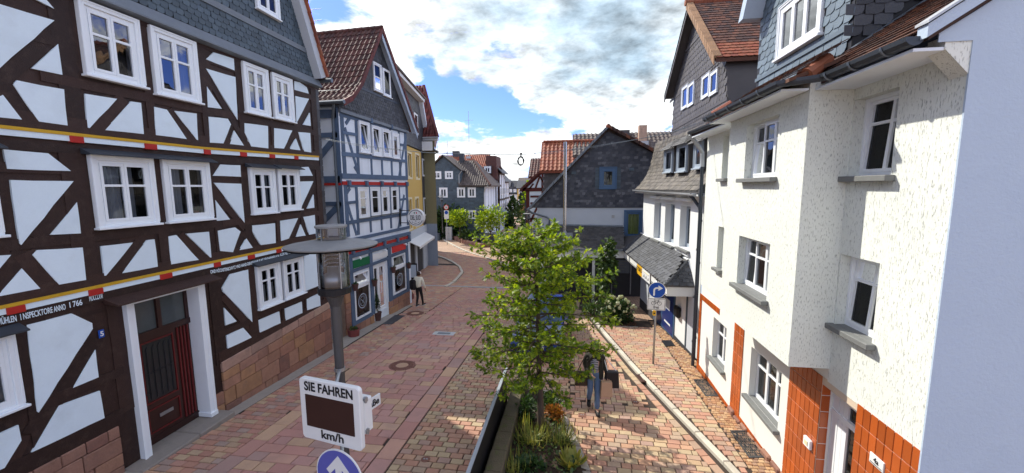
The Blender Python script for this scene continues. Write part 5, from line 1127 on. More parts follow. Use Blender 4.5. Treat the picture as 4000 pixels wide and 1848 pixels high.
for z0, z1 in ((6.3, 6.3), (3.6, 3.6), (1, 1)): beam('rail', -12.9, z0, -11.3, z1, .25, .04, 'timber', F60, h)
for x in (-12.7, -11.9, -11.4): beam('post', x, -1.4, x, 6.4, .22, .03, 'timber', F60, h)
far_house('town_house', 'distant dark-roofed town house at the left of the far street', -17.6, -15.1, 95, 4.4, 7.0, 'slate_grey', 'slate_dark', [(-16.9, -16.1, 1.5, 2.9), (-15.9, -15.3, 1.5, 2.9), (-17.2, -15.4, -1.0, .9)], dormers=[(-16.6, -15.4, 4.3, 5.6, 'sign_white')])
far_house('town_house', 'distant pale town house with two rounded dormers', -15.05, -12.9, 95.6, 3.9, 7.0, 'plaster_grey', 'slate_dark', [(-14.8, -14.2, 1.6, 3.0), (-13.8, -13.2, 1.6, 3.0), (-14.9, -13.1, -1.0, .7)], dormers=[(-15.0, -14.05, 3.9, 5.0, 'slate_light'), (-13.95, -13.0, 3.9, 5.0, 'slate_light')])
far_house('town_house', 'distant yellow gabled town house in the far street', -12.85, -11.4, 95, 5.2, 6.9, 'yellow_wall', 'slate_dark', [(-12.4, -11.9, 3.7, 4.8), (-12.5, -11.8, 1.2, 2.4)], depth=6)
far_house('town_house', 'distant orange town house next to the yellow one', -11.3, -9.0, 94, 4.4, 6.4, 'tile_orange', 'tile_dark', [(-10.9, -10.3, 2.6, 3.7)], depth=7)
far_house('town_house', 'distant house whose dark roof closes the far street', -24, -17.7, 110, 5.0, 7.6, 'plaster_grey', 'slate_dark', [(-20, -19, 1.5, 3)], depth=9)
far_house('town_house', 'distant house with a chimney behind the pale dormered house', -14.5, -9.5, 108, 5.6, 8.0, 'plaster_grey', 'tile_dark', [], depth=9)
# dark-red timber house to the right of the gap
H6 = thing('half_timbered_house', 'white half-timbered gable with dark red beams behind the slate gable', 'house', (-3, 38, -1.4)); F38 = FF(38)
g = MB(); g.prism([(-4.25, -1.5), (1, -1.5), (1, 9.0), (-2.2, 7.2), (-4.6, 5.05), (-4.25, 5.0)], -6, 0, F38); g.build('wall', M['plaster'], H6)
for x0, z0, x1, z1, w in ((-4.8, 4.95, -1.2, 8.2, .38), (-4.6, 5.05, -1, 5.05, .34), (-4.15, -1.4, -4.15, 5, .34), (-3.9, 3.75, -1, 3.75, .2), (-2.75, 3, -2.75, 7.2, .2), (-3.4, 5.2, -3.0, 6.3, .16), (-3.0, 6.3, -2.75, 5.8, .14), (-3.9, 2, -3.1, 3.7, .2), (-3.6, 5.6, -4.0, 5.1, .15), (-3.9, 4.4, -3, 4.4, .18), (-3.9, 2.3, -1, 2.3, .2)): beam('post' if x0 == x1 else ('rail' if z0 == z1 else 'brace'), x0, z0, x1, z1, w, .05, 'timber_red', F38, H6)
g = MB(); g.ext([(-4.9, 37.6, 4.85), (-2.0, 37.6, 7.5), (-2.0, 44, 7.5), (-4.9, 44, 4.85)], (0, 0, .15)); g.build('roof', M['tile_brown'], H6)
g = MB(); g.tube([(-4.85, 37.7, 4.8), (-4.5, 37.8, 4.4), (-4.35, 37.9, 3.8), (-4.35, 37.9, -1.3)], .06, 8); g.build('downpipe', M['zinc_dark'], H6)
far_house('tiled_house', 'brown tiled roof behind the dark red timbered gable', -4.1, 0, 41, 6.4, 8.3, 'slate_grey', 'tile_brown', [], depth=5)
H7 = far_house('tiled_house', 'slate-walled house with a bright orange tiled roof behind the slate gable', -2.0, 5, 29, 6.5, 8.6, 'slate_brown', 'tile_orange', [], depth=4.4, ground=-1.3)
cover('slate', basis(FF(29).p(0, .01, 0), (1, 0, 0), (0, 0, 1)), [(-1.98, 0), (1, 0), (1, 6.35), (-1.98, 6.35)], .3, .2, 'slate', M['slate_brown'], H7, limit=0, restname='slate_courses')
g = MB(); 
for i in range(26): g.tube([(-2.2 + i * .28, 31.2, 8.68), (-1.9 + i * .28, 31.2, 8.68)], [.12, .10], 8)
g.build('ridge_tiles', M['tile_orange'], H7)
H8 = far_house('tiled_house', 'dark grey tiled roof with a brick chimney behind the slate gable', .3, 9, 30, 7.6, 9.3, 'slate_grey', 'tile_dark', [], depth=4.4, ground=-1.3)
g = MB(); g.box((4.75, 30.8, 8.0), (5.3, 31.4, 9.65)); g.build('chimney', M['sandstone_pale'], H8); g = MB(); g.box((4.65, 30.6, 8.1), (5.4, 30.79, 8.5)); g.build('chimney_flashing', M['zinc_pale'], H8)
g = MB(); g.box((2.8, 31.6, 8.2), (4.2, 32.6, 9.45)); g.build('roof_box', M['slate_brown'], H8)
# aerials on the far roofs
for (x, y, z0, h_) in ((-21.0, 62, 10, 4.6), (-19.4, 62, 10, 2.6), (-15.9, 62, 10, 7.0)):
    t = thing('antenna', {4.6: 'tall thin aerial leftmost behind the slate house roofs', 2.6: 'short forked aerial behind the slate house roofs', 7.0: 'very tall bare aerial mast behind the slate house'}[h_], 'antenna', (x, y, z0), 'aerials on the far roofs')
    g = MB(); g.tube([(x, y, z0 - .5), (x, y, z0 + h_)], .035, 5); g.build('mast', M['zinc_pale'], t)
    g = MB(); g.tube([(x - .6, y, z0 + h_ * .8), (x + .7, y, z0 + h_ * .8)], .025, 5); g.build('crossbar', M['zinc_pale'], t)
t = thing('antenna', 'fork-shaped aerial standing on the left house roof against the cloud', 'antenna', (-9.6, 12.0, 11.0))
q = at(1222, 68, (0, 12.5, 0), (0, 1, 0))
g = MB(); g.tube([(q.x - 1.0, 12.5, q.z - .7), (q.x - 1.0, 12.5, q.z + .5)], .02, 5); g.build('mast', M['zinc_pale'], t)
for dz in (.0, .34): g = MB(); g.tube([(q.x - 1.0, 12.5, q.z + dz - .1), (q.x + .3, 12.5, q.z + dz - .1)], .008, 5); g.build('crossbar', M['zinc_pale'], t)
# ------------------------------------------------------------------ white roughcast house, right
FR = Fr((3.75, 0), math.pi); FB = Fr((3.2, 0), math.pi)      # s = -Y, n towards the street
Yw = lambda y0, y1, z0, z1: (-y1, -y0, z0, z1)
G1 = thing('white_house', 'white roughcast house with bay and orange-tiled ground floor on the right', 'house', (3.75, 8, 0))
up_main = [Yw(5.45, 6.2, 5.36, 6.38), Yw(5.47, 6.2, 3.27, 4.29), Yw(10.60, 11.0, 5.43, 6.5), Yw(10.62, 11.0, 3.14, 4.22)]
up_bay = [Yw(7.03, 8.22, 5.38, 6.36), Yw(7.03, 8.26, 3.36, 4.30)]
gf = [Yw(10.12, 11.03, .70, 1.80), Yw(7.51, 8.75, .82, 1.90), Yw(5.58, 6.36, .02, 2.28)]
b = MB(); wall_holes(b, FR, -12.2, -9.03, 2.40, 6.72, up_main[2:], th=.22); wall_holes(b, FR, -6.24, -4.6, 2.38, 6.72, up_main[:2], th=.22)
wall_holes(b, FB, -9.02, -6.23, 2.58, 6.70, up_bay, th=.22)
b.add([FB.p(-9.02, 0, 2.58), FR.p(-9.02, 0, 2.58), FR.p(-9.02, 0, 6.7), FB.p(-9.02, 0, 6.7)], [(0, 1, 2, 3)]); b.add([FB.p(-6.23, 0, 2.58), FR.p(-6.23, 0, 2.58), FR.p(-6.23, 0, 6.7), FB.p(-6.23, 0, 6.7)], [(0, 1, 2, 3)])
b.add([FB.p(-9.02, 0, 2.58), FB.p(-6.23, 0, 2.58), FR.p(-6.23, 0, 2.58), FR.p(-9.02, 0, 2.58)], [(0, 1, 2, 3)]); b.add([FB.p(-9.02, 0, 6.7), FB.p(-6.23, 0, 6.7), FR.p(-6.23, 0, 6.7), FR.p(-9.02, 0, 6.7)], [(0, 1, 2, 3)])
b.build('roughcast_wall', M['roughcast'], G1)
b = MB(); wall_holes(b, FR, -12.2, -4.6, -.4, 2.6, gf, n=-.012, th=.22); b.build('ground_floor_wall', M['smooth_render'], G1)
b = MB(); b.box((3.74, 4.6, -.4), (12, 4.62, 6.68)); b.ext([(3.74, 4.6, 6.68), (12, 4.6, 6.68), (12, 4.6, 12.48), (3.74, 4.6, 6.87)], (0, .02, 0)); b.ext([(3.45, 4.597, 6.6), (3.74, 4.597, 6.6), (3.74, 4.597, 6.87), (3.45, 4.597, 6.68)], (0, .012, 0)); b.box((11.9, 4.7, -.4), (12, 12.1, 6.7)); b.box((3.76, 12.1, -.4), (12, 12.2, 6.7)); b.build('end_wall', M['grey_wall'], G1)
g = MB(); g.ext([(3.52, 4.61, 6.54), (3.76, 4.61, 6.28), (3.9, 4.61, 6.7), (3.52, 4.61, 6.66)], (0, .2, 0)); g.build('eaves_corbel', M['roughcast'], G1)
sl = (.06, .05, .06, 'sill_stone')
WA = dict(fm='pvc', fw=.045, bar=.036, depth=.5)
def rwin(fr, r, n=-.125, **k): return window(G1, fr, r, n, **{**WA, **k})
def rsill(r, fr, n0=0, out=.11, over=.08, t=.07):
    g = MB(); g.box((r[0] - over, n0 - .0, r[2] - t), (r[1] + over, n0 + out, r[2] + .006), fr); g.box((r[0] + .004, n0 - .14, r[2] - t), (r[1] - .004, n0 - .0, r[2] + .006), fr); return g.build('window_sill', M['sill_stone'], G1, bevel=.008)
rwin(FR, up_main[0], trans=(.68,), cols=1, vbar=.6, tilt=.06, gm='glass_dark', bar=.042); rwin(FR, up_main[1], trans=(.68,), cols=1, vbar=.6, tilt=.06, gm='glass_dark', bar=.042)
for r in up_main[2:]: rwin(FR, r, cols=1)
for r in up_bay: rwin(FB, r, cols=3, trans=(.66,), split=(0, .36, .72, 1), tilt=.05, open_col=0)
for r in up_main: rsill(r, FR)
for r in up_bay: rsill(r, FB)
rwin(FR, gf[0], n=-.13, cols=2, trans=(.66,)); rwin(FR, gf[1], n=-.13, cols=3, trans=(.68,), split=(0, .38, .72, 1), curtain=('lace', (.0, .3), (.7, 1), 0, .5))
rsill((gf[0][0], gf[0][1], gf[0][2], 0), FR, -.012); rsill((gf[1][0], gf[1][1], gf[1][2], 0), FR, -.012)
window(G1, FR, gf[2], -.17, 2, (), fm='pvc', fw=.06, bar=.09, depth=.5, name='house_door', split=(0, .3, 1)); g = MB(); g.box((-6.36, -.2, 1.84), (-5.58, -.15, 1.92), FR); g.build('door_transom', M['pvc'], G1)
# orange tiles, one by one
def tile_field(s0, s1, z0, z1, cw=.128, ch=.26, holes=(), n=0, fr=FR, lim=300, back=True):
    if back: g = MB(); wall_holes(g, fr, s0, s1, z0, z1, holes, n=n, th=.005); gp = g.build('tile_bed', M['grout'], G1)
    its = []; T = t_block(cw - .010, ch - .010, .010, .003)
    k = max(1, round((s1 - s0) / cw)); q = max(1, round((z1 - z0) / ch)); w, h_ = (s1 - s0) / k, (z1 - z0) / q
    B = basis(fr.p(0, n, 0), fr.d, (0, 0, 1))
    for i in range(k):
        for j in range(q):
            x, y = s0 + (i + .5) * w, z0 + (j + .5) * h_
            if any(a - .02 < x < b_ + .02 and c - .02 < y < d_ + .02 for a, b_, c, d_ in holes): continue
            its.append(('t', B @ Matrix.Translation((x, y, 0)) @ Matrix.Rotation(random.uniform(-.012, .012), 4, 'Y') @ Matrix.Diagonal(((w - .010) / (cw - .010), (h_ - .010) / (ch - .010), 1, 1))))
    return its, T, gp
n0 = -.006
allt = []; keep = None
for (a_, b_, c_, d_, hl) in ((-7.24, -4.6, -.2, 2.40, [gf[2]]), (-9.64, -9.12, -.05, 2.2, []), (-12.2, -12.02, -.25, 2.14, []), (-12.02, -10.62, 1.98, 2.14, []), (-9.12, -7.24, -.05, .14, []), (-12.02, -9.64, -.2, .03, [])):
    its, T, gp = tile_field(a_, b_, c_, d_, holes=hl, n=n0); allt += its; keep = keep or gp
B2 = MB(); 
pieces('wall_tile', allt, {'t': T}, M['orange_tile'], keep, 300, 'wall_tile_field')
FRV = Fr((3.75, 6.36), math.pi / 2)
for yy in (5.575, 6.365):                             # tiled reveals of the door
    its = []; T2_ = t_block(.118, .25, .010, .003); sgn = 1 if yy > 6 else -1
    Bq = basis((3.82, yy, 0), (1, 0, 0) if sgn > 0 else (-1, 0, 0), (0, 0, 1))
    for j in range(9): its.append(('t', Bq @ Matrix.Translation((0, .15 + j * .26, 0))))
    pieces('wall_tile', its, {'t': T2_}, M['orange_tile'], keep, 300)
for k in range(13):                                  # rough red footing stones
    y0 = 5.6 + k * .34; 
    if y0 > 9.6: break
    g = MB(); x = 3.70 + random.uniform(-.02, .03); z = gz(y0); g.ext([(x, y0, z), (3.8, y0, z), (3.8, y0 + .32, z - .02), (x + random.uniform(-.02, .02), y0 + .32, z - .02)], (0, 0, random.uniform(.12, .2))); g.build('footing_stone', M['sandstone'], G1, bevel=.03)
g = MB(); g.box((3.70, 6.44, 1.14), (3.745, 6.62, 1.29)); bl = g.build('bell_panel', M['pvc'], G1, bevel=.008); g = MB(); g.box((3.69, 6.49, 1.18), (3.70, 6.57, 1.25)); g.build('bell_button', M['cream'], bl)
g = MB(); g.box((-5.29, 0, 1.80), (-5.06, .02, 1.93), FR); pq = g.build('number_plate', M['sign_white'], G1, bevel=.004); text('4a', FR.p(-5.175, .02, 1.845), FR.d, (0, 0, 1), .09, 'sign_black', pq, name='digit', align='CENTER', bold=.001)
g = MB(); g.box((-5.27, .021, 1.815), (-5.08, .023, 1.828), FR); g.build('small_print', M['sill_stone'], pq)
# roof, gutter, dormer
RK = .68
def rz(x): return 6.70 + RK * (x - 3.33)
g = MB(); g.ext([(3.33, 4.55, rz(3.33)), (10, 4.55, rz(10)), (10, 12.3, rz(10)), (3.33, 12.3, rz(3.33))], (0, 0, -.09)); g.ext([(2.82, 6.0, 6.66), (3.9, 6.5, rz(3.9)), (3.9, 8.8, rz(3.9)), (2.82, 9.25, 6.66)], (0, 0, -.05)); rf = g.build('roof', M['tile_mixed'], G1)
Br = basis((3.33, 12.3, rz(3.33) + .005), (0, -1, 0), (1, 0, RK))
cover('roof_tile', Br, [(0, .02), (7.75, .02), (7.75, 2.6), (0, 2.6)], .165, .16, 'beaver', M['tile_mixed'], rf, holes=[(1.9, 5.1, .8, 3)], limit=300, restname='roof_tile_field')
Bb = basis((2.86, 9.2, 6.665), (0, -1, 0), (1, 0, .66))
cover('roof_tile', Bb, [(0, .02), (3.15, .02), (2.9, 1.0), (.2, 1.0)], .165, .16, 'beaver', M['tile_mixed'], rf, limit=60)
for (x, y, l) in ((3.1, 6.2, .5), (2.95, 9.3, .4)): g = MB(); g.tube([(x, y, 6.72), (x + l * .8, y + (.25 if y < 7 else -.1), 6.72 + l * .55)], [.11, .09], 10); g.build('hip_tile', M['tile_orange'], rf)
def gutter(par, pts, r=.08, m='zinc_dark', name='gutter'):
    g = MB(); pts = [Vector(p) for p in pts]; k = 7
    for sgn in (1,):
        vs = []
        for i, p in enumerate(pts):
            t = (pts[min(i + 1, len(pts) - 1)] - pts[max(i - 1, 0)]).normalized(); x = t.cross(Vector((0, 0, 1))).normalized()
            for rr in (r, r * .86):
                for j in range(k): w = math.pi + math.pi * j / (k - 1); vs.append(p + x * rr * math.cos(w) + Vector((0, 0, rr * math.sin(w))))
        q = 2 * k; fs = []
        for i in range(len(pts) - 1):
            for j in range(k - 1): fs.append((i * q + j, i * q + j + 1, (i + 1) * q + j + 1, (i + 1) * q + j)); fs.append((i * q + k + j, (i + 1) * q + k + j, (i + 1) * q + k + j + 1, i * q + k + j + 1))
            for a, b_ in ((0, k), (k - 1, 2 * k - 1)): fs.append((i * q + a, (i + 1) * q + a, (i + 1) * q + b_, i * q + b_))
        for i in (0, len(pts) - 1): fs.append(tuple(i * q + j for j in range(k)))
        g.add(vs, fs)
    for p, e in zip(pts, pts[1:]):
        n = int((e - p).length / .55)
        for j in range(1, n): c = p.lerp(e, j / n); d_ = (e - p).normalized(); 
    o = g.build(name, M[m], par); return o
GP1 = [(3.24, 4.58, 6.66), (3.24, 5.98, 6.68), (2.80, 6.15, 6.66), (2.80, 9.28, 6.68)]
gt = gutter(G1, GP1, .085); gutter(G1, [(3.28, 9.3, 6.72), (3.30, 12.3, 6.78)], .08)
for y in (4.9, 5.4, 5.85, 6.7, 7.3, 7.9, 8.5, 9.05): x = 3.24 if y < 6 else 2.80; g = MB(); g.tube([(x + .09 * math.cos(a), y, 6.665 + .09 * math.sin(a)) for a in [math.pi + math.pi * i / 8 for i in range(9)]], .012, 5); g.build('gutter_bracket', M['zinc'], gt)
g = MB(); g.box((3.26, 4.62, 6.53), (3.75, 6.22, 6.56)); g.box((2.84, 6.24, 6.54), (3.19, 9.2, 6.57)); g.box((3.32, 9.3, 6.6), (3.75, 12.2, 6.63)); g.build('soffit', M['plaster_grey'], G1)
g = MB(); g.ext([(3.28, 4.5, 6.62), (10, 4.5, rz(10) - .1), (10, 4.5, rz(10) + .05), (3.28, 4.5, 6.74)], (0, .12, 0)); g.build('verge_board', M['grey_wall'], G1)
g = MB(); g.ext([(3.26, 4.47, 6.745), (10, 4.47, rz(10) + .06), (10, 4.47, rz(10) + .085), (3.26, 4.47, 6.77)], (0, .16, 0)); g.build('verge_flashing', M['zinc_pale'], G1)
FDm = Fr((4.2, 0), math.pi)
DG = [(-10.4, 7.2), (-7.15, 7.2), (-7.15, 9.0), (-8.1, 10.6), (-9.4, 10.6), (-10.4, 9.35)]
g = MB(); g.prism(DG, -3.5, 0, FDm); dm_ = g.build('dormer', M['black'], G1)
dr = (-9.40, -7.98, 7.86, 8.80)
cover('slate', basis(FDm.p(0, .004, 0), FDm.d, (0, 0, 1)), [(-10.36, 7.32), (-7.17, 7.32), (-7.17, 9.0), (-7.8, 10.2), (-9.5, 10.2), (-10.36, 9.3)], .24, .15, 'slate', M['slate_light'], dm_, holes=[dr], limit=200, restname='slate_courses', skew=0)
cover('slate', basis((4.2, 7.142, 0), (1, 0, 0), (0, 0, 1)), [(.0, 7.36), (4.4, 10.35), (4.4, 12), (.0, 9.3)], .26, .15, 'slate', M['slate_dark'], dm_, limit=80, restname='slate_courses')  # same slates as the front; the side's shade is put into the darker colour
g = MB(); g.ext([(4.205, 7.149, 7.2), (10, 7.149, rz(10)), (10, 7.149, 12), (4.205, 7.149, 9.2)], (0, -.004, 0)); g.build('dormer_side', M['black'], G1)
window(G1, FDm, dr, .03, 3, (), fm='pvc', casing=.06, cproud=.02, fw=.06, bar=.05, gm='glass_bright', depth=.028, sill=(.05, .03, .05, 'pvc'))
for z in (7.62,): g = MB(); g.box((-10.4, .01, z), (-7.15, .04, z + .07), FDm); g.build('slate_band', M['slate_light'], G1)
g = MB(); g.prism([(-10.55, 9.0), (-10.3, 9.0), (-9.3, 10.8), (-9.5, 10.9)], -3, .42, FDm); g.build('barge_board', M['grey_wall'], G1)
g = MB(); g.ext([(4.18, 7.12, rz(4.18) + .02), (9, 7.12, rz(9) + .02), (9, 6.98, rz(9) + .02), (4.18, 6.98, rz(4.18) + .02)], (0, 0, .03)); g.build('flashing', M['zinc'], G1)
def pipe(par, pts, r=.05, m='zinc_dark', rings=()):
    g = MB(); g.tube(pts, r, 10)
    for z in rings: g.tube([(pts[-2][0], pts[-2][1], z - .03), (pts[-2][0], pts[-2][1], z + .03)], r * 1.25, 10)
    return g.build('downpipe', M[m], par)
pipe(G1, [(3.3, 12.3, 6.7), (3.45, 12.32, 6.5), (3.66, 12.34, 6.2), (3.68, 12.34, 5.9), (3.68, 12.34, 5.8)], .055, 'zinc_pale')
pipe(G1, [(3.68, 12.34, 5.8), (3.68, 12.34, 3), (3.68, 12.34, -.2)], .05, 'zinc_dark', (5.0, 3.4, 2.0, .6))

# ------------------------------------------------------------------ white shop house with the slate mansard and canopy
FSh = Fr((3.985, 12.75), math.pi - .083)              # s runs towards the camera
ss = lambda y: -(y - 12.75) / math.cos(.083)
G2 = thing('shop_house', 'white shop house with slate mansard, three dormers and tall brown gable on the right', 'house', (3.8, 16, -.3))
ts = lambda u, v: FSh.tr(u * D, v * D)
def trect(a, b_, c, d_):                               # corners in the overview: tl tr br bl
    q = [ts(*p) for p in (a, b_, c, d_)]; return ((q[0][0] + q[3][0]) / 2, (q[1][0] + q[2][0]) / 2, (q[2][1] + q[3][1]) / 2, (q[0][1] + q[1][1]) / 2)
wn = [trect((1645, 508), (1662, 510), (1662, 605), (1645, 600)), trect((1673, 512), (1697, 514), (1695, 618), (1672, 610)), trect((1710, 516), (1735, 520), (1735, 630), (1710, 622))]
S0, S1 = ss(20.0), ss(12.6)
door_h = (ss(13.75) - .0, ss(13.0) - .1, -.4, 1.75)
b = MB(); wall_holes(b, FSh, S0, S1, -.8, 5.0, wn, th=.3); b.build('wall', M['shop_wall'], G2)
b = MB(); b.box((S0, -4, -.8), (S0 + .1, -.001, 5.0), FSh); b.box((S0, -4.1, -.8), (S1, -4, 5), FSh); b.build('side_wall', M['shop_wall'], G2)
for i, r in enumerate(wn):
    w_ = window(G2, FSh, r, -.22, 1 if i else 1, (), fm='pale_blue_frame', fw=.07, bar=.05, depth=.5, tilt=.08 if i < 2 else 0, curtain=('lace', 0, 1, 0, 1) if i == 2 else ('curtain', 0, .6, 0, 1))
    g = MB(); g.box((r[0] - .12, -.2, r[2] - .09), (r[1] + .12, .12, r[2] - .02), FSh); g.build('window_sill', M['sill_stone'], G2, bevel=.006); g = MB(); g.box((r[0] - .06, 0, r[2] - .2), (r[1] + .06, .06, r[2] - .09), FSh); g.build('sill_moulding', M['shop_wall'], G2)
    g = MB(); g.box((r[0] - .02, .0, 4.74), (r[1] + .1, .2, 4.86), FSh); g.build('corbel', M['shop_wall'], G2, bevel=.03)
# mansard: curved slate skirt up to the gable
MS0, MS1 = ss(20.3), ss(12.55)
prof = [(.32, 5.12), (-.05, 5.55), (-.30, 6.05), (-.45, 6.7), (-.55, 7.3)]
b = MB(); vs = [FSh.p(s, n, z) for s in (MS0, MS1) for n, z in prof + [(-2.5, 7.3), (-2.5, 5.0), (.32, 5.04)]]; k = len(prof) + 3
b.add(vs, [tuple(range(k)), tuple(range(2 * k - 1, k - 1, -1))] + [(i, i + k, (i + 1) % k + k, (i + 1) % k) for i in range(k)]); ms = b.build('mansard_roof', M['slate_roof'], G2)
DMR = []
for i, q in enumerate((((1680, 378), (1698, 378), (1698, 430)), ((1713, 365), (1735, 365), (1735, 428)), ((1757, 360), (1775, 360), (1772, 420)))):
    FDn = Fr((FSh.p(0, -.12, 0).x, FSh.p(0, -.12, 0).y), math.pi - .083); a_, b_, c_ = [FDn.tr(u * D, v * D) for u, v in q]; DMR.append((FDn, (a_[0], b_[0], c_[1], (a_[1] + b_[1]) / 2)))
its = []
for (p, q) in zip(prof, prof[1:]):
    A = FSh.p(MS0, p[0], p[1]); Q = FSh.p(MS0, q[0], q[1]); up = Q - A; L_ = up.length; Bz = basis(A, FSh.d, up); kk = max(1, round(L_ / .17)); h_ = L_ / kk
    for r in range(kk):
        for i in range(int((MS1 - MS0) / .22)):
            x = .11 + i * .22 + (r % 2) * .11; s = MS0 + x; z = p[1] + (q[1] - p[1]) * (r + .5) / kk
            if any(d[1][0] - .15 < s < d[1][1] + .15 and d[1][2] - .05 < z < d[1][3] + .25 for d in DMR): continue
            its.append(('s', Bz @ Matrix.Translation((x + random.uniform(-.015, .015), (r + .5) * h_ + random.uniform(-.012, .012), .004 + random.uniform(0, .008))) @ Matrix.Rotation(random.uniform(-.05, .05), 4, 'Z') @ Matrix.Diagonal((1, h_ / .17, 1, 1))))
pieces('slate', its, {'s': t_slate(.22, .17)}, M['slate_weathered'], ms, 300, 'slate_courses')
for i, (f_, r) in enumerate(DMR):
    w_ = window(G2, f_, r, .10, 1, (), fm='pale_blue_frame', casing=.05, cproud=.02, fw=.05, bar=.04, gm='glass_bright' if i == 2 else 'glass', depth=.3, sill=(.06, .02, .05, 'pale_blue_frame'), curtain=('lace', 0, 1, 0, 1) if i != 1 else None)
    g = MB()
    for sx in (r[0] - .14, r[1] + .05): g = MB(); g.prism([(sx, r[2] - .05), (sx + .09, r[2] - .05), (sx + .09, r[3] + .1), (sx, r[3] + .1)], -.6, .06, f_); g.build('dormer_cheek', M['slate_roof'], G2)
    zt = r[3] + .08; m_ = (r[0] + r[1]) / 2; g = MB()
    a0, a1, a2, a3, ap_ = f_.p(r[0] - .3, .25, zt - .08), f_.p(r[1] + .3, .25, zt - .08), f_.p(r[1] + .25, -.6, zt + .35), f_.p(r[0] - .25, -.6, zt + .35), f_.p(m_, -.15, zt + .34)
    g.add([a0, a1, a2, a3, ap_], [(0, 1, 4), (1, 2, 4), (2, 3, 4), (3, 0, 4), (0, 3, 2, 1)]); hd = g.build('dormer_hood', M['slate_roof'], G2)
    its = []
    for (A, Q, C_) in ((a0, a1, ap_), (a1, a2, ap_), (a3, a0, ap_)):
        up = C_ - (A + Q) / 2; Bz = basis(A, Q - A, up); W_ = (Q - A).length; H_ = (C_ - A).dot(Vector((Bz[0][1], Bz[1][1], Bz[2][1])))
        px = (C_ - A).dot(Vector((Bz[0][0], Bz[1][0], Bz[2][0])))
        for rr in range(max(1, int(H_ / .1))):
            for ii in range(int(W_ / .13) + 1):
                x, y = ii * .13 + (rr % 2) * .06, rr * .1 + .05
                if inside([(0, 0), (W_, 0), (px, H_)], x, y): its.append(('s', Bz @ Matrix.Translation((x, y, .006)) @ Matrix.Rotation(random.uniform(-.1, .1), 4, 'Z')))
    pieces('slate', its, {'s': t_slate(.14, .11)}, M['slate_roof'], hd, 60)
gutter(G2, [FSh.p(MS0 - .1, .38, 5.10), FSh.p(ss(12.72), .38, 5.02)], .075, 'zinc_pale')
g = MB(); g.box((MS0, .02, 4.95), (ss(12.6), .34, 5.0), FSh); g.build('soffit', M['fascia'], G2)
q0 = FSh.p(ss(13.2), .36, 5.0); pipe(G2, [q0, q0 + Vector((.1, -.05, -.12)), FSh.p(ss(13.0), .12, 4.62), FSh.p(ss(12.95), .09, 4.4), FSh.p(ss(12.95), .09, 2.6), FSh.p(ss(12.95), .09, -.3)], .05, 'zinc_dark', (4.2, 2.9, .5))
# tall brown slate gable standing back above the mansard
FG = Fr((4.5, 0), math.pi)
g = MB(); g.prism([(-19.75, 6.8), (-12.75, 6.8), (-13.4, 9.1), (-16.55, 11.75), (-19.62, 9.6)], -5, 0, FG); gw = g.build('gable_wall', M['slate_brown'], G2)
gwin = [(-16.9 - .0, -15.95, 8.05, 9.0)]
tg = lambda u, v: FG.tr(u * D, v * D)
def grect(a, b_, c, d_): q = [tg(*p) for p in (a, b_, c, d_)]; return ((q[0][0] + q[3][0]) / 2, (q[1][0] + q[2][0]) / 2, (q[2][1] + q[3][1]) / 2, (q[0][1] + q[1][1]) / 2)
gr_ = [grect((1718, 222), (1732, 214), (1732, 268), (1718, 276)), grect((1733, 213), (1748, 208), (1748, 262), (1733, 268)), grect((1769, 192), (1787, 186), (1787, 240), (1769, 248)), grect((1789, 184), (1808, 176), (1808, 232), (1789, 240))]
cover('slate', basis(FG.p(0, .004, 0), FG.d, (0, 0, 1)), [(-19.72, 6.85), (-12.78, 6.85), (-13.35, 9.05), (-16.5, 11.6), (-19.6, 9.6)], .27, .20, 'slate', M['slate_brown'], gw, holes=gr_, limit=300, restname='slate_courses', jit=.008)
for r in gr_: window(G2, FG, r, .05, 1, (), fm='pvc', casing=.03, cproud=.01, fw=.05, bar=.04, gm='glass', depth=.045, curtain=None)
for z in (7.75, 9.12, 10.6):
    a_ = -19.7 if z < 9 else -19.6 + (z - 9.6) * 1.4; b_ = -13.0 if z < 9 else -13.4 - (z - 9.1) * 1.19
    g = MB(); g.box((a_, 0, z), (b_, .035, z + .10), FG); g.build('slate_band', M['slate_brown'], G2)
ridge = FG.p(-16.55, .35, 11.95); e1 = FG.p(-13.15, .35, 9.0); e2 = FG.p(-20.0, .35, 9.4); back = Vector((6, 0, 0))
g = MB(); g.ext([ridge, e1, e1 + back, ridge + back], (0, 0, -.12)); g.ext([ridge, ridge + back, e2 + back, e2], (0, 0, -.12)); rf = g.build('roof', M['tile_mixed'], G2)
Bz = basis(e1, (1, 0, 0), ridge - e1); L_ = (ridge - e1).length
its = []; its2 = []
for r in range(int(L_ / .19)):
    for i in range(26): (its2 if r < 5 else its).append(('t', Bz @ Matrix.Translation((.1 + i * .21 + (r % 2) * .1, (r + .5) * .19, .004)) @ Matrix.Rotation(random.uniform(-.03, .03), 4, 'Z')))
pieces('roof_tile', its, {'t': t_beaver(.205, .19)}, M['tile_mixed'], rf, 230, 'roof_tile_field'); pieces('roof_tile', its2, {'t': t_beaver(.205, .19)}, M['tile_orange'], rf, 70, 'roof_tile_field')
for i in range(16): g = MB(); p = ridge + Vector((i * .32 - .1, 0, .02)); g.tube([p, p + Vector((.35, 0, 0))], [.12, .10], 8); g.build('ridge_tile', M['tile_orange'], rf)
k = 14
for i in range(k): a0, a1 = e1.lerp(ridge, i / k), e1.lerp(ridge, (i + 1.1) / k); g = MB(); g.ext([a0 + Vector((-.06, 0, .0)), a1 + Vector((-.06, 0, .0)), a1 + Vector((.16, 0, .0)), a0 + Vector((.16, 0, .0))], (0, 0, .07)); g.ext([a0 + Vector((-.06, 0, .0)), a1 + Vector((-.06, 0, .0)), a1 + Vector((-.03, 0, .0)), a0 + Vector((-.03, 0, .0))], (0, 0, -.2)); g.build('verge_tile', M['verge_tan'], rf)
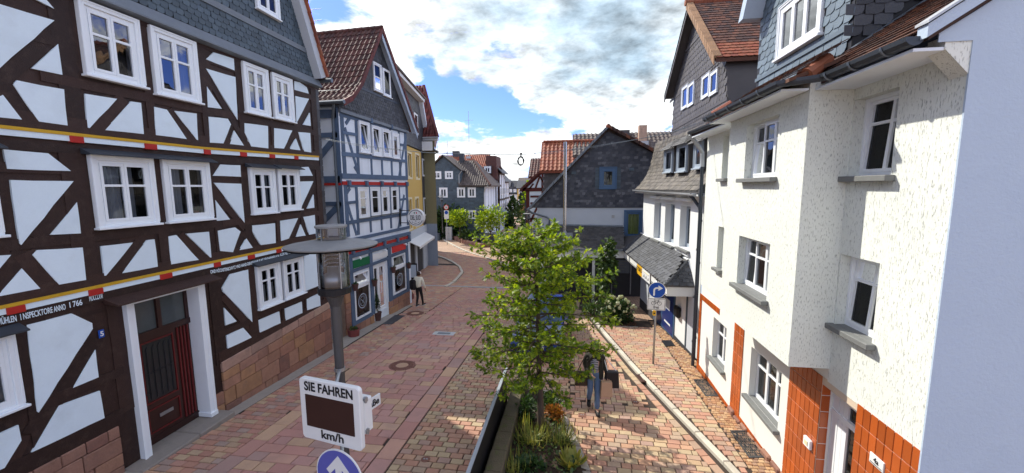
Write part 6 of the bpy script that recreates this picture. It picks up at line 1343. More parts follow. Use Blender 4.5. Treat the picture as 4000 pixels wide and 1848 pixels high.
g = MB(); g.ext([e2, ridge, ridge + Vector((0, 0, -.3)), e2 + Vector((0, 0, -.3))], (.04, 0, 0)); g.ext([e2 + Vector((0, 0, -.12)), ridge + Vector((0, 0, -.12)), ridge + Vector((.36, 0, -.12)), e2 + Vector((.36, 0, -.12))], (0, 0, -.04)); g.build('barge_board', M['slate_brown'], G2)
g = MB(); g.ext([(4.52, 12.74, 6.5), (9, 12.74, 6.5), (9, 13.38, 9.0), (4.52, 13.38, 9.0)], (0, .05, 0)); g.build('side_wall', M['slate_dark'], G2)  # wall in shadow; that shadow is put into the darker slate
g = MB(); g.ext([(3.9, 12.6, 6.6), (4.6, 12.6, 6.6), (4.6, 12.6, 7.3), (4.3, 12.6, 7.3)], (0, .1, 0)); g.build('side_cheek', M['slate_dark'], G2)
# canopy with slate roof round the corner
cy0, cx0 = 13.45, 3.1; ct, cb_ = 2.04, 1.68
P1, P2, P3 = Vector((cx0, cy0, 0)), Vector((2.58, 20.4, 0)), Vector((-1.6, 20.4, 0))
inn1, inn2 = Vector((3.95, cy0 + .1, 0)), FSh.p(S0, 0, 0)
Z = lambda p, z: Vector((p.x, p.y, z))
g = MB(); g.ext([Z(P1, cb_), Z(P2, cb_ + .08), Z(P2, ct + .08), Z(P1, ct)], (.05, 0, 0)); g.ext([Z(P1, cb_) + Vector((.05, 0, 0)), Z(inn1, cb_) - Vector((0, .1, 0)), Z(inn1, ct) - Vector((0, .1, 0)), Z(P1, ct) + Vector((.05, 0, 0))], (0, .05, 0)); g.build('canopy_fascia', M['fascia'], G2)
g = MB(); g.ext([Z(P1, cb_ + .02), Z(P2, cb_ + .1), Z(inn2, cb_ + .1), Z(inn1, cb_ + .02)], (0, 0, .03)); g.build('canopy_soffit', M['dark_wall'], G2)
w0, w1 = FSh.p(ss(13.95), .02, 2.78), FSh.p(S0 - .2, .02, 2.98); e0, e1_ = Z(P1, ct) + Vector((-.06, -.06, .01)), Z(P2, ct + .09) + Vector((-.06, 0, 0)); h0 = Z(inn1, ct) + Vector((.03, -.16, .01))
g = MB(); g.ext([e0, e1_, w1, w0], (0, 0, -.05)); g.ext([e0, w0, h0], (0, 0, -.05)); cr_ = g.build('canopy_roof', M['slate_roof'], G2)
Bz = basis(e1_, e0 - e1_, w1 - e1_); L_ = (e0 - e1_).length; inv = Bz.inverted(); pol = [tuple((inv @ p)[:2]) for p in (e1_, e0, w0, w1)]
cover('slate', Bz, pol, .27, .15, 'slate', M['slate_shingle'] if 0 else M['slate_dark'], cr_, limit=240, restname='slate_courses', lift=.004, jit=.015)
Bz = basis(e0, h0 - e0, w0 - e0); inv = Bz.inverted(); pol = [tuple((inv @ p)[:2]) for p in (e0, h0, w0)]
cover('slate', Bz, pol, .22, .13, 'slate', M['slate_dark'], cr_, limit=60, lift=.004)
g = MB(); g.tube([e0 + Vector((0, 0, .03)), w0 + Vector((0, 0, .03))], .035, 6); g.build('hip_flashing', M['slate_dark'], G2)
g = MB(); g.tube([w0 + Vector((0, 0, .02)), h0 + Vector((.02, 0, .02))], .03, 6); g.tube([w0 + Vector((0, 0, .02)), w1 + Vector((0, 0, .02))], .03, 6); g.build('flashing', M['fascia'], G2)
# shop front under the canopy
g = MB(); g.box((ss(13.85), -.05, -.4), (ss(13.2), .01, 1.7), FSh); g.build('shop_recess', M['dark_wall'], G2); g = MB(); g.box((ss(13.95), -.05, -.4), (ss(13.85), .03, 1.7), FSh); g.box((ss(13.2), -.05, -.4), (ss(13.12), .03, 1.7), FSh); g.build('shop_door_frame', M['slate_grey'], G2)  # flat dark panel; the doorway's shade is only its colour
g = MB(); g.box((ss(13.80), .0, -.3), (ss(13.25), .025, 1.66), FSh); g.build('shop_door', M['slate_wall_paint'], G2)
g = MB(); g.box((ss(17.6), .0, -.45), (ss(15.05), .04, 1.66), FSh); sw = g.build('shop_window_frame', M['blue_frame'], G2)
for a_, b_ in ((17.5, 16.55), (16.4, 15.15)): g = MB(); g.box((ss(a_), .04, -.3), (ss(b_), .05, 1.55), FSh); g.build('shop_pane', M['shop_blue'], sw)
g = MB(); g.box((ss(16.25), .05, .55), (ss(15.5), .056, .95), FSh); g.build('window_print', M['slate_wall_paint'], sw); g = MB(); g.box((ss(16.1), .05, -.02), (ss(15.4), .056, .05), FSh); g.build('window_print', M['sign_white'], sw)
for k_ in range(2): text('U9'[k_], FSh.p(ss(15.95 - k_ * .3), .057, .62), FSh.d, (0, 0, 1), .3, 'sign_white', sw, bold=.004) if False else None
g = MB(); g.box((S0, .0, -.9), (ss(17.6), .02, 1.66), FSh); g.build('passage_wall', M['slate_wall_paint'], G2)
g = MB(); g.box((S0, .021, -.9), (S1, .035, -.18), FSh); g.build('base_strip', M['dark_wall'], G2)
mb2 = thing('mailbox', 'black rounded letter box on the white wall beside the shop door', 'mailbox', FSh.p(ss(14.6), .1, .75)); g = MB(); g.box((ss(14.8), .01, .62), (ss(14.42), .16, 1.02), FSh); g.build('body', M['black'], mb2, bevel=.04); g = MB(); g.box((ss(14.76), .16, .88), (ss(14.46), .17, .92), FSh); g.build('flap', M['grate_iron'], mb2)
# yellow and white sign on the fascia
cs = thing('shop_sign', 'yellow and white TOKO panel on the canopy edge behind the round blue sign', 'sign', Z(P1, 1.7).lerp(Z(P2, 1.7), .3))
fd = (P1 - P2).normalized(); fn = Vector((-fd.y, fd.x, 0)) * -1
if fn.x > 0: fn = -fn
def on(y, z): t = (y - P1.y) / (P2.y - P1.y); return Z(P1.lerp(P2, t), z) + fn * .03
def quadbox(y0, y1, z0, z1, m, nm, o=0, par=None):
    g = MB(); g.ext([on(y0, z0) + fn * o, on(y1, z0) + fn * o, on(y1, z1) + fn * o, on(y0, z1) + fn * o], fn * .012); return g.build(nm, M[m], par or cs)
def fz(u, v):                                          # point of the fascia plane
    q = at(u, v, Z(P1, 0), fn); return q.y, q.z
kz = lambda x, y: (2300 + x / 3.4, 980 + y / 3.4)
ya, za = fz(*kz(655, 185)); yb, zb = fz(*kz(718, 360)); yc, zc = fz(*kz(822, 445))
quadbox(yb, ya, 1.60, 2.0, 'sign_yellow', 'yellow_panel'); quadbox(yc, yb, 1.60, 2.0, 'sign_white', 'white_panel')
text('TOKO', on(ya - .05, 1.76) + fn * .014, fd, (0, 0, 1), .24, 'sign_black', cs, sx=abs(ya - yb) * .88 / .66, bold=.004)
for k_ in range(9):
    yy = yb + (yc - yb) * (.12 + .09 * k_); hh = random.uniform(.05, .13); g = MB(); p = on(yy, 1.66 + (k_ % 3) * .02) + fn * .013; g.add([p, p + fd * .06, p + fd * .05 + Vector((0, 0, hh)), p + fd * .01 + Vector((0, 0, hh * .8))], [(0, 1, 2, 3)]); g.build('figure_mark', M['sign_black'], cs)
quadbox(yc + .15, yb - .15, 1.90, 1.93, 'cream', 'text_line', .012)

# ------------------------------------------------------------------ slate gable house with blue window, its porch roof and steel flue
G3 = thing('slate_gable_house', 'dark slate gable with a blue window above a white wall, steel flue in front', 'house', (1, 22.5, -.5))
F22 = Fr((0, 22.5), math.pi / 2); wb = (1.5, 2.31, 5.14, 6.26); wd = (2.8, 3.82, 2.54, 4.0)
g = MB(); wall_holes(g, F22, -1.92, 5, -1, 4.2, [(wd[0] + .02, wd[1] - .02, wd[2], wd[3] - .02)], th=.2); g.box((-1.92, -8, -1), (-1.8, -.001, 4.2), F22); g.build('wall', M['slate_wall_paint'], G3)
GA = [(-2.2, 4.12), (5.4, 4.12), (5.4, 6.3), (4.5, 6.85), (1.85, 8.2)]
g = MB(); g.prism(GA, -.2, .04, F22); gw = g.build('gable_wall', M['slate_dark'], G3)
cover('slate', basis(F22.p(0, .044, 0), F22.d, (0, 0, 1)), [(-2.1, 4.16), (4.6, 4.16), (4.6, 6.7), (1.85, 8.1)], .21, .135, 'slate', M['slate_shingle'], gw, holes=[(wb[0] - .12, wb[1] + .12, wb[2], wb[3] + .05)], limit=300, restname='slate_courses', jit=.02, var=.15)
window(G3, F22, wb, .10, 1, (), fm='blue_frame', casing=.06, cproud=.03, fw=.13, bar=.06, gm='glass', depth=.055)
for s in (wb[0] - .17, wb[1] + .17):
    for k_ in range(7): g = MB(); g.box((s - .1, .04, wb[2] - .0 + k_ * .165), (s + .1, .075, wb[2] + .15 + k_ * .165), F22); g.build('edge_slate', M['slate_grey'], gw)
window(G3, F22, (wd[0] + .14, wd[1] - .14, wd[2] + .05, wd[3] - .14), .02, 1, (), fm='blue_frame', casing=.14, cproud=.03, fw=.05, bar=.04, gm='glass', depth=.25, curtain=('blind', 0, 1, 0, 1))
g = MB(); g.box((2.15, .0, 3.56), (2.3, .03, 3.72), F22); g.build('vent', M['galv'], G3); g = MB(); g.box((3.0, .04, 6.1), (3.25, .12, 6.25), F22); g.box((-.05, .04, 5.95), (.2, .12, 6.1), F22); g.build('slate_vent', M['slate_grey'], G3)
apx = Vector((1.85, 22.15, 8.33)); el = Vector((-2.35, 22.15, 4.02)); er = Vector((4.6, 22.15, 6.80)); bk = Vector((0, 6, 0))
g = MB(); g.ext([apx, el, el + bk, apx + bk], (0, 0, .12)); g.ext([apx, er, er + bk, apx + bk], (0, 0, .12)); rf = g.build('roof', M['slate_roof'], G3)
for (A, Q, mm, k_) in ((el, apx, 'lead', 22), (er, apx, 'tile_mixed', 12)):
    for i in range(k_): a0, a1 = A.lerp(Q, i / k_), A.lerp(Q, (i + 1.12) / k_); g = MB(); g.ext([a0 + Vector((0, -.05, .0)), a1 + Vector((0, -.05, .0)), a1 + Vector((0, -.05, .19)), a0 + Vector((0, -.05, .15))], (0, .3, 0)); g.build('verge_slate' if mm == 'lead' else 'verge_tile', M[mm], rf)
g = MB(); g.lathe((1.85, 22.2, 8.33), [(.14, 0), (.13, .12), (.05, .2)], 8); g.build('ridge_cap', M['tile_orange'], rf)
g = MB(); g.tube([(-2.42, 22.1, 4.05), (-2.42, 28, 4.05)], .07, 8); g.tube([(-2.4, 22.2, 4.0), (-2.2, 22.25, 3.85), (-1.4, 22.3, 3.62), (-1.22, 22.3, 3.5), (-1.22, 22.3, 3.1)], .055, 8); g.build('gutter', M['zinc'], G3)
# porch: low slate roof and white fascia
pa, pb, pc, pd = Vector((-1.62, 20.38, 2.16)), Vector((2.62, 20.38, 2.14)), Vector((2.75, 22.44, 3.05)), Vector((-1.35, 22.44, 3.10))
g = MB(); g.ext([pa, pb, pc, pd], (0, 0, -.06)); pr = g.build('porch_roof', M['slate_roof'], G3)
Bz = basis(pa, pb - pa, pd - pa); inv = Bz.inverted()
cover('slate', Bz, [tuple((inv @ p)[:2]) for p in (pa, pb, pc, pd)], .21, .13, 'slate', M['slate_roof'], pr, limit=200, restname='slate_courses', lift=.004, jit=.02)
g = MB(); g.tube([pd + Vector((0, .02, .06)), pc + Vector((0, .02, .06))], .06, 6); g.build('flashing', M['lead'], pr)
g = MB(); g.box((-1.6, 20.35, 1.72), (2.60, 20.42, 2.10)); g.build('porch_fascia', M['fascia'], G3); g = MB(); g.box((-1.64, 20.25, 2.08), (2.6, 20.34, 2.16)); g.build('porch_gutter', M['lead'], G3)
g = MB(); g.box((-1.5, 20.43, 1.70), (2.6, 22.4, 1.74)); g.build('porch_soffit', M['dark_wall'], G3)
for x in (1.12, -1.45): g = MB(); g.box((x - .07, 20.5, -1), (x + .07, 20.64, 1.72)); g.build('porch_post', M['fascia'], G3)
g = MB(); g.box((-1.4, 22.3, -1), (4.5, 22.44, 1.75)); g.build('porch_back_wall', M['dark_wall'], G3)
g = MB(); g.ext([(2.62, 20.4, 2.2), (3.4, 20.0, 2.9), (4.2, 22.4, 2.6), (2.75, 22.44, 2.5)], (0, 0, .05)); g.build('flat_roof', M['slate_roof'], G3)
g = MB(); g.tube([(-.37, 21.4, 2.62), (-.37, 21.4, 7.5)], .085, 12)
for z in (3.3, 4.3, 5.3, 6.3, 7.3): g.tube([(-.37, 21.4, z), (-.37, 21.4, z + .05)], .095, 12)
g.lathe((-.37, 21.4, 7.5), [(.085, 0), (.085, .06), (.07, .07)], 12); fl = g.build('flue', M['steel'], G3, smooth=False)
g = MB(); g.ext([(-.75, 21.0, 2.48), (.05, 21.0, 2.48), (.05, 21.7, 2.80), (-.75, 21.7, 2.80)], (0, 0, .02)); g.lathe((-.37, 21.4, 2.55), [(.17, 0), (.09, .4)], 12); g.build('flue_collar', M['galv'], fl)
t = thing('notice_board', 'framed notice board on the dark wall under the canopy', 'notice board', (3.3, 22.2, .4)); g = MB(); g.box((2.25, 22.22, .55), (3.15, 22.28, 1.30)); g.build('board', M['zinc'], t, bevel=.01); g = MB(); g.tube([(2.2, 22.2, -.6), (2.2, 22.2, 1.4), (3.2, 22.2, 1.4), (3.2, 22.2, -.6)], .035, 6); g.build('frame_tube', M['galv'], t)
for k_ in range(4): g = MB(); g.box((2.35, 22.215, 1.18 - k_ * .15), (2.95 - .1 * (k_ % 2), 22.22, 1.23 - k_ * .15)); g.build('text_line', M['sill_stone'], t)
# ------------------------------------------------------------------ plants
def hz(u, v, z): return at(u, v, (0, 0, z), (0, 0, 1))
def t_oak():
    h = [(.0, 0), (.02, .22), (.20, .20), (.10, .34), (.30, .48), (.12, .54), (.24, .76), (.08, .74), (0, 1.0)]
    vs = [(x, y, abs(x) * .25) for x, y in h] + [(-x, y, abs(x) * .25) for x, y in h[1:-1]]
    n = len(h); left = [0] + [n + i for i in range(n - 2)] + [n - 1]
    return vs, [tuple(range(n)), tuple(left[::-1])]
def t_leaf(w=.35): return [(0, 0, 0), (w, .4, .06), (w * .7, .75, .04), (0, 1, -.05), (-w * .7, .75, .04), (-w, .4, .06), (0, .5, -.02)], [(0, 1, 6), (1, 2, 6), (2, 3, 6), (3, 4, 6), (4, 5, 6), (5, 0, 6)]
def t_blade(): return [(-.03, 0, 0), (.03, 0, 0), (.028, .4, .12), (-.028, .4, .12), (.02, .75, .08), (-.02, .75, .08), (0, 1, -.06)], [(0, 1, 2, 3), (3, 2, 4, 5), (5, 4, 6)]
def rot_to(d, roll=0):
    d = Vector(d).normalized(); return d.to_track_quat('Y', 'Z').to_matrix().to_4x4() @ Matrix.Rotation(roll, 4, 'Y')
def rv(a=1): return Vector((random.uniform(-a, a), random.uniform(-a, a), random.uniform(-a, a)))
def leaf_at(p, d, size, roll=None): return Matrix.Translation(p) @ rot_to(d, random.uniform(-.9, .9) if roll is None else roll) @ Matrix.Scale(size, 4)
TRB = Vector((-.60, 7.89, .22))
T1 = thing('oak_tree', 'young oak with bright lobed leaves growing in the planter, centre', 'tree', TRB)
b = MB(); b.tube([TRB + Vector((0, 0, -.1)), TRB + Vector((.0, .0, .1)), TRB + Vector((-.01, .0, .7)), TRB + Vector((-.05, .03, 1.6)), TRB + Vector((-.06, .02, 2.6)), TRB + Vector((-.13, .04, 3.5)), TRB + Vector((-.2, .0, 4.2))], [.10, .075, .062, .052, .040, .024, .008], 10)
b.build('trunk', M['bark'], T1, smooth=True)
def trunk_at(z):
    h = z - TRB.z; pts = [(0, 0), (.7, -.01), (1.6, -.05), (2.6, -.06), (3.5, -.13), (4.3, -.2)]
    for (a, x), (c, y) in zip(pts, pts[1:]):
        if h <= c: return TRB + Vector((x + (y - x) * (h - a) / (c - a), .02, h))
    return TRB + Vector((-.2, 0, h))
def crown_r(z):
    P = [(1.0, .6), (1.4, .95), (2.0, 1.4), (2.6, 1.38), (3.2, 1.25), (3.7, 1.22), (4.1, .95), (4.4, .6), (4.7, .2)]
    for (a, x), (c, y) in zip(P, P[1:]):
        if a <= z <= c: return x + (y - x) * (z - a) / (c - a)
    return .2
leaves = []; br = MB(); tw = MB()
NB = 64
XB = [(1.85, .3, 1.45), (1.9, -.05, 1.5), (2.2, 3.1, 1.4), (2.05, 2.8, 1.35), (1.6, 3.3, 1.2), (3.45, .1, 1.4), (3.25, -.2, 1.42), (3.6, 3.0, 1.35), (3.9, 3.3, 1.2), (1.45, 3.9, 1.0), (1.5, -1.2, 1.1)]
for i in range(NB + len(XB)):
    z0 = 1.42 + 2.85 * ((i + .5) / NB) ** .92; az = i * 2.39996 + random.uniform(-.3, .3)
    if i >= NB: z0, az, L_ = XB[i - NB]
    else: L_ = crown_r(z0 + .1) * random.uniform(.68, 1.12)
    st = trunk_at(z0); up = -.05 + .5 * (z0 - 1.2) / 3.2
    d = Vector((math.cos(az), math.sin(az), up)).normalized(); pts = [st]; p = st.copy()
    for k in range(5): d = (d + Vector((0, 0, -.05 + .03 * k)) + rv(.10)).normalized(); p = p + d * L_ / 5; pts.append(p.copy())
    br.tube(pts, [.020, .016, .013, .010, .007, .004], 5)
    for k in range(20):
        f = .12 + .88 * (k + random.random()) / 20; j = min(4, int(f * 5)); q = pts[j].lerp(pts[j + 1], f * 5 - j)
        td = (d * .6 + Vector((-d.y, d.x, 0)) * random.choice((-1, 1)) * random.uniform(.3, 1) + rv(.35)).normalized(); tl = random.uniform(.08, .26) * (1.25 - f * .4)
        e = q + td * tl; tw.tube([q, e], [.004, .002], 4)
        for m_ in range(random.choice((6, 7, 8, 9))):
            lp_ = q.lerp(e, random.uniform(.3, 1.05)); ld = (td * .6 + rv(.8) + Vector((0, 0, -.25))).normalized()
            leaves.append(('o', leaf_at(lp_, ld, random.uniform(.085, .145))))
br.build('branches', M['bark'], T1); tw.build('twigs', M['twig'], T1, kind='stuff')
pieces('leaf', leaves, {'o': t_oak()}, M['oak_leaf'], T1, 300, 'foliage')

def bush(name, label, cat, c, r, n, size, mat_, tm='leaf', group=None, shell=.55, stems=6, squash=1.0, lim=0, cone=False, par=None, upb=.3):
    c = Vector(c); t = par or thing(name, label, cat, c, group)
    rx, ry, rz_ = r; its = []
    lumps = [(rv(.55), random.uniform(.45, .75)) for _ in range(9)]
    while len(its) < n:
        v = rv(1); 
        if v.length > 1: continue
        if cone:
            h = (v.z + 1) / 2; rr = (1 - h) ** .8
            p = Vector((v.x * rr, v.y * rr, v.z)); 
            if math.hypot(v.x, v.y) < .4: continue
        else:
            l, lr = random.choice(lumps); p = l + v.normalized() * lr * random.uniform(.6, 1.05)
            if p.length > 1.12: continue
        q = c + Vector((p.x * rx, p.y * ry, rz_ * (1 + p.z))); d = Vector((p.x, p.y, p.z + upb)) + rv(.7)
        its.append(('l', leaf_at(q, d, size * random.uniform(.6, 1.2))))
    T = {'leaf': t_leaf(), 'oak': t_oak(), 'blade': t_blade(), 'narrow': t_leaf(.16)}[tm]
    pieces('leaf', its, {'l': T}, M[mat_], t, lim, 'foliage')
    b = MB()
    for i in range(stems): a = i * 2.4; b.tube([c + Vector((.06 * math.cos(a) * rx, .06 * math.sin(a) * ry, -.05)), c + Vector((.5 * rx * math.cos(a), .5 * ry * math.sin(a), rz_ * 1.1))], [.02 * rx + .006, .004], 5)
    if stems: b.build('stems', M['twig'], t)
    return t
# the planter: mossy wall, stone edge, soil
PW = thing('planter_wall', 'mossy low stone wall along the left side of the planter', 'wall', (-1.28, 7, 0))
for i in range(9):
    y0 = 4.3 + i * .6; g = MB(); z = .45; g.ext([(-1.42, y0, gz(y0) - .1), (-1.12, y0, gz(y0) - .1), (-1.12, y0 + .59, gz(y0) - .1), (-1.42, y0 + .59, gz(y0) - .1)], (0, 0, z + .1)); g.build('coping_stone', M['mossy'], PW, bevel=.025)
sb = MB(); ys = Yr(4.3, 9.75, 10); vs = []; fs = []
for y in ys:
    for k in range(9):
        f = k / 8; x = -1.14 + (lerp_pts(PLR, y) - .08 + 1.14) * f; vs.append((x, y, gz(y) + .20 - .08 * f + .035 * noise.noise((x * 3, y * 3, 1))))
for i in range(10):
    for k in range(8): fs.append((i * 9 + k, i * 9 + k + 1, i * 9 + k + 10, i * 9 + k + 9))
sb.add(vs, fs); so_ = sb.build('planter_soil', M['soil'], smooth=True); so_['kind'] = 'structure'
PE = thing('planter_edge', 'grey stone edging along the right side of the planter', 'edging', (0, 8, 0))
def edge_stones(pts, n, w, h, m, par, z0=0):
    for i in range(n):
        a, c = i / n, (i + 1) / n - .012; P_ = lambda f: Vector((lerp_pts(pts, pts[0][1] + (pts[-1][1] - pts[0][1]) * f), pts[0][1] + (pts[-1][1] - pts[0][1]) * f, 0))
        p, q = P_(a), P_(c); g = MB(); g.ext([(p.x - w, p.y, gz(p.y) - .05), (p.x, p.y, gz(p.y) - .05), (q.x, q.y, gz(q.y) - .05), (q.x - w, q.y, gz(q.y) - .05)], (0, 0, h + .05)); g.build('edge_stone', M[m], par, bevel=.015)
edge_stones(PLR, 6, .17, .13, 'concrete', PE)
g = MB(); g.ext([(-1.1, 9.72, gz(9.7) - .05), (-.38, 9.72, gz(9.7) - .05), (-.38, 9.9, gz(9.7) - .05), (-1.1, 9.9, gz(9.7) - .05)], (0, 0, .19)); g.build('edge_stone', M['concrete'], PE, bevel=.015)
# black sheet fence
FE = thing('fence', 'black sheet-metal fence with a pale top edge along the planter', 'fence', (-1.5, 7, 0))
g = MB(); g.box((-1.515, 4.3, .02), (-1.485, 8.95, 1.0)); g.build('sheet_panel', M['fence_black'], FE)
g = MB(); g.box((-1.53, 4.3, 1.0), (-1.47, 8.95, 1.025)); g.build('top_edge', M['fence_edge'], FE)
for y in (4.6, 6.05, 7.5, 8.93): g = MB(); g.box((-1.56, y - .03, -.05), (-1.517, y + .03, .97)); g.build('post', M['fence_black'], FE)
# planting
for i, (u, v, sc, nm) in enumerate([(2078, 1690, 1.0, 'broad arching grass tuft at the foot of the oak'), (2190, 1690, .7, 'smaller drooping grass tuft beside the planter edge'), (2010, 1800, .6, 'dark grass tuft at the bottom beside the mossy wall')]):
    p = hz(u, v, .35); p.z = gz(p.y) + .17; its = []
    for k in range(int(150 * sc)):
        a = random.uniform(0, 6.28); ln = random.uniform(.25, .62) * sc ** .5; d = Vector((math.cos(a), math.sin(a), random.uniform(.35, 1.6)))
        its.append(('b', Matrix.Translation(p + Vector((random.uniform(-.07, .07), random.uniform(-.07, .07), 0))) @ rot_to(d, 0) @ Matrix.Diagonal((ln * .9, ln, -ln * 2.2, 1))))
    t = thing('grass_tuft', nm, 'grass', p, 'ornamental grass tufts in the planter'); pieces('blade', its, {'b': t_blade()}, M['grass_leaf'], t, 60, 'blades')
p = hz(2232, 1790, .3); p.z = gz(p.y) + .13
t = thing('hosta', 'yellowing hosta with long leaves at the front of the planter', 'plant', p); its = []
for k in range(60): a = random.uniform(0, 6.28); ln = random.uniform(.22, .38); its.append(('b', Matrix.Translation(p) @ rot_to((math.cos(a), math.sin(a), random.uniform(.3, 1.3)), 0) @ Matrix.Diagonal((ln * 1.0, ln, -ln * 1.6, 1))))
pieces('leaf', its, {'b': ([(0, 0, 0), (.05, .25, .05), (.11, .55, .08), (.06, .85, .04), (0, 1, -.03), (-.06, .85, .04), (-.11, .55, .08), (-.05, .25, .05)], [(0, 1, 7), (1, 2, 6, 7), (2, 3, 5, 6), (3, 4, 5)])}, M['hosta_leaf'], t, 60)
p = hz(2165, 1605, .3); bush('shrub', 'rust-coloured dying shrub behind the grass in the planter', 'shrub', (p.x, p.y, gz(p.y) + .1), (.20, .22, .17), 420, .075, 'rust_leaf', lim=60)
p = hz(2070, 1825, .3); bush('shrub', 'dark green leafy plant at the bottom corner of the planter', 'shrub', (p.x, p.y, gz(p.y) + .1), (.30, .22, .14), 320, .10, 'dark_leaf', lim=60)
p = hz(2150, 1545, .3); bush('shrub', 'low green shrub at the far tip of the planter', 'shrub', (p.x, p.y, gz(p.y) + .1), (.28, .3, .15), 380, .075, 'mid_leaf', lim=60)
p = hz(2040, 1600, .3); bush('shrub', 'dark bushy growth beside the oak trunk near the mossy wall', 'shrub', (p.x + .1, p.y, gz(p.y) + .1), (.22, .35, .3), 420, .08, 'dark_leaf', lim=40)
its = []
for k in range(900):
    y = random.uniform(4.6, 9.6); x = random.uniform(-1.1, lerp_pts(PLR, y) - .2); its.append(('l', Matrix.Translation((x, y, gz(y) + .17 + random.uniform(0, .08))) @ rot_to(rv(1) + Vector((0, 0, .5))) @ Matrix.Scale(random.uniform(.04, .09), 4)))
t = MB(); t.box((-1.0, 5, .05), (-.9, 5.1, .06)); gc = t.build('ground_cover', M['mid_leaf']); gc['kind'] = 'stuff'
pieces('leaf', its, {'l': t_leaf()}, M['mid_leaf'], gc, 0, 'ground_cover_leaves')
# mulch bed by the shop with hydrangea and a small tree
BED = [(.7, 17.5), (1.0, 17.1), (1.77, 16.06), (2.66, 16.14), (2.75, 20.2), (.5, 20.2)]
g = MB(); g.ext([(x, y, gz(y) - .05) for x, y in BED], (0, 0, .12)); o = g.build('mulch_bed', M['soil']); o['kind'] = 'structure'
its = []
for k in range(2600):
    y = random.uniform(16, 20.2); x = random.uniform(.5, 2.75)
    if inside(BED, x, y): its.append(('l', Matrix.Translation((x, y, gz(y) + .08 + random.uniform(0, .03))) @ rot_to(rv(1)) @ Matrix.Scale(random.uniform(.03, .07), 4)))
pieces('bark_chip', its, {'l': t_leaf(.3)}, M['mulch'], o, 0, 'bark_chips')
ed = thing('bed_edging', 'dark steel edging around the mulch bed', 'edging', (1.5, 16.5, gz(16.5)))
for (a, c) in zip(BED[:4], BED[1:4]): g = MB(); g.ext([(*a, gz(a[1]) - .05), (*c, gz(c[1]) - .05), (c[0], c[1] + .04, gz(c[1]) - .05), (a[0] + .02, a[1] + .04, gz(a[1]) - .05)], (0, 0, .15)); g.build('edge_strip', M['concrete'], ed)
hb = bush('hydrangea', 'hydrangea bush covered in cream flower heads by the shop', 'shrub', (1.9, 16.9, gz(16.9)), (.72, .6, .56), 2000, .12, 'dark_leaf', lim=40, stems=9)
for k in range(44):
    a = random.uniform(0, 6.28); e = random.uniform(-.5, 1.2); f = random.uniform(.92, 1.12); c = Vector((1.9, 16.9, gz(16.9) + .6)) + Vector((.72 * math.cos(a) * math.cos(e) * f, -abs(.6 * math.sin(a) * math.cos(e)) * f, .62 * math.sin(e) * f)); g = MB(); s = random.uniform(.035, .07)
    g.ball(c, s, s, s * 1.25, 8)
    g.v = [tuple(Vector(v) + rv(.012)) for v in g.v]; g.build('flower_head', M['flower'], hb)
mg = bush('small_tree', 'narrow small tree with large drooping dark leaves in front of the porch', 'tree', (1.55, 18.3, gz(18.3) + .5), (.42, .4, 1.45), 620, .24, 'mid_leaf', lim=60, stems=0, upb=-.5)
g = MB(); g.tube([(1.55, 18.3, gz(18.3)), (1.52, 18.3, 1.2), (1.5, 18.3, 2.6)], [.035, .025, .01], 7); g.build('trunk', M['bark'], mg)
g = MB(); g.tube([(1.05, 17.6, gz(17.6)), (1.05, 17.6, gz(17.6) + .4)], .035, 6); o = g.build('stake', M['bark']); tag(o, 'short wooden stake standing in the mulch bed', 'stake')
bush('shrub', 'low shrub left of the hydrangea in the mulch bed', 'shrub', (.95, 18.0, gz(18)), (.5, .5, .3), 600, .1, 'mid_leaf')
# far planting
bush('shrub', 'large dark shrub in front of the slate house', 'shrub', (-15.6, 50.9, -1.45), (2.3, .9, 2.3), 1500, .40, 'dark_leaf')
bush('shrub', 'dark shrub beside the olive house corner', 'shrub', (-17.6, 50.6, -1.45), (.9, .8, 1.9), 700, .38, 'dark_leaf')
T3 = bush('oak_tree', 'far young oak with yellow-green leaves tied to a thin stake', 'tree', (-13.4, 46.9, .75), (1.6, 1.2, .95), 900, .40, 'oak_leaf', tm='oak', stems=7)
g = MB(); g.tube([(-13.4, 46.9, -1.45), (-13.35, 46.9, 2.2)], [.07, .03], 6); g.build('trunk', M['bark'], T3)
T4 = bush('oak_tree', 'second far oak just left of the near crown with bright leaves', 'tree', (-8.6, 42.0, .6), (1.7, 1.3, 1.35), 1300, .38, 'oak_leaf', tm='oak', stems=7)
g = MB(); g.tube([(-8.6, 42, -1.4), (-8.6, 42, 2.2)], [.08, .03], 6); g.build('trunk', M['bark'], T4)
for (u, v, y, w, h, mt, lab) in ((1290, 530, 70, 1.9, 2.6, 'mid_leaf', 'dark pointed street tree left of the far lamp'), (1318, 520, 62, 1.8, 3.2, 'mid_leaf', 'leafy street tree in front of the yellow town house'), (1345, 505, 44, 1.1, 2.4, 'oak_leaf', 'slim tree against the dark red timbered gable'), (1335, 560, 40, 1.3, 1.5, 'mid_leaf', 'bushy tree behind the far street lamp'), (1275, 560, 66, 1.4, 1.5, 'dark_leaf', 'low dark tree at the far end of the street')):
    q = at(u * D, v * D, (0, y, 0), (0, 1, 0)); t = bush('street_tree', lab, 'tree', (q.x, y, q.z - h * .9), (w, w, h), 700, .45, mt, stems=3, cone=(y in (70, 62)))
    g = MB(); g.tube([(q.x, y, -1.5), (q.x, y, q.z)], [.12, .05], 6); g.build('trunk', M['bark'], t)
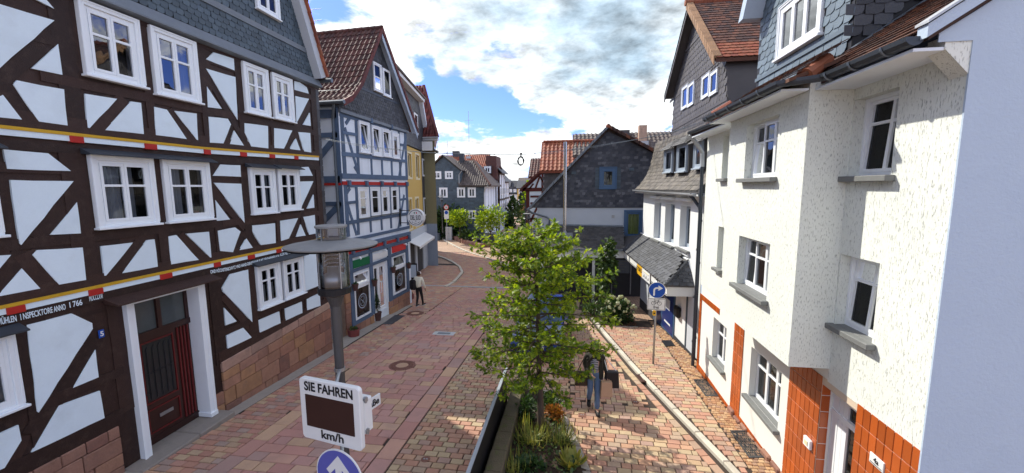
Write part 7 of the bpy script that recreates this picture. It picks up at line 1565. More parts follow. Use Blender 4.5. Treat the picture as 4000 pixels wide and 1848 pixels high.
# raised stone beds at the bend
RB = thing('raised_bed', 'low curved stone bed wall around the far young oak', 'planter', (-14, 48, -1.45))
for (a, c) in zip([(-17.7, 53), (-15.3, 50.2), (-12.95, 46.5), (-10.2, 43.2), (-9.3, 43.6)], [(-15.3, 50.2), (-12.95, 46.5), (-10.2, 43.2), (-9.3, 43.6), (-10.5, 47)]):
    n = max(2, int(math.hypot(c[0] - a[0], c[1] - a[1]) / .8))
    for i in range(n):
        p = Vector((a[0] + (c[0] - a[0]) * i / n, a[1] + (c[1] - a[1]) * i / n, -1.5)); q = Vector((a[0] + (c[0] - a[0]) * (i + .96) / n, a[1] + (c[1] - a[1]) * (i + .96) / n, -1.5)); g = MB(); g.ext([p, q, q + Vector((.3, .35, 0)), p + Vector((.3, .35, 0))], (0, 0, .55)); g.build('wall_stone', M['sandstone'], RB, bevel=.03)
bush('shrub', 'green planting in the raised bed behind the cabinet', 'shrub', (-12.2, 47.5, -1.2), (1.6, 1.2, .7), 500, .3, 'mid_leaf')
t = thing('utility_cabinet', 'pale grey utility cabinet beside the far raised bed', 'cabinet', (-15.6, 49.6, -1.45)); g = MB(); g.box((-16.0, 49.4, -1.42), (-15.2, 49.8, .3)); g.build('body', M['zinc_pale'], t, bevel=.02); g = MB(); g.box((-15.6, 49.38, -1.3), (-15.58, 49.4, .2)); g.box((-15.62, 49.37, -.6), (-15.56, 49.39, -.45)); g.build('door_gap', M['zinc'], t)
t = thing('plant_trough', 'blue-green planting trough by the olive house corner', 'planter', (-17.8, 50, -1.45)); g = MB(); g.box((-18.4, 49.6, -1.45), (-16.9, 50.2, -.6)); g.build('trough', M['slate_grey'], t, bevel=.03); g = MB(); g.box((-18.45, 49.55, -.62), (-16.85, 50.25, -.55)); g.build('rim', M['zinc'], t)
# ------------------------------------------------------------------ street furniture
def lamp(base, label, detail=True):
    x, y, z = base; t = thing('street_lamp', label, 'street lamp', base, 'disc-topped street lamps'); zt = z + 4.52       # zt: disc height
    g = MB(); g.lathe((x, y, 0), [(.075, z - .1), (.075, z + 1.0), (.05, z + 1.05), (.052, zt - 1.3), (.058, zt - .72), (.10, zt - .60), (.155, zt - .56)], 16); g.build('pole', M['lamp_metal'], t, smooth=False)
    g = MB(); g.lathe((x, y, 0), [(.178, zt - .565), (.18, zt - .50), (.165, zt - .485), (.0, zt - .485)], 20); g.build('collar', M['black'], t)
    g = MB(); k = 24
    for r in (.168,):
        vs = [(x + r * math.cos(2 * math.pi * j / k), y + r * math.sin(2 * math.pi * j / k), zz) for zz in (zt - .485, zt - .03) for j in range(k)]; g.add(vs, [(j, (j + 1) % k, (j + 1) % k + k, j + k) for j in range(k)])
    g.build('glass_cylinder', M['lamp_glass'], t, smooth=True)
    g = MB(); g.lathe((x, y, 0), [(.13, zt - .48), (.13, zt - .36), (.07, zt - .33), (.055, zt - .26), (.0, zt - .255)], 18); g.build('lamp_holder', M['galv'], t, smooth=True)
    for i in range(5): g = MB(); zz = zt - .25 + i * .045; g.lathe((x, y, 0), [(.05, zz + .02), (.098, zz), (.10, zz + .004), (.05, zz + .026)], 18); g.build('louvre_ring', M['steel'], t, smooth=True)
    for i in range(4): a = R(45 + 90 * i + 12); g = MB(); g.tube([(x + .16 * math.cos(a), y + .16 * math.sin(a), zt - .5), (x + .16 * math.cos(a), y + .16 * math.sin(a), zt - .02)], .011, 6); g.build('support_rod', M['galv'], t)
    g = MB(); g.lathe((x, y, 0), [(.475, zt - .030), (.49, zt - .02), (.49, zt - .008), (.45, zt + .004), (.17, zt + .05), (.0, zt + .058)], 48); g.build('disc_shade', [M['lamp_top'], M['black']], t, smooth=False)
    g = MB(); g.lathe((x, y, 0), [(.48, zt - .033), (.20, zt - .03), (.19, zt - .04), (.48, zt - .041)], 48); g.build('shade_lining', M['black'], t)
    vs = [(x + .158 * math.cos(2 * math.pi * j / k), y + .158 * math.sin(2 * math.pi * j / k), zz) for zz in (zt + .058, zt + .185) for j in range(k)]; g = MB(); g.add(vs, [(j, (j + 1) % k, (j + 1) % k + k, j + k) for j in range(k)]); g.build('top_glass', M['lamp_glass'], t, smooth=True)
    for i in range(3): a = R(20 + 120 * i); g = MB(); g.tube([(x + .145 * math.cos(a), y + .145 * math.sin(a), zt + .05), (x + .145 * math.cos(a), y + .145 * math.sin(a), zt + .19)], .012, 6); g.build('support_rod', M['galv'], t)
    g = MB(); g.lathe((x, y, 0), [(.16, zt + .18), (.17, zt + .185), (.17, zt + .205), (.16, zt + .21), (.0, zt + .212)], 28); g.build('cap', M['lamp_top'], t)
    return t
LPX, LPY = -2.665, 4.13
lamp((LPX, LPY, .12), 'grey street lamp with wide disc shade standing nearest, behind the speed display')
q = at(2064, 835, (0, 36, 0), (0, 1, 0)); lamp((q.x, 36, q.z - 4.5), 'far street lamp in front of the slate gable corner')
q = at(1735, 770, (0, 50, 0), (0, 1, 0)); lamp((q.x, 49, q.z - 4.4), 'far street lamp in front of the slate house wall')
# speed display
def od(u, v, d): return CAM + RM @ (_ray(u, v) * (d / FPX))
TL, BL_, TR, BR_ = od(1170, 1474, 4.16), od(1180, 1722, 4.16), od(1404, 1504, 3.9), od(1411, 1770, 3.9)
c = (TL + BL_ + TR + BR_) / 4; dx = ((TR + BR_) / 2 - (TL + BL_) / 2); dx.z = 0; W_ = dx.length; ex = dx.normalized(); ez = Vector((0, 0, 1)); ey = ez.cross(ex)   # ey points away from the viewer
H_ = ((TL - BL_).length + (TR - BR_).length) / 2
FZ = type('F', (), {})(); 
class FQ:
    d = ex; n = -ey
    def __init__(s, o): s.o = o
    def p(s, a, n, z): return s.o + ex * a - ey * n + ez * z
FQ_ = FQ(c)
t = thing('speed_display', 'white SIE FAHREN km/h speed display with dark screen on the lamp post', 'speed display', c)
def rrect(w, h, r, k=5):
    pts = []
    for cx, cy, a0 in ((w / 2 - r, h / 2 - r, 0), (-w / 2 + r, h / 2 - r, 90), (-w / 2 + r, -h / 2 + r, 180), (w / 2 - r, -h / 2 + r, 270)):
        for i in range(k + 1): a = R(a0 + 90 * i / k); pts.append((cx + r * math.cos(a), cy + r * math.sin(a)))
    return pts
g = MB(); g.prism(rrect(W_, H_, .045), -.055, 0, FQ_); g.build('housing', M['sign_white'], t, bevel=.008)
g = MB(); g.prism(rrect(W_ * .80, H_ * .52, .006), 0.0, .004, FQ_); scn = g.build('screen', M['screen'], t)
for v in list(range(1)): scn.location += Vector((0, 0, 0))
scn.location = scn.location + ez * (-.01)
def fit(o, w, sx_axis):
    pr = [Vector(v.co).dot(sx_axis) for v in o.data.vertices]; a, b_ = min(pr), max(pr); k = w / (b_ - a); m_ = (a + b_) / 2
    for v in o.data.vertices: p = Vector(v.co).dot(sx_axis); v.co = Vector(v.co) + sx_axis * ((p - m_) * k - p)
fit(text('SIE FAHREN', FQ_.p(0, .002, H_ * .315), ex, ez, .135, 'sign_black', t, align='CENTER', bold=.0025), W_ * .80, ex)
fit(text('km/h', FQ_.p(.02, .002, -H_ * .425), ex, ez, .125, 'sign_black', t, align='CENTER', bold=.002), W_ * .37, ex)
g = MB(); g.box((.02, -.19, -.19), (W_ / 2 - .006, -.06, .17), FQ_); g.build('control_box', M['sign_white'], t, bevel=.012)
for z in (.17, -.16): g = MB(); g.box((W_ / 2 - .03, -.11, z - .02), (W_ / 2 + .01, -.07, z + .02), FQ_); g.tube([FQ_.p(W_ / 2 + .0, -.09, z - .03), FQ_.p(W_ / 2 + .0, -.09, z + .03)], .012, 6); g.build('hinge_clamp', M['galv'], t)
pb = Vector((LPX, LPY, c.z)); g = MB()
for z in (.15, -.15): g.tube([pb + Vector((0, 0, z)), FQ_.p(.0, -.06, z)], .02, 6); g.lathe((LPX, LPY, c.z + z), [(.055, -.02), (.06, -.02), (.06, .02), (.055, .02)], 14)
g.build('pole_clamp', M['galv'], t)
# blue straight-on sign under it
c2_ = od(1325, 1862, 3.98); t = thing('traffic_sign', 'round blue sign with a white upward arrow under the speed display', 'traffic sign', c2_)
F2 = FQ(c2_); rr = .285
circ = lambda r, k=40: [(r * math.cos(2 * math.pi * i / k), r * math.sin(2 * math.pi * i / k)) for i in range(k)]
g = MB(); g.prism(circ(rr), -.012, 0, F2); g.build('rim', M['sign_white'], t); g = MB(); g.prism(circ(rr * .955), 0, .0025, F2); g.build('face', M['sign_faded'], t)
ar = [(x * 1.22, z * 1.22 + .02) for x, z in ((-.032, -.15), (.032, -.15), (.032, .05), (.09, -.01), (.125, .025), (0, .165), (-.125, .025), (-.09, -.01), (-.032, .05))]
g = MB(); g.prism(ar, .0025, .005, F2); g.build('arrow', M['sign_white'], t); g = MB(); g.tube([c2_ + ey * .02, Vector((LPX, LPY, c2_.z))], .02, 6); g.build('bracket', M['galv'], t)
# street-name plate on the same post
hd = Vector((.28, .96, 0)).normalized(); pn = Vector((hd.y, -hd.x, 0))
o0 = Vector((LPX + .05, LPY + .02, 0)); e_ = at(1484, 1556, o0, pn); ln = (Vector((e_.x, e_.y, 0)) - o0).dot(hd); zc_ = e_.z
class FN:
    d = hd; n = pn
    @staticmethod
    def p(a, n, z): return o0 + hd * a + pn * n + Vector((0, 0, zc_ + z))
t = thing('street_sign', 'white street name plate ending in aße behind the speed display', 'street sign', o0 + Vector((0, 0, zc_)))
g = MB(); g.prism([(ln - .8, -.075), (ln, -.075), (ln, .075), (ln - .8, .075)], -.012, .012, FN); g.build('plate', M['sign_white'], t, bevel=.003)
text('straße', FN.p(ln - .03, .013, -.035), hd, (0, 0, 1), .12, 'sign_black', t, align='RIGHT', bold=.003)
# right-turn sign on its post
SBx, SBy = 2.52, 12.31; zb = gz(SBy)
tc = at(1652 * D, 729 * D, (0, SBy, 0), (0, 1, 0)); top = Vector((tc.x, SBy, tc.z + .29)); bot = Vector((SBx, SBy, zb))
t = thing('traffic_sign', 'round blue right-turn sign above a white bicycle plate on a thin post', 'traffic sign', bot)
g = MB(); g.tube([bot, top], .03, 10); g.build('post', M['galv'], t, smooth=True); g = MB(); g.tube([top, top + Vector((0, 0, .03))], .035, 10); g.build('post_cap', M['black'], t)
ax = (top - bot).normalized(); ex3 = Vector((1, -.12, 0)).normalized()
class FT:
    def __init__(s, o): s.o = o
    def p(s, a, n, z): return s.o + ex3 * a + Vector((ex3.y, -ex3.x, 0)) * n + ax * z
f3 = FT(Vector((tc.x, SBy, tc.z)) + Vector((0, -.05, 0))); r3 = .245
g = MB(); g.prism(circ(r3), -.012, 0, f3); g.build('rim', M['sign_white'], t); g = MB(); g.prism(circ(r3 * .95), 0, .003, f3); g.build('face', M['sign_blue'], t)
arc = [(-.065 + .0, -.16), (-.065, .0)] ; 
outer = [(-.105, -.17), (-.105, -.0)] + [(-.005 - .10 * math.cos(R(a)), .0 + .09 * math.sin(R(a))) for a in (30, 60, 90)] + [(.05, .09), (.02, .135), (.06, .135), (.165, .065), (.06, -.005), (.02, -.005), (.05, .04)] + [(-.005 - .05 * math.cos(R(a)), .0 + .04 * math.sin(R(a))) for a in (90, 60, 30)] + [(-.055, 0), (-.055, -.17)]
g = MB(); g.prism(outer, .003, .006, f3); g.build('arrow', M['sign_white'], t)
f4 = FT(f3.o - ax * (r3 + .19)); 
g = MB(); g.prism(rrect(.52, .37, .03), -.01, 0, f4); g.build('plate', M['sign_white'], t)
g = MB(); 
for (a, b_, c_, d_) in ((-.245, -.235, -.17, .17), (.235, .245, -.17, .17), (-.235, .235, .16, .17), (-.235, .235, -.17, -.16)): g.prism([(a, c_), (b_, c_), (b_, d_), (a, d_)], .0005, .002, f4)
g.build('border', M['sign_black'], t)
def stroke(mb, f, a, b_, w):
    d_ = Vector((b_[0] - a[0], b_[1] - a[1])); n_ = Vector((-d_.y, d_.x)).normalized() * w / 2; mb.prism([(a[0] - n_.x, a[1] - n_.y), (b_[0] - n_.x, b_[1] - n_.y), (b_[0] + n_.x, b_[1] + n_.y), (a[0] + n_.x, a[1] + n_.y)], .0005, .002, f)
g = MB()
for cx in (-.085, .085):
    for i in range(16): a0, a1 = 2 * math.pi * i / 16, 2 * math.pi * (i + 1) / 16; stroke(g, f4, (cx + .055 * math.cos(a0), .03 + .055 * math.sin(a0)), (cx + .055 * math.cos(a1), .03 + .055 * math.sin(a1)), .012)
for a, b_ in (((-.085, .03), (-.045, .105)), ((-.045, .105), (.055, .115)), ((-.045, .105), (.01, .035)), ((.01, .035), (.055, .115)), ((.085, .03), (.05, .13)), ((-.085, .03), (.01, .035)), ((.05, .13), (.085, .135)), ((-.05, .105), (-.055, .135)), ((-.075, .137), (-.035, .135))): stroke(g, f4, a, b_, .011)
g.build('bicycle_symbol', M['sign_black'], t)
text('frei', f4.p(0, .001, -.13), ex3, ax, .12, 'sign_black', t, align='CENTER', bold=.002)
f5 = FT(f4.o - ax * .27 + Vector((-.05, 0, 0))); g = MB(); g.prism(rrect(.09, .15, .02), -.03, .03, f5); g.build('sticker_box', M['sign_yellow'], t); g = MB(); g.prism(rrect(.05, .04, .005), .031, .033, f5); g.build('mark', M['sign_black'], t)
# far signs
y = 45; q = at(1743, 810, (0, y, 0), (0, 1, 0)); q2 = at(1743, 826, (0, y, 0), (0, 1, 0)); t = thing('traffic_sign', 'round red-rimmed 30 sign above a blue no-parking sign by the slate house', 'traffic sign', (q.x, y, -1.4)); F9 = Fr((q.x, y), math.pi / 2)
g = MB(); g.tube([(q.x, y + .05, -1.4), (q.x, y + .05, q.z + .35)], .035, 6); g.build('post', M['galv'], t)
class FO:
    def __init__(s, z): s.z = z
    def p(s, a, n, z): return F9.p(a, n, s.z + z)
g = MB(); g.prism(circ(.30, 24), 0, .02, FO(q.z)); g.build('rim', M['sign_red'], t); g = MB(); g.prism(circ(.22, 24), .02, .025, FO(q.z)); g.build('face', M['sign_white'], t); text('30', F9.p(0, .026, q.z - .11), F9.d, (0, 0, 1), .32, 'sign_black', t, align='CENTER', bold=.004, sx=.8)
g = MB(); g.prism(rrect(.55, 1.0, .05), 0, .02, FO(q.z - .85)); g.build('plate', M['sign_white'], t); g = MB(); g.prism(circ(.21, 24), .02, .024, FO(q.z - .6)); g.build('blue_disc', M['sign_blue'], t)
y = 33; q = at(2084, 903, (0, y, 0), (0, 1, 0)); t = thing('traffic_sign', 'white pedestrian-zone plate with a blue disc beside the slate gable wall', 'traffic sign', (q.x, y, -1.2)); F9 = Fr((q.x, y), math.pi / 2)
g = MB(); g.tube([(q.x, y + .05, -1.2), (q.x, y + .05, q.z + .4)], .035, 6); g.build('post', M['galv'], t)
g = MB(); g.prism(rrect(.46, .62, .03), 0, .02, FO(q.z)); g.build('plate', M['sign_white'], t); g = MB(); g.prism(circ(.19, 24), .02, .024, FO(q.z + .06)); g.build('blue_disc', M['sign_blue'], t)
g = MB(); g.prism([(-.08, .0 - .04), (-.04, -.04), (-.03, .16), (-.07, .16)], .024, .027, FO(q.z + .0)); g.prism([(.03, -.04), (.06, -.04), (.06, .1), (.03, .1)], .024, .027, FO(q.z)); g.build('walkers_symbol', M['sign_white'], t); g = MB(); g.prism([(-.15, -.24), (.15, -.24), (.15, -.18), (-.15, -.18)], .02, .023, FO(q.z)); g.build('zone_text', M['sign_black'], t); g = MB(); g.prism(rrect(.46, .3, .02), 0, .02, FO(q.z - .5)); g.build('lower_plate', M['sign_white'], t)
# cable across the street with a bundle hung from it
def cp(u, v): return at(u * D, v * D, (0, 12.1, 0), (0, 1, 0))
pts = [cp(*p) for p in ((803, 347), (880, 360), (960, 372), (1075, 384), (1200, 388), (1310, 388), (1400, 381), (1500, 367), (1600, 351), (1690, 333), (1768, 305))]
cb_ = thing('cable', 'thin cable spanning the street between the houses', 'cable', pts[5])
g = MB(); g.tube(pts, .007, 5); g.build('strand', M['zinc'], cb_)
g = MB(); g.tube([p + Vector((0, .04, -.02 - .02 * math.sin(i * 1.3))) for i, p in enumerate(pts)], .005, 5); g.build('strand', M['zinc'], cb_)
for i in range(1, 10):
    g = MB(); p = pts[i].lerp(pts[i + 1], .4) if i < 10 else pts[i]; g.ball(p, .025, .02, .025, 6); g.build('clip', M['zinc'], cb_)
wc = cp(1310, 405); w_ = thing('cable_coil', 'coiled dark cable bundle hanging from the wire over the street', 'cable coil', wc)
for k_ in range(5):
    g = MB(); n_ = 28; ph = random.uniform(0, 6); g.tube([wc + Vector(((.085 + .012 * math.sin(3 * a + ph)) * math.cos(a), .02 * math.sin(2 * a + ph + k_), (.12 + .014 * math.cos(2 * a + ph)) * math.sin(a))) for a in [2 * math.pi * i / n_ for i in range(n_ + 1)]], .013, 6); g.build('cable_loop', M['black'], w_)
g = MB(); g.tube([wc + Vector((0, 0, .12)), wc + Vector((0.01, 0, .21))], .015, 6); g.ball(wc + Vector((0.01, 0, .21)), .035, .03, .04, 6); g.build('hanger', M['black'], w_)
p = at(2827, 508, (0, 12.0, 0), (0, 1, 0)); t = thing('wire_lamp', 'small black bell lamp on a wire by the white house corner', 'lamp', p); g = MB(); g.lathe(p, [(.06, -.09), (.045, -.02), (.02, .03), (.0, .035)], 10); g.build('bell', M['black'], t); g = MB(); g.tube([p + Vector((0, 0, .03)), p + Vector((0, 0, .1)), (3.74, 11.5, p.z + .1)], .012, 5); g.build('arm', M['zinc_dark'], t)
# pots and planters by the pizzeria
def pot_plant(x, y, label, h=.72):
    z = gz(y) + .036; t = thing('potted_conifer', label, 'potted plant', (x, y, z), 'conical conifers in pots by the shop door'); g = MB(); g.lathe((x, y, z), [(.12, 0), (.165, .33), (.175, .33), (.175, .37), (.155, .37), (.15, .33), (.0, .33)], 16); g.build('pot', M['pot_dark'], t)
    bush('', '', '', (x, y, z + .36), (.17, .17, h / 2), 420, .075, 'dark_leaf', cone=True, stems=1, par=t, tm='narrow', lim=0); return t
x, y = gxy(948 * D, 808 * D); pot_plant(x + .05, y, 'conical conifer in a brown pot left of the shop door', .85)
x, y = gxy(1548, 1203); pot_plant(x + .02, y, 'conical conifer in a brown pot right of the shop door', .85)
def red_planter(u, v, label):
    x, y = gxy(u, v); z = gz(y) + .036; t = thing('flower_planter', label, 'planter', (x, y, z), 'low red flower planters along the shop'); g = MB(); g.lathe((x, y, z), [(.20, 0), (.23, .26), (.19, .26), (.18, .20), (.0, .20)], 8); g.build('tub', M['pot_red'], t); bush('', '', '', (x, y, z + .2), (.15, .15, .08), 60, .08, 'mid_leaf', stems=2, par=t); return t
red_planter(1383, 1315, 'low red planter at the foot of the sandstone pillar'); red_planter(1602, 1170, 'low red planter at the far corner of the blue-grey house holding a pole'); red_planter(1625, 1080, 'low red planter in front of the yellow house awning')
x, y = gxy(1602, 1168); t = thing('pole', 'thin grey pole standing in the red planter', 'pole', (x, y, gz(y))); g = MB(); g.tube([(x, y, gz(y) + .2), (x, y, gz(y) + 2.0)], .025, 8); g.build('shaft', M['zinc_pale'], t); g = MB(); g.ball((x, y, gz(y) + 2.0), .04, .04, .05, 8); g.build('tip', M['galv'], t)
for (u, v, lab) in ((487, 803, 'dark red hanging pot left of the left shop window'), (615, 775, 'dark red hanging pot left of the shop door'), (740, 688, 'dark red hanging pot right of the shop door'), (843, 660, 'dark red hanging pot at the far corner of the shop')):
    s, z = FD.tr(*cb(u, v), n=.15); p = FD.p(s, .17, z); t = thing('hanging_pot', lab, 'hanging pot', p, 'dark red pots hung on the shop posts'); g = MB(); g.lathe(p, [(.075, -.13), (.115, .10), (.125, .10), (.125, .13), (.10, .13), (.09, .08), (.0, .08)], 12); g.build('pot', M['pot_dark'], t); g = MB(); g.tube([p + Vector((0, 0, .1)) - FD.n * .1, p - FD.n * .17 + Vector((0, 0, .12))], .012, 5); g.build('hook', M['black'], t)
    bush('', '', '', p + Vector((0, 0, .08)), (.09, .09, .05), 40, .06, 'dark_leaf', stems=2, par=t)
x, y = -10.4, 24.9; t = thing('menu_board', 'standing dark menu board by the awning of the yellow house', 'menu board', (x, y, gz(y))); g = MB(); g.box((x - .3, y, gz(y)), (x + .3, y + .05, gz(y) + 1.2)); g.build('board', M['black'], t, bevel=.01); g = MB(); g.box((x - .25, y - .01, gz(y) + .25), (x + .25, y, gz(y) + 1.1)); g.build('sheet', M['grey_wall'], t)
x, y = gxy(1100 + 870 / 1.7, 650 + 735 / 1.7); g = MB(); g.box((-8.2, 19.2, gz(19.2)), (-8.05, 20.2, gz(19.2) + 1.7)); 
gm = (3.4, 14.3); g = MB(); g.ext([(3.24, 14.56, gz(14.56) + .085), (3.59, 14.61, gz(14.6) + .085), (3.58, 14.03, gz(14.0) + .085), (3.23, 13.93, gz(13.9) + .085)], (0, 0, .02)); o = g.build('doormat', M['black'], bevel=.004); tag(o, 'black rubber doormat on the pavement before the shop door', 'doormat')

# ------------------------------------------------------------------ cars
def car(x, y, z, rz, col, label, L=4.0, Wd=1.72, Ht=1.46):
    t = thing('parked_car', label, 'car', (x, y, z)); Mx = Matrix.Translation((x, y, z)) @ Matrix.Rotation(rz, 4, 'Z')    # nose towards local -Y
    prof = [(-2.0, .32), (-2.0, .62), (-1.88, .76), (-1.05, .92), (-.98, .93)] ; top = [(-.98, .93), (-.35, Ht), (.9, Ht), (1.75, 1.0)]; rear = [(1.75, 1.0), (1.98, .92), (2.0, .35)]
    body = [(-2.0, .30), (-2.02, .55), (-1.9, .74), (-1.0, .93), (1.72, .98), (1.98, .9), (2.0, .32)]
    cabin = [(-1.0, .93), (-.32, Ht), (.95, Ht), (1.72, .98)]
    g = MB(); n = len(body); w = Wd / 2
    rings = [(-w, .0), (-w, 1), (w, 1), (w, 0)]
    vs = []
    for sx, k in ((-w * .93, .0), (-w, .5), (-w * .95, 1), (w * .95, 1), (w, .5), (w * .93, 0)):
        for (yy, zz) in body: vs.append((sx, yy * (1 if k else .985), .28 + (zz - .28) * (k if k < 1 else 1)))
    fs = []
    for r in range(5):
        for i in range(n - 1): fs.append((r * n + i, r * n + i + 1, (r + 1) * n + i + 1, (r + 1) * n + i))
    fs += [tuple(range(0, n)), tuple(range(5 * n, 6 * n))]
    for (a) in range(1): fs.append((0, n, 2 * n, 3 * n, 4 * n, 5 * n)); fs.append((n - 1, 2 * n - 1, 3 * n - 1, 4 * n - 1, 5 * n - 1, 6 * n - 1))
    g.add(vs, fs); xf(g, Mx).build('body', M[col], t, bevel=.02)
    g = MB(); vs = []
    for sx in (-1, 1):
        for (yy, zz) in cabin: vs.append((sx * (w * .93 if zz < 1.2 else w * .74), yy, zz))
    g.add(vs, [(0, 1, 2, 3), (4, 7, 6, 5), (1, 2, 6, 5), (0, 1, 5, 4), (2, 3, 7, 6), (0, 3, 7, 4)]); xf(g, Mx).build('roof', M[col], t, bevel=.03)
    def pane(pts, nm): g = MB(); g.add(pts, [(0, 1, 2, 3)]); g.v = [tuple(Mx @ Vector(v)) for v in g.v]; g.build(nm, M['car_glass'], t)
    L2 = lambda a, b_, f: tuple(a[i] + (b_[i] - a[i]) * f for i in range(3))
    pane([(-w * .84, -.96, .965), (w * .84, -.96, .965), (w * .68, -.375, Ht - .03), (-w * .68, -.375, Ht - .03)], 'windscreen'); pane([(-w * .8, 1.73, 1.03), (w * .8, 1.73, 1.03), (w * .66, 1.02, Ht - .04), (-w * .66, 1.02, Ht - .04)], 'rear_window')
    for s in (-1, 1): 
        pane([(s * w * .935, -.72, 1.0), (s * w * .935, .2, 1.0), (s * w * .77, .2, Ht - .09), (s * w * .78, -.3, Ht - .09)], 'side_window'); pane([(s * w * .935, .28, 1.0), (s * w * .935, 1.4, 1.02), (s * w * .77, .95, Ht - .09), (s * w * .77, .28, Ht - .09)], 'side_window')
        g = MB(); g.ball((s * w * 1.08, -.72, 1.0), .10, .06, .07, 8); xf(g, Mx).build('mirror', M[col], t)
        g = MB(); g.ball((s * w * .7, -1.93, .66), .17, .07, .08, 8); xf(g, Mx).build('headlight', M['steel'], t)
        for yy in (-1.28, 1.28):
            g = MB(); g.disc((s * (w - .18), yy, .31), .31, (s, 0, 0), .2, 20); wh = xf(g, Mx).build('wheel', M['black'], t); g = MB(); g.disc((s * (w + .015), yy, .31), .2, (s, 0, 0), .012, 16); xf(g, Mx).build('rim', M['galv'], wh)
    g = MB(); g.box((-.26, -2.03, .42), (.26, -2.015, .53)); xf(g, Mx).build('number_plate', M['sign_white'], t); g = MB(); g.box((-.55, -2.02, .56), (.55, -1.99, .66)); xf(g, Mx).build('grille', M['black'], t)
    return t
dm('car_blue', (.006, .03, .18), .25, nv=0, spec=.6); dm('car_black', (.012, .013, .015), .25, nv=0, spec=.6); dm('car_glass', (.03, .05, .05), .05, nv=0, spec=.9)
car(-1.0, 14.3, gz(14.3) + .03, -.05, 'car_blue', 'blue car parked behind the oak, mostly hidden by leaves')
car(-8.9, 46.2, -1.45, 1.2, 'car_black', 'dark car parked at the far bend beside the raised bed')
t = thing('parasol', 'pale folded-out parasol at the corner of the far half-timbered row', 'parasol', (-10.6, 58, -1.5)); g = MB(); g.tube([(-10.6, 58, -1.5), (-10.6, 58, 2.6)], .04, 6); g.build('pole', M['zinc_pale'], t); g = MB(); k = 8; g.add([(-10.6 + 1.5 * math.cos(i * math.pi / 4), 58 + 1.5 * math.sin(i * math.pi / 4), 1.7) for i in range(8)] + [(-10.6, 58, 2.7)], [(i, (i + 1) % 8, 8) for i in range(8)]); g.build('canopy', M['zinc'], t)
# shop awnings and the half-timbered row along the far street's left side
for i, (y0, y1, x, zt, lab) in enumerate(((61, 66, -11.0, 7.5, 'half-timbered house with dark posts just behind the slate house'), (67, 74, -11.6, 6.3, 'slate-roofed half-timbered house farther along the left side'), )):
    h = thing('half_timbered_house', lab, 'house', (x, y0, -1.5), 'half-timbered houses along the far street'); FWx = Fr((x, y0), 0); L_ = y1 - y0
    g = MB(); g.box((0, -4, -1.5), (L_, 0, zt), FWx); g.build('wall', M['plaster_grey'], h)
    for s in (.1, L_ * .33, L_ * .66, L_ - .1): beam('post', s, -1.5, s, zt, .25, .04, 'timber', FWx, h)
    for z in (.9, 3.4, zt - .1): beam('rail', 0, z, L_, z, .3, .05, 'timber', FWx, h)
    for z in (1.6, 4.1): 
        for s in (L_ * .2, L_ * .5, L_ * .8): window(h, FWx, (s - .4, s + .4, z, z + 1.2), .06, 2, (), fm='pvc', fw=.08, bar=.05, depth=.05)
    g = MB(); g.ext([FWx.p(-.2, .5, zt - .1), FWx.p(L_ + .2, .5, zt - .1), FWx.p(L_ + .2, -2, zt + 2.4), FWx.p(-.2, -2, zt + 2.4)], (0, 0, .15)); g.build('roof', M['slate_dark'], h)
    F0 = FF(y0); beam('rail', x - 3, .9, x, .9, .25, .03, 'timber', F0, h); beam('rail', x - 3, 3.4, x, 3.4, .25, .03, 'timber', F0, h); beam('post', x - .15, -1.5, x - .15, zt, .25, .03, 'timber', F0, h)
# ------------------------------------------------------------------ people
def skin_mesh(name, chains, mat_, parent, levels=1, root=0):
    """chains: list of polylines [(pos, radius)...]; points at the same place are shared joints"""
    V = []; E = []; Rr = []; idx = {}
    def vid(p, r):
        k = tuple(round(c, 4) for c in p)
        if k not in idx: idx[k] = len(V); V.append(Vector(p)); Rr.append(r)
        return idx[k]
    for ch in chains:
        ids = [vid(*q) for q in ch]; E += [(a, b_) for a, b_ in zip(ids, ids[1:]) if a != b_]
    me = bpy.data.meshes.new(name); me.from_pydata([tuple(v) for v in V], E, []); o = bpy.data.objects.new(name, me); COL.objects.link(o)
    sk = o.modifiers.new('s', 'SKIN'); sk.use_smooth_shade = True; o.modifiers.new('d', 'SUBSURF').levels = levels
    lay = me.skin_vertices[0].data if me.skin_vertices else None
    if lay is None:
        bm = bmesh.new(); bm.from_mesh(me); bm.verts.layers.skin.verify(); bm.to_mesh(me); bm.free(); lay = me.skin_vertices[0].data
    for i, s in enumerate(lay):
        rr = Rr[i]; s.radius = (rr, rr) if not isinstance(rr, tuple) else rr; s.use_root = (i == root)
    dg = bpy.context.evaluated_depsgraph_get(); me2 = bpy.data.meshes.new_from_object(o.evaluated_get(dg)); bpy.data.objects.remove(o)
    me2.materials.clear(); me2.materials.append(mat_); me2.name = name; me2.shade_smooth()
    o = bpy.data.objects.new(name, me2); COL.objects.link(o); WL[o] = WL[parent]; adopt(o, parent); return o
dm('skin', (.42, .24, .17), .55, nv=.08); dm('jacket_cream', (.78, .75, .60), .85, nv=.1, fine=.1); dm('trousers_black', (.014, .013, .014), .8, nv=.1); dm('shoe', (.015, .015, .016), .6); dm('sole', (.6, .6, .58), .6)
dm('denim', (.10, .16, .27), .85, nv=.25, ns=8, fine=.15); dm('jacket_dark', (.025, .024, .018), .8, nv=.2); dm('paper', (.46, .30, .20), .8, nv=.1); dm('leather', (.030, .018, .010), .5, nv=.3); dm('hair', (.035, .02, .012), .6, nv=.3); dm('cap', (.66, .60, .56), .8)
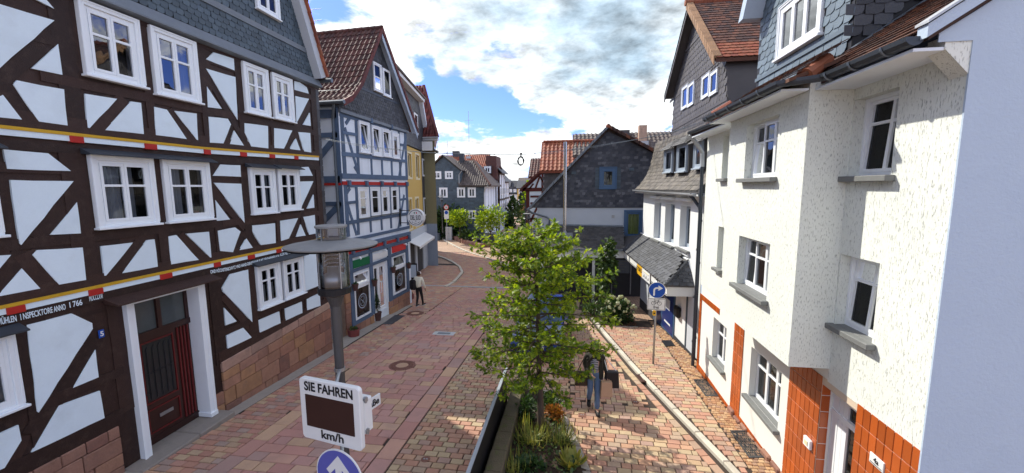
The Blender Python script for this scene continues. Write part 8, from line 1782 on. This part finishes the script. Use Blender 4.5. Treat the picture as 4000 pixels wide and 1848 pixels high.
def stripes():
    m, nt, N, L, P = _nodes('striped_top'); tc = N.new('ShaderNodeNewGeometry'); s = N.new('ShaderNodeSeparateXYZ'); L.new(tc.outputs['Position'], s.inputs[0]); w = N.new('ShaderNodeMath'); w.operation = 'MULTIPLY'; L.new(s.outputs[2], w.inputs[0]); w.inputs[1].default_value = 24; f = N.new('ShaderNodeMath'); f.operation = 'FRACT'; L.new(w.outputs[0], f.inputs[0]); g = N.new('ShaderNodeMath'); g.operation = 'GREATER_THAN'; L.new(f.outputs[0], g.inputs[0]); g.inputs[1].default_value = .62
    mx = N.new('ShaderNodeMix'); mx.data_type = 'RGBA'; L.new(g.outputs[0], mx.inputs[0]); mx.inputs[6].default_value = (.02, .025, .05, 1); mx.inputs[7].default_value = (.5, .52, .58, 1); L.new(mx.outputs[2], P.inputs['Base Color']); M['striped'] = m
stripes()
def person(label, base, face, J, top, legs, clothes, hair=None, cap=None, shoes='shoe', h=1.0):
    """J: joints in a body frame (x right, y forward, z up), turned so that forward is `face`"""
    t = thing('person', label, 'person', base); f = Vector((*face, 0)).normalized(); rgt = Vector((f.y, -f.x, 0))
    P = {k: rgt * v[0] * h + f * v[1] * h + Vector((0, 0, v[2] * h)) for k, v in J.items()}
    S = lambda k, r: (P[k], r * h)
    ch = [[S('pelvis', .125), S('waist', .115), S('chest', .135), S('neckb', .06), S('neck', .05), S('chin', .075), S('head', .095), S('crown', .07)]]
    for s in 'lr': ch += [[S('chest', .135), S('sh' + s, .058), S('el' + s, .042), S('wr' + s, .028), S('pm' + s, (.038, .02)) if 0 else S('pm' + s, .034)], [S('pelvis', .125), S('hip' + s, .088), S('kn' + s, .060), S('an' + s, .040), S('to' + s, .032)]]
    body = skin_mesh('body', ch, M['skin'], t, 1)
    # fingers and thumb, rooted in the palm
    for s in 'lr':
        w, p = P['wr' + s], P['pm' + s]; d = (p - w).normalized(); side = d.cross(f).normalized(); side = side if side.length > .1 else rgt; acr = f
        fc = []
        for k, (o_, ln) in enumerate(((-.03, .058), (-.011, .068), (.010, .064), (.029, .050))):
            a = p + acr * o_ * h + d * .02 * h; b_ = a + d * ln * .55 * h + side * .004; c_ = b_ + d * ln * .4 * h + (-side if s == 'r' else side) * .018 * h; fc.append([(p + acr * o_ * .4 * h, .011 * h), (a, .0095 * h), (b_, .0085 * h), (c_, .007 * h)])
        fc.append([(p - d * .03 * h, .012 * h), (p + acr * .04 * h - d * .01 * h, .011 * h), (p + acr * .055 * h + d * .03 * h, .009 * h)])
        for q in fc: skin_mesh('finger' if q is not fc[-1] else 'thumb', [q], M['skin'], body, 1)
    hd_ = P['head']; hf = f
    g = MB(); g.ball(t.location + hd_ + hf * .092 * h + Vector((0, 0, -.01 * h)), .013 * h, .02 * h, .022 * h, 8); g.build('nose', M['skin'], body, smooth=True)
    for sx in (-1, 1):
        g = MB(); g.ball(t.location + hd_ + hf * .083 * h + rgt * sx * .033 * h + Vector((0, 0, .018 * h)), .012 * h, .01 * h, .008 * h, 8); g.build('eye', M['black'], body, smooth=True)
        g = MB(); g.ball(t.location + hd_ + rgt * sx * .094 * h, .014 * h, .022 * h, .032 * h, 8); g.build('ear', M['skin'], body, smooth=True)
    g = MB(); g.ball(t.location + hd_ + hf * .080 * h + Vector((0, 0, -.055 * h)), .024 * h, .012 * h, .007 * h, 8); g.build('mouth', M['red_trim'], body, smooth=True)
    for nm, mt, cc in clothes: skin_mesh(nm, [[S(k, r) for k, r in c] for c in cc], M[mt], t, 1)
    for s in 'lr':
        a, b_ = P['an' + s], P['to' + s]; d = (b_ - a); d.z = 0; d = d.normalized(); sd_ = Vector((d.y, -d.x, 0)); o0 = t.location + Vector((a.x, a.y, min(a.z, b_.z)))
        zt = -.055 * h; g = MB(); gs = MB()
        sh = [(-.07, .036), (.02, .042), (.12, .047), (.19, .035), (.21, .0)]
        up_ = [(x, w) for x, w in sh] + [(x, -w) for x, w in sh[-2::-1]]
        lift = (P['an' + s].z - .085 * h); base_z = Vector((0, 0, P['an' + s].z - .085 * h))
        pts = [t.location + Vector((a.x, a.y, 0)) + base_z + d * x * h + sd_ * w * h for x, w in up_]
        gs.ext(pts, (0, 0, .022 * h)); shoe_sole = gs.build('shoe_sole', M['sole' if shoes == 'shoe' else 'shoe'], t)
        lo = [q + Vector((0, 0, .022 * h)) for q in pts]; c_ = sum(lo, Vector()) / len(lo); hi = [c_ + (q - c_) * .8 + Vector((0, 0, .05 * h if (q - t.location - Vector((a.x, a.y, 0))).dot(d) > .08 * h else .085 * h)) for q in lo]
        n = len(lo); g.add(lo + hi, [tuple(range(n)), tuple(range(2 * n - 1, n - 1, -1))] + [(i, (i + 1) % n, (i + 1) % n + n, i + n) for i in range(n)]); g.build('shoe', M['shoe'], t, bevel=.008, smooth=True)
    if hair:
        g = MB(); 
        cs = [(0, -.02, .03, .108, .112, .112)] + ([(0, -.055, -.09, .10, .075, .16), (-.08, -.01, -.07, .035, .06, .13), (.08, -.01, -.07, .035, .06, .13)] if hair == 'long' else [])
        for (x, y, z, a, b_, c_) in cs: g.ball(t.location + hd_ + rgt * x * h + hf * (y - (.02 if hair == 'long' else 0)) * h + Vector((0, 0, z * h)), a * h, b_ * h, c_ * h, 12)
        g.v = [tuple(Vector(v) + rv(.004)) for v in g.v]; g.build('hair', M['hair'], t, smooth=True)
    if cap:
        c_ = t.location + hd_ + Vector((0, 0, .055 * h)); g = MB(); g.lathe(c_, [(.112 * h, -.03 * h), (.112 * h, .0), (.095 * h, .045 * h), (.05 * h, .072 * h), (.0, .078 * h)], 16); k = 10; pts = [c_ + rgt * .095 * h * math.cos(math.pi * i / k) + hf * (.06 + .12 * math.sin(math.pi * i / k)) * h + Vector((0, 0, -.035 * h)) for i in range(k + 1)]; g.ext(pts, (0, 0, .012)); g.build('cap', M['cap'], t, smooth=False)
    return t, P, f, rgt
# walking away, cream jacket, rucksack over the left shoulder
JM = dict(pelvis=(0, 0, .92), waist=(0, .0, 1.06), chest=(0, .01, 1.28), neckb=(0, .02, 1.45), neck=(0, .03, 1.50), chin=(.01, .045, 1.545), head=(.01, .045, 1.60), crown=(.01, .035, 1.665),
          shl=(-.18, 0, 1.41), ell=(-.24, -.03, 1.13), wrl=(-.22, .10, .93), pml=(-.22, .14, .86), shr=(.18, 0, 1.41), elr=(.25, .05, 1.13), wrr=(.27, .13, .89), pmr=(.27, .15, .81),
          hipl=(-.09, 0, .88), knl=(-.085, .03, .49), anl=(-.08, -.10, .10), tol=(-.08, .03, .06), hipr=(.09, 0, .88), knr=(.10, .10, .50), anr=(.10, .20, .085), tor=(.12, .33, .05))
x, y = gxy(1055 * D, 772 * D)
tm_, P, f, rgt = person('person seen from behind in cream jacket and pale cap with black rucksack', (x, y, gz(y) + .036), (.12, 1), JM, None, None, [
    ('trousers', 'trousers_black', [[('pelvis', .14), ('hipl', .098), ('knl', .070), ('anl', .052)], [('pelvis', .14), ('hipr', .098), ('knr', .070), ('anr', .052)], [('pelvis', .14), ('waist', .125)]]),
    ('jacket', 'jacket_cream', [[('pelvis', .165), ('waist', .16), ('chest', .165), ('neckb', .075)], [('chest', .165), ('shl', .082), ('ell', .064), ('wrl', .046)], [('chest', .165), ('shr', .082), ('elr', .064), ('wrr', .046)]])], hair='short', cap=True, h=1.0)
bp = thing('backpack', 'black rucksack carried over the left shoulder of the walking person', 'backpack', Vector(tm_.location) + Vector((-.2, -.12, .85)))
c = Vector(tm_.location) + rgt * -.23 + f * -.13; g = MB(); g.ext([c + rgt * a + f * b_ + Vector((0, 0, .84)) for a, b_ in ((-.16, -.10), (.16, -.10), (.16, .10), (-.16, .10))], (0, 0, .50)); g.build('bag', M['black'], bp, bevel=.06)
g = MB(); g.tube([c + rgt * .08 + Vector((0, 0, 1.3)), c + rgt * .10 + f * .15 + Vector((0, 0, 1.44)), c + rgt * .09 + f * .27 + Vector((0, 0, 1.3))], .018, 6); g.build('strap', M['black'], bp)
g = MB(); g.ext([c + rgt * a + f * b_ + Vector((0, 0, .9)) for a, b_ in ((-.11, -.14), (.11, -.14), (.11, -.10), (-.11, -.10))], (0, 0, .24)); g.build('front_pocket', M['black'], bp, bevel=.03)
# coming towards the camera: jeans, striped top, dark jacket, bags on both sides
JW = dict(pelvis=(0, 0, .90), waist=(0, .0, 1.03), chest=(0, .01, 1.24), neckb=(0, .02, 1.41), neck=(0, .03, 1.455), chin=(0, .05, 1.50), head=(0, .05, 1.55), crown=(0, .04, 1.615),
          shl=(-.165, 0, 1.36), ell=(-.25, -.02, 1.10), wrl=(-.28, .10, .90), pml=(-.28, .13, .83), shr=(.165, 0, 1.36), elr=(.21, -.02, 1.09), wrr=(.12, .17, .98), pmr=(.06, .20, .93),
          hipl=(-.085, 0, .86), knl=(-.07, .12, .48), anl=(-.06, .17, .085), tol=(-.07, .30, .045), hipr=(.085, 0, .86), knr=(.08, .02, .48), anr=(.08, -.20, .14), tor=(.09, -.08, .07))
x, y = gxy(2318, 1615)
tw_, P, f, rgt = person('person in jeans, striped top and dark open jacket walking towards the camera with bags', (x, y + .12, gz(y) + .037), (.10, -1), JW, None, None, [
    ('jeans', 'denim', [[('pelvis', .138), ('hipl', .098), ('knl', .072), ('anl', .064)], [('pelvis', .138), ('hipr', .098), ('knr', .072), ('anr', .064)], [('pelvis', .138), ('waist', .125)]]),
    ('striped_top', 'striped', [[('pelvis', .145), ('waist', .132), ('chest', .148), ('neckb', .062)]]),
    ('jacket', 'jacket_dark', [[('chest', .12), ('shl', .076), ('ell', .060), ('wrl', .044)], [('chest', .12), ('shr', .076), ('elr', .060), ('wrr', .044)]])], hair='long', h=1.02, shoes='dark')
base = Vector(tw_.location)
def slab(pts2, y0, y1, mb, o): 
    mb.ext([o + rgt * a + f * y0 + Vector((0, 0, z)) for a, z in pts2], f * (y1 - y0)); return mb
g = MB()
for s in (-1, 1): slab([(s * .10, 1.36), (s * .19, 1.32), (s * .22, .98), (s * .20, .78), (s * .09, .80)], -.13, .10, g, base)
g.ext([base + rgt * a + f * -.12 + Vector((0, 0, z)) for a, z in ((-.17, 1.38), (.17, 1.38), (.21, .78), (-.21, .78))], f * -.04); skirt = g.build('jacket_body', M['jacket_dark'], tw_, bevel=.03)
for (nm, lab, o_, w, h_, d_, z, m) in (('shoulder_bag', 'dark brown shoulder bag on the walking person in jeans', rgt * .30 + f * .02, .30, .34, .14, .62, 'leather'), ('tote_bag', 'black tote with pale straps carried by the person in jeans', rgt * -.40 + f * .10, .34, .40, .16, .62, 'black'), ('paper_bag', 'brown paper bag carried by the person in jeans', rgt * -.26 + f * .22, .27, .36, .12, .46, 'paper')):
    p = base + o_ + Vector((0, 0, z)); t = thing(nm, lab, 'bag', p); g = MB(); lo = [p + rgt * a * w / 2 + f * b_ * d_ / 2 for a, b_ in ((-1, -1), (1, -1), (1, 1), (-1, 1))]; hi = [q + Vector((0, 0, h_)) + (p - q) * .12 for q in lo]
    g.add(lo + hi, [(0, 1, 2, 3), (7, 6, 5, 4)] + [(i, (i + 1) % 4, (i + 1) % 4 + 4, i + 4) for i in range(4)]); g.build('bag', M[m], t, bevel=.02 if m != 'paper' else .004)
    g = MB(); tp = p + Vector((0, 0, h_)); e = {'shoulder_bag': base + rgt * .17 + Vector((0, 0, 1.42)), 'tote_bag': base + rgt * -.20 + Vector((0, 0, 1.40)), 'paper_bag': base + P['pml']}[nm]
    g.tube([tp - rgt * w * .3, (tp + e) / 2 - rgt * .05, e, (tp + e) / 2 + rgt * .05, tp + rgt * w * .3], .010, 6); g.build('strap', M['sign_white' if nm == 'tote_bag' else m], t)

# ------------------------------------------------------------------ hills far behind
g = MB(); vs = []; n = 60
for i in range(n + 1):
    x = -500 + 1000 * i / n; h = 6 + 5 * noise.noise((x * .01, 3, 0)); vs += [(x, 420, -2), (x, 430, h)]
g.add(vs, [(2 * i, 2 * i + 2, 2 * i + 3, 2 * i + 1) for i in range(n)]);
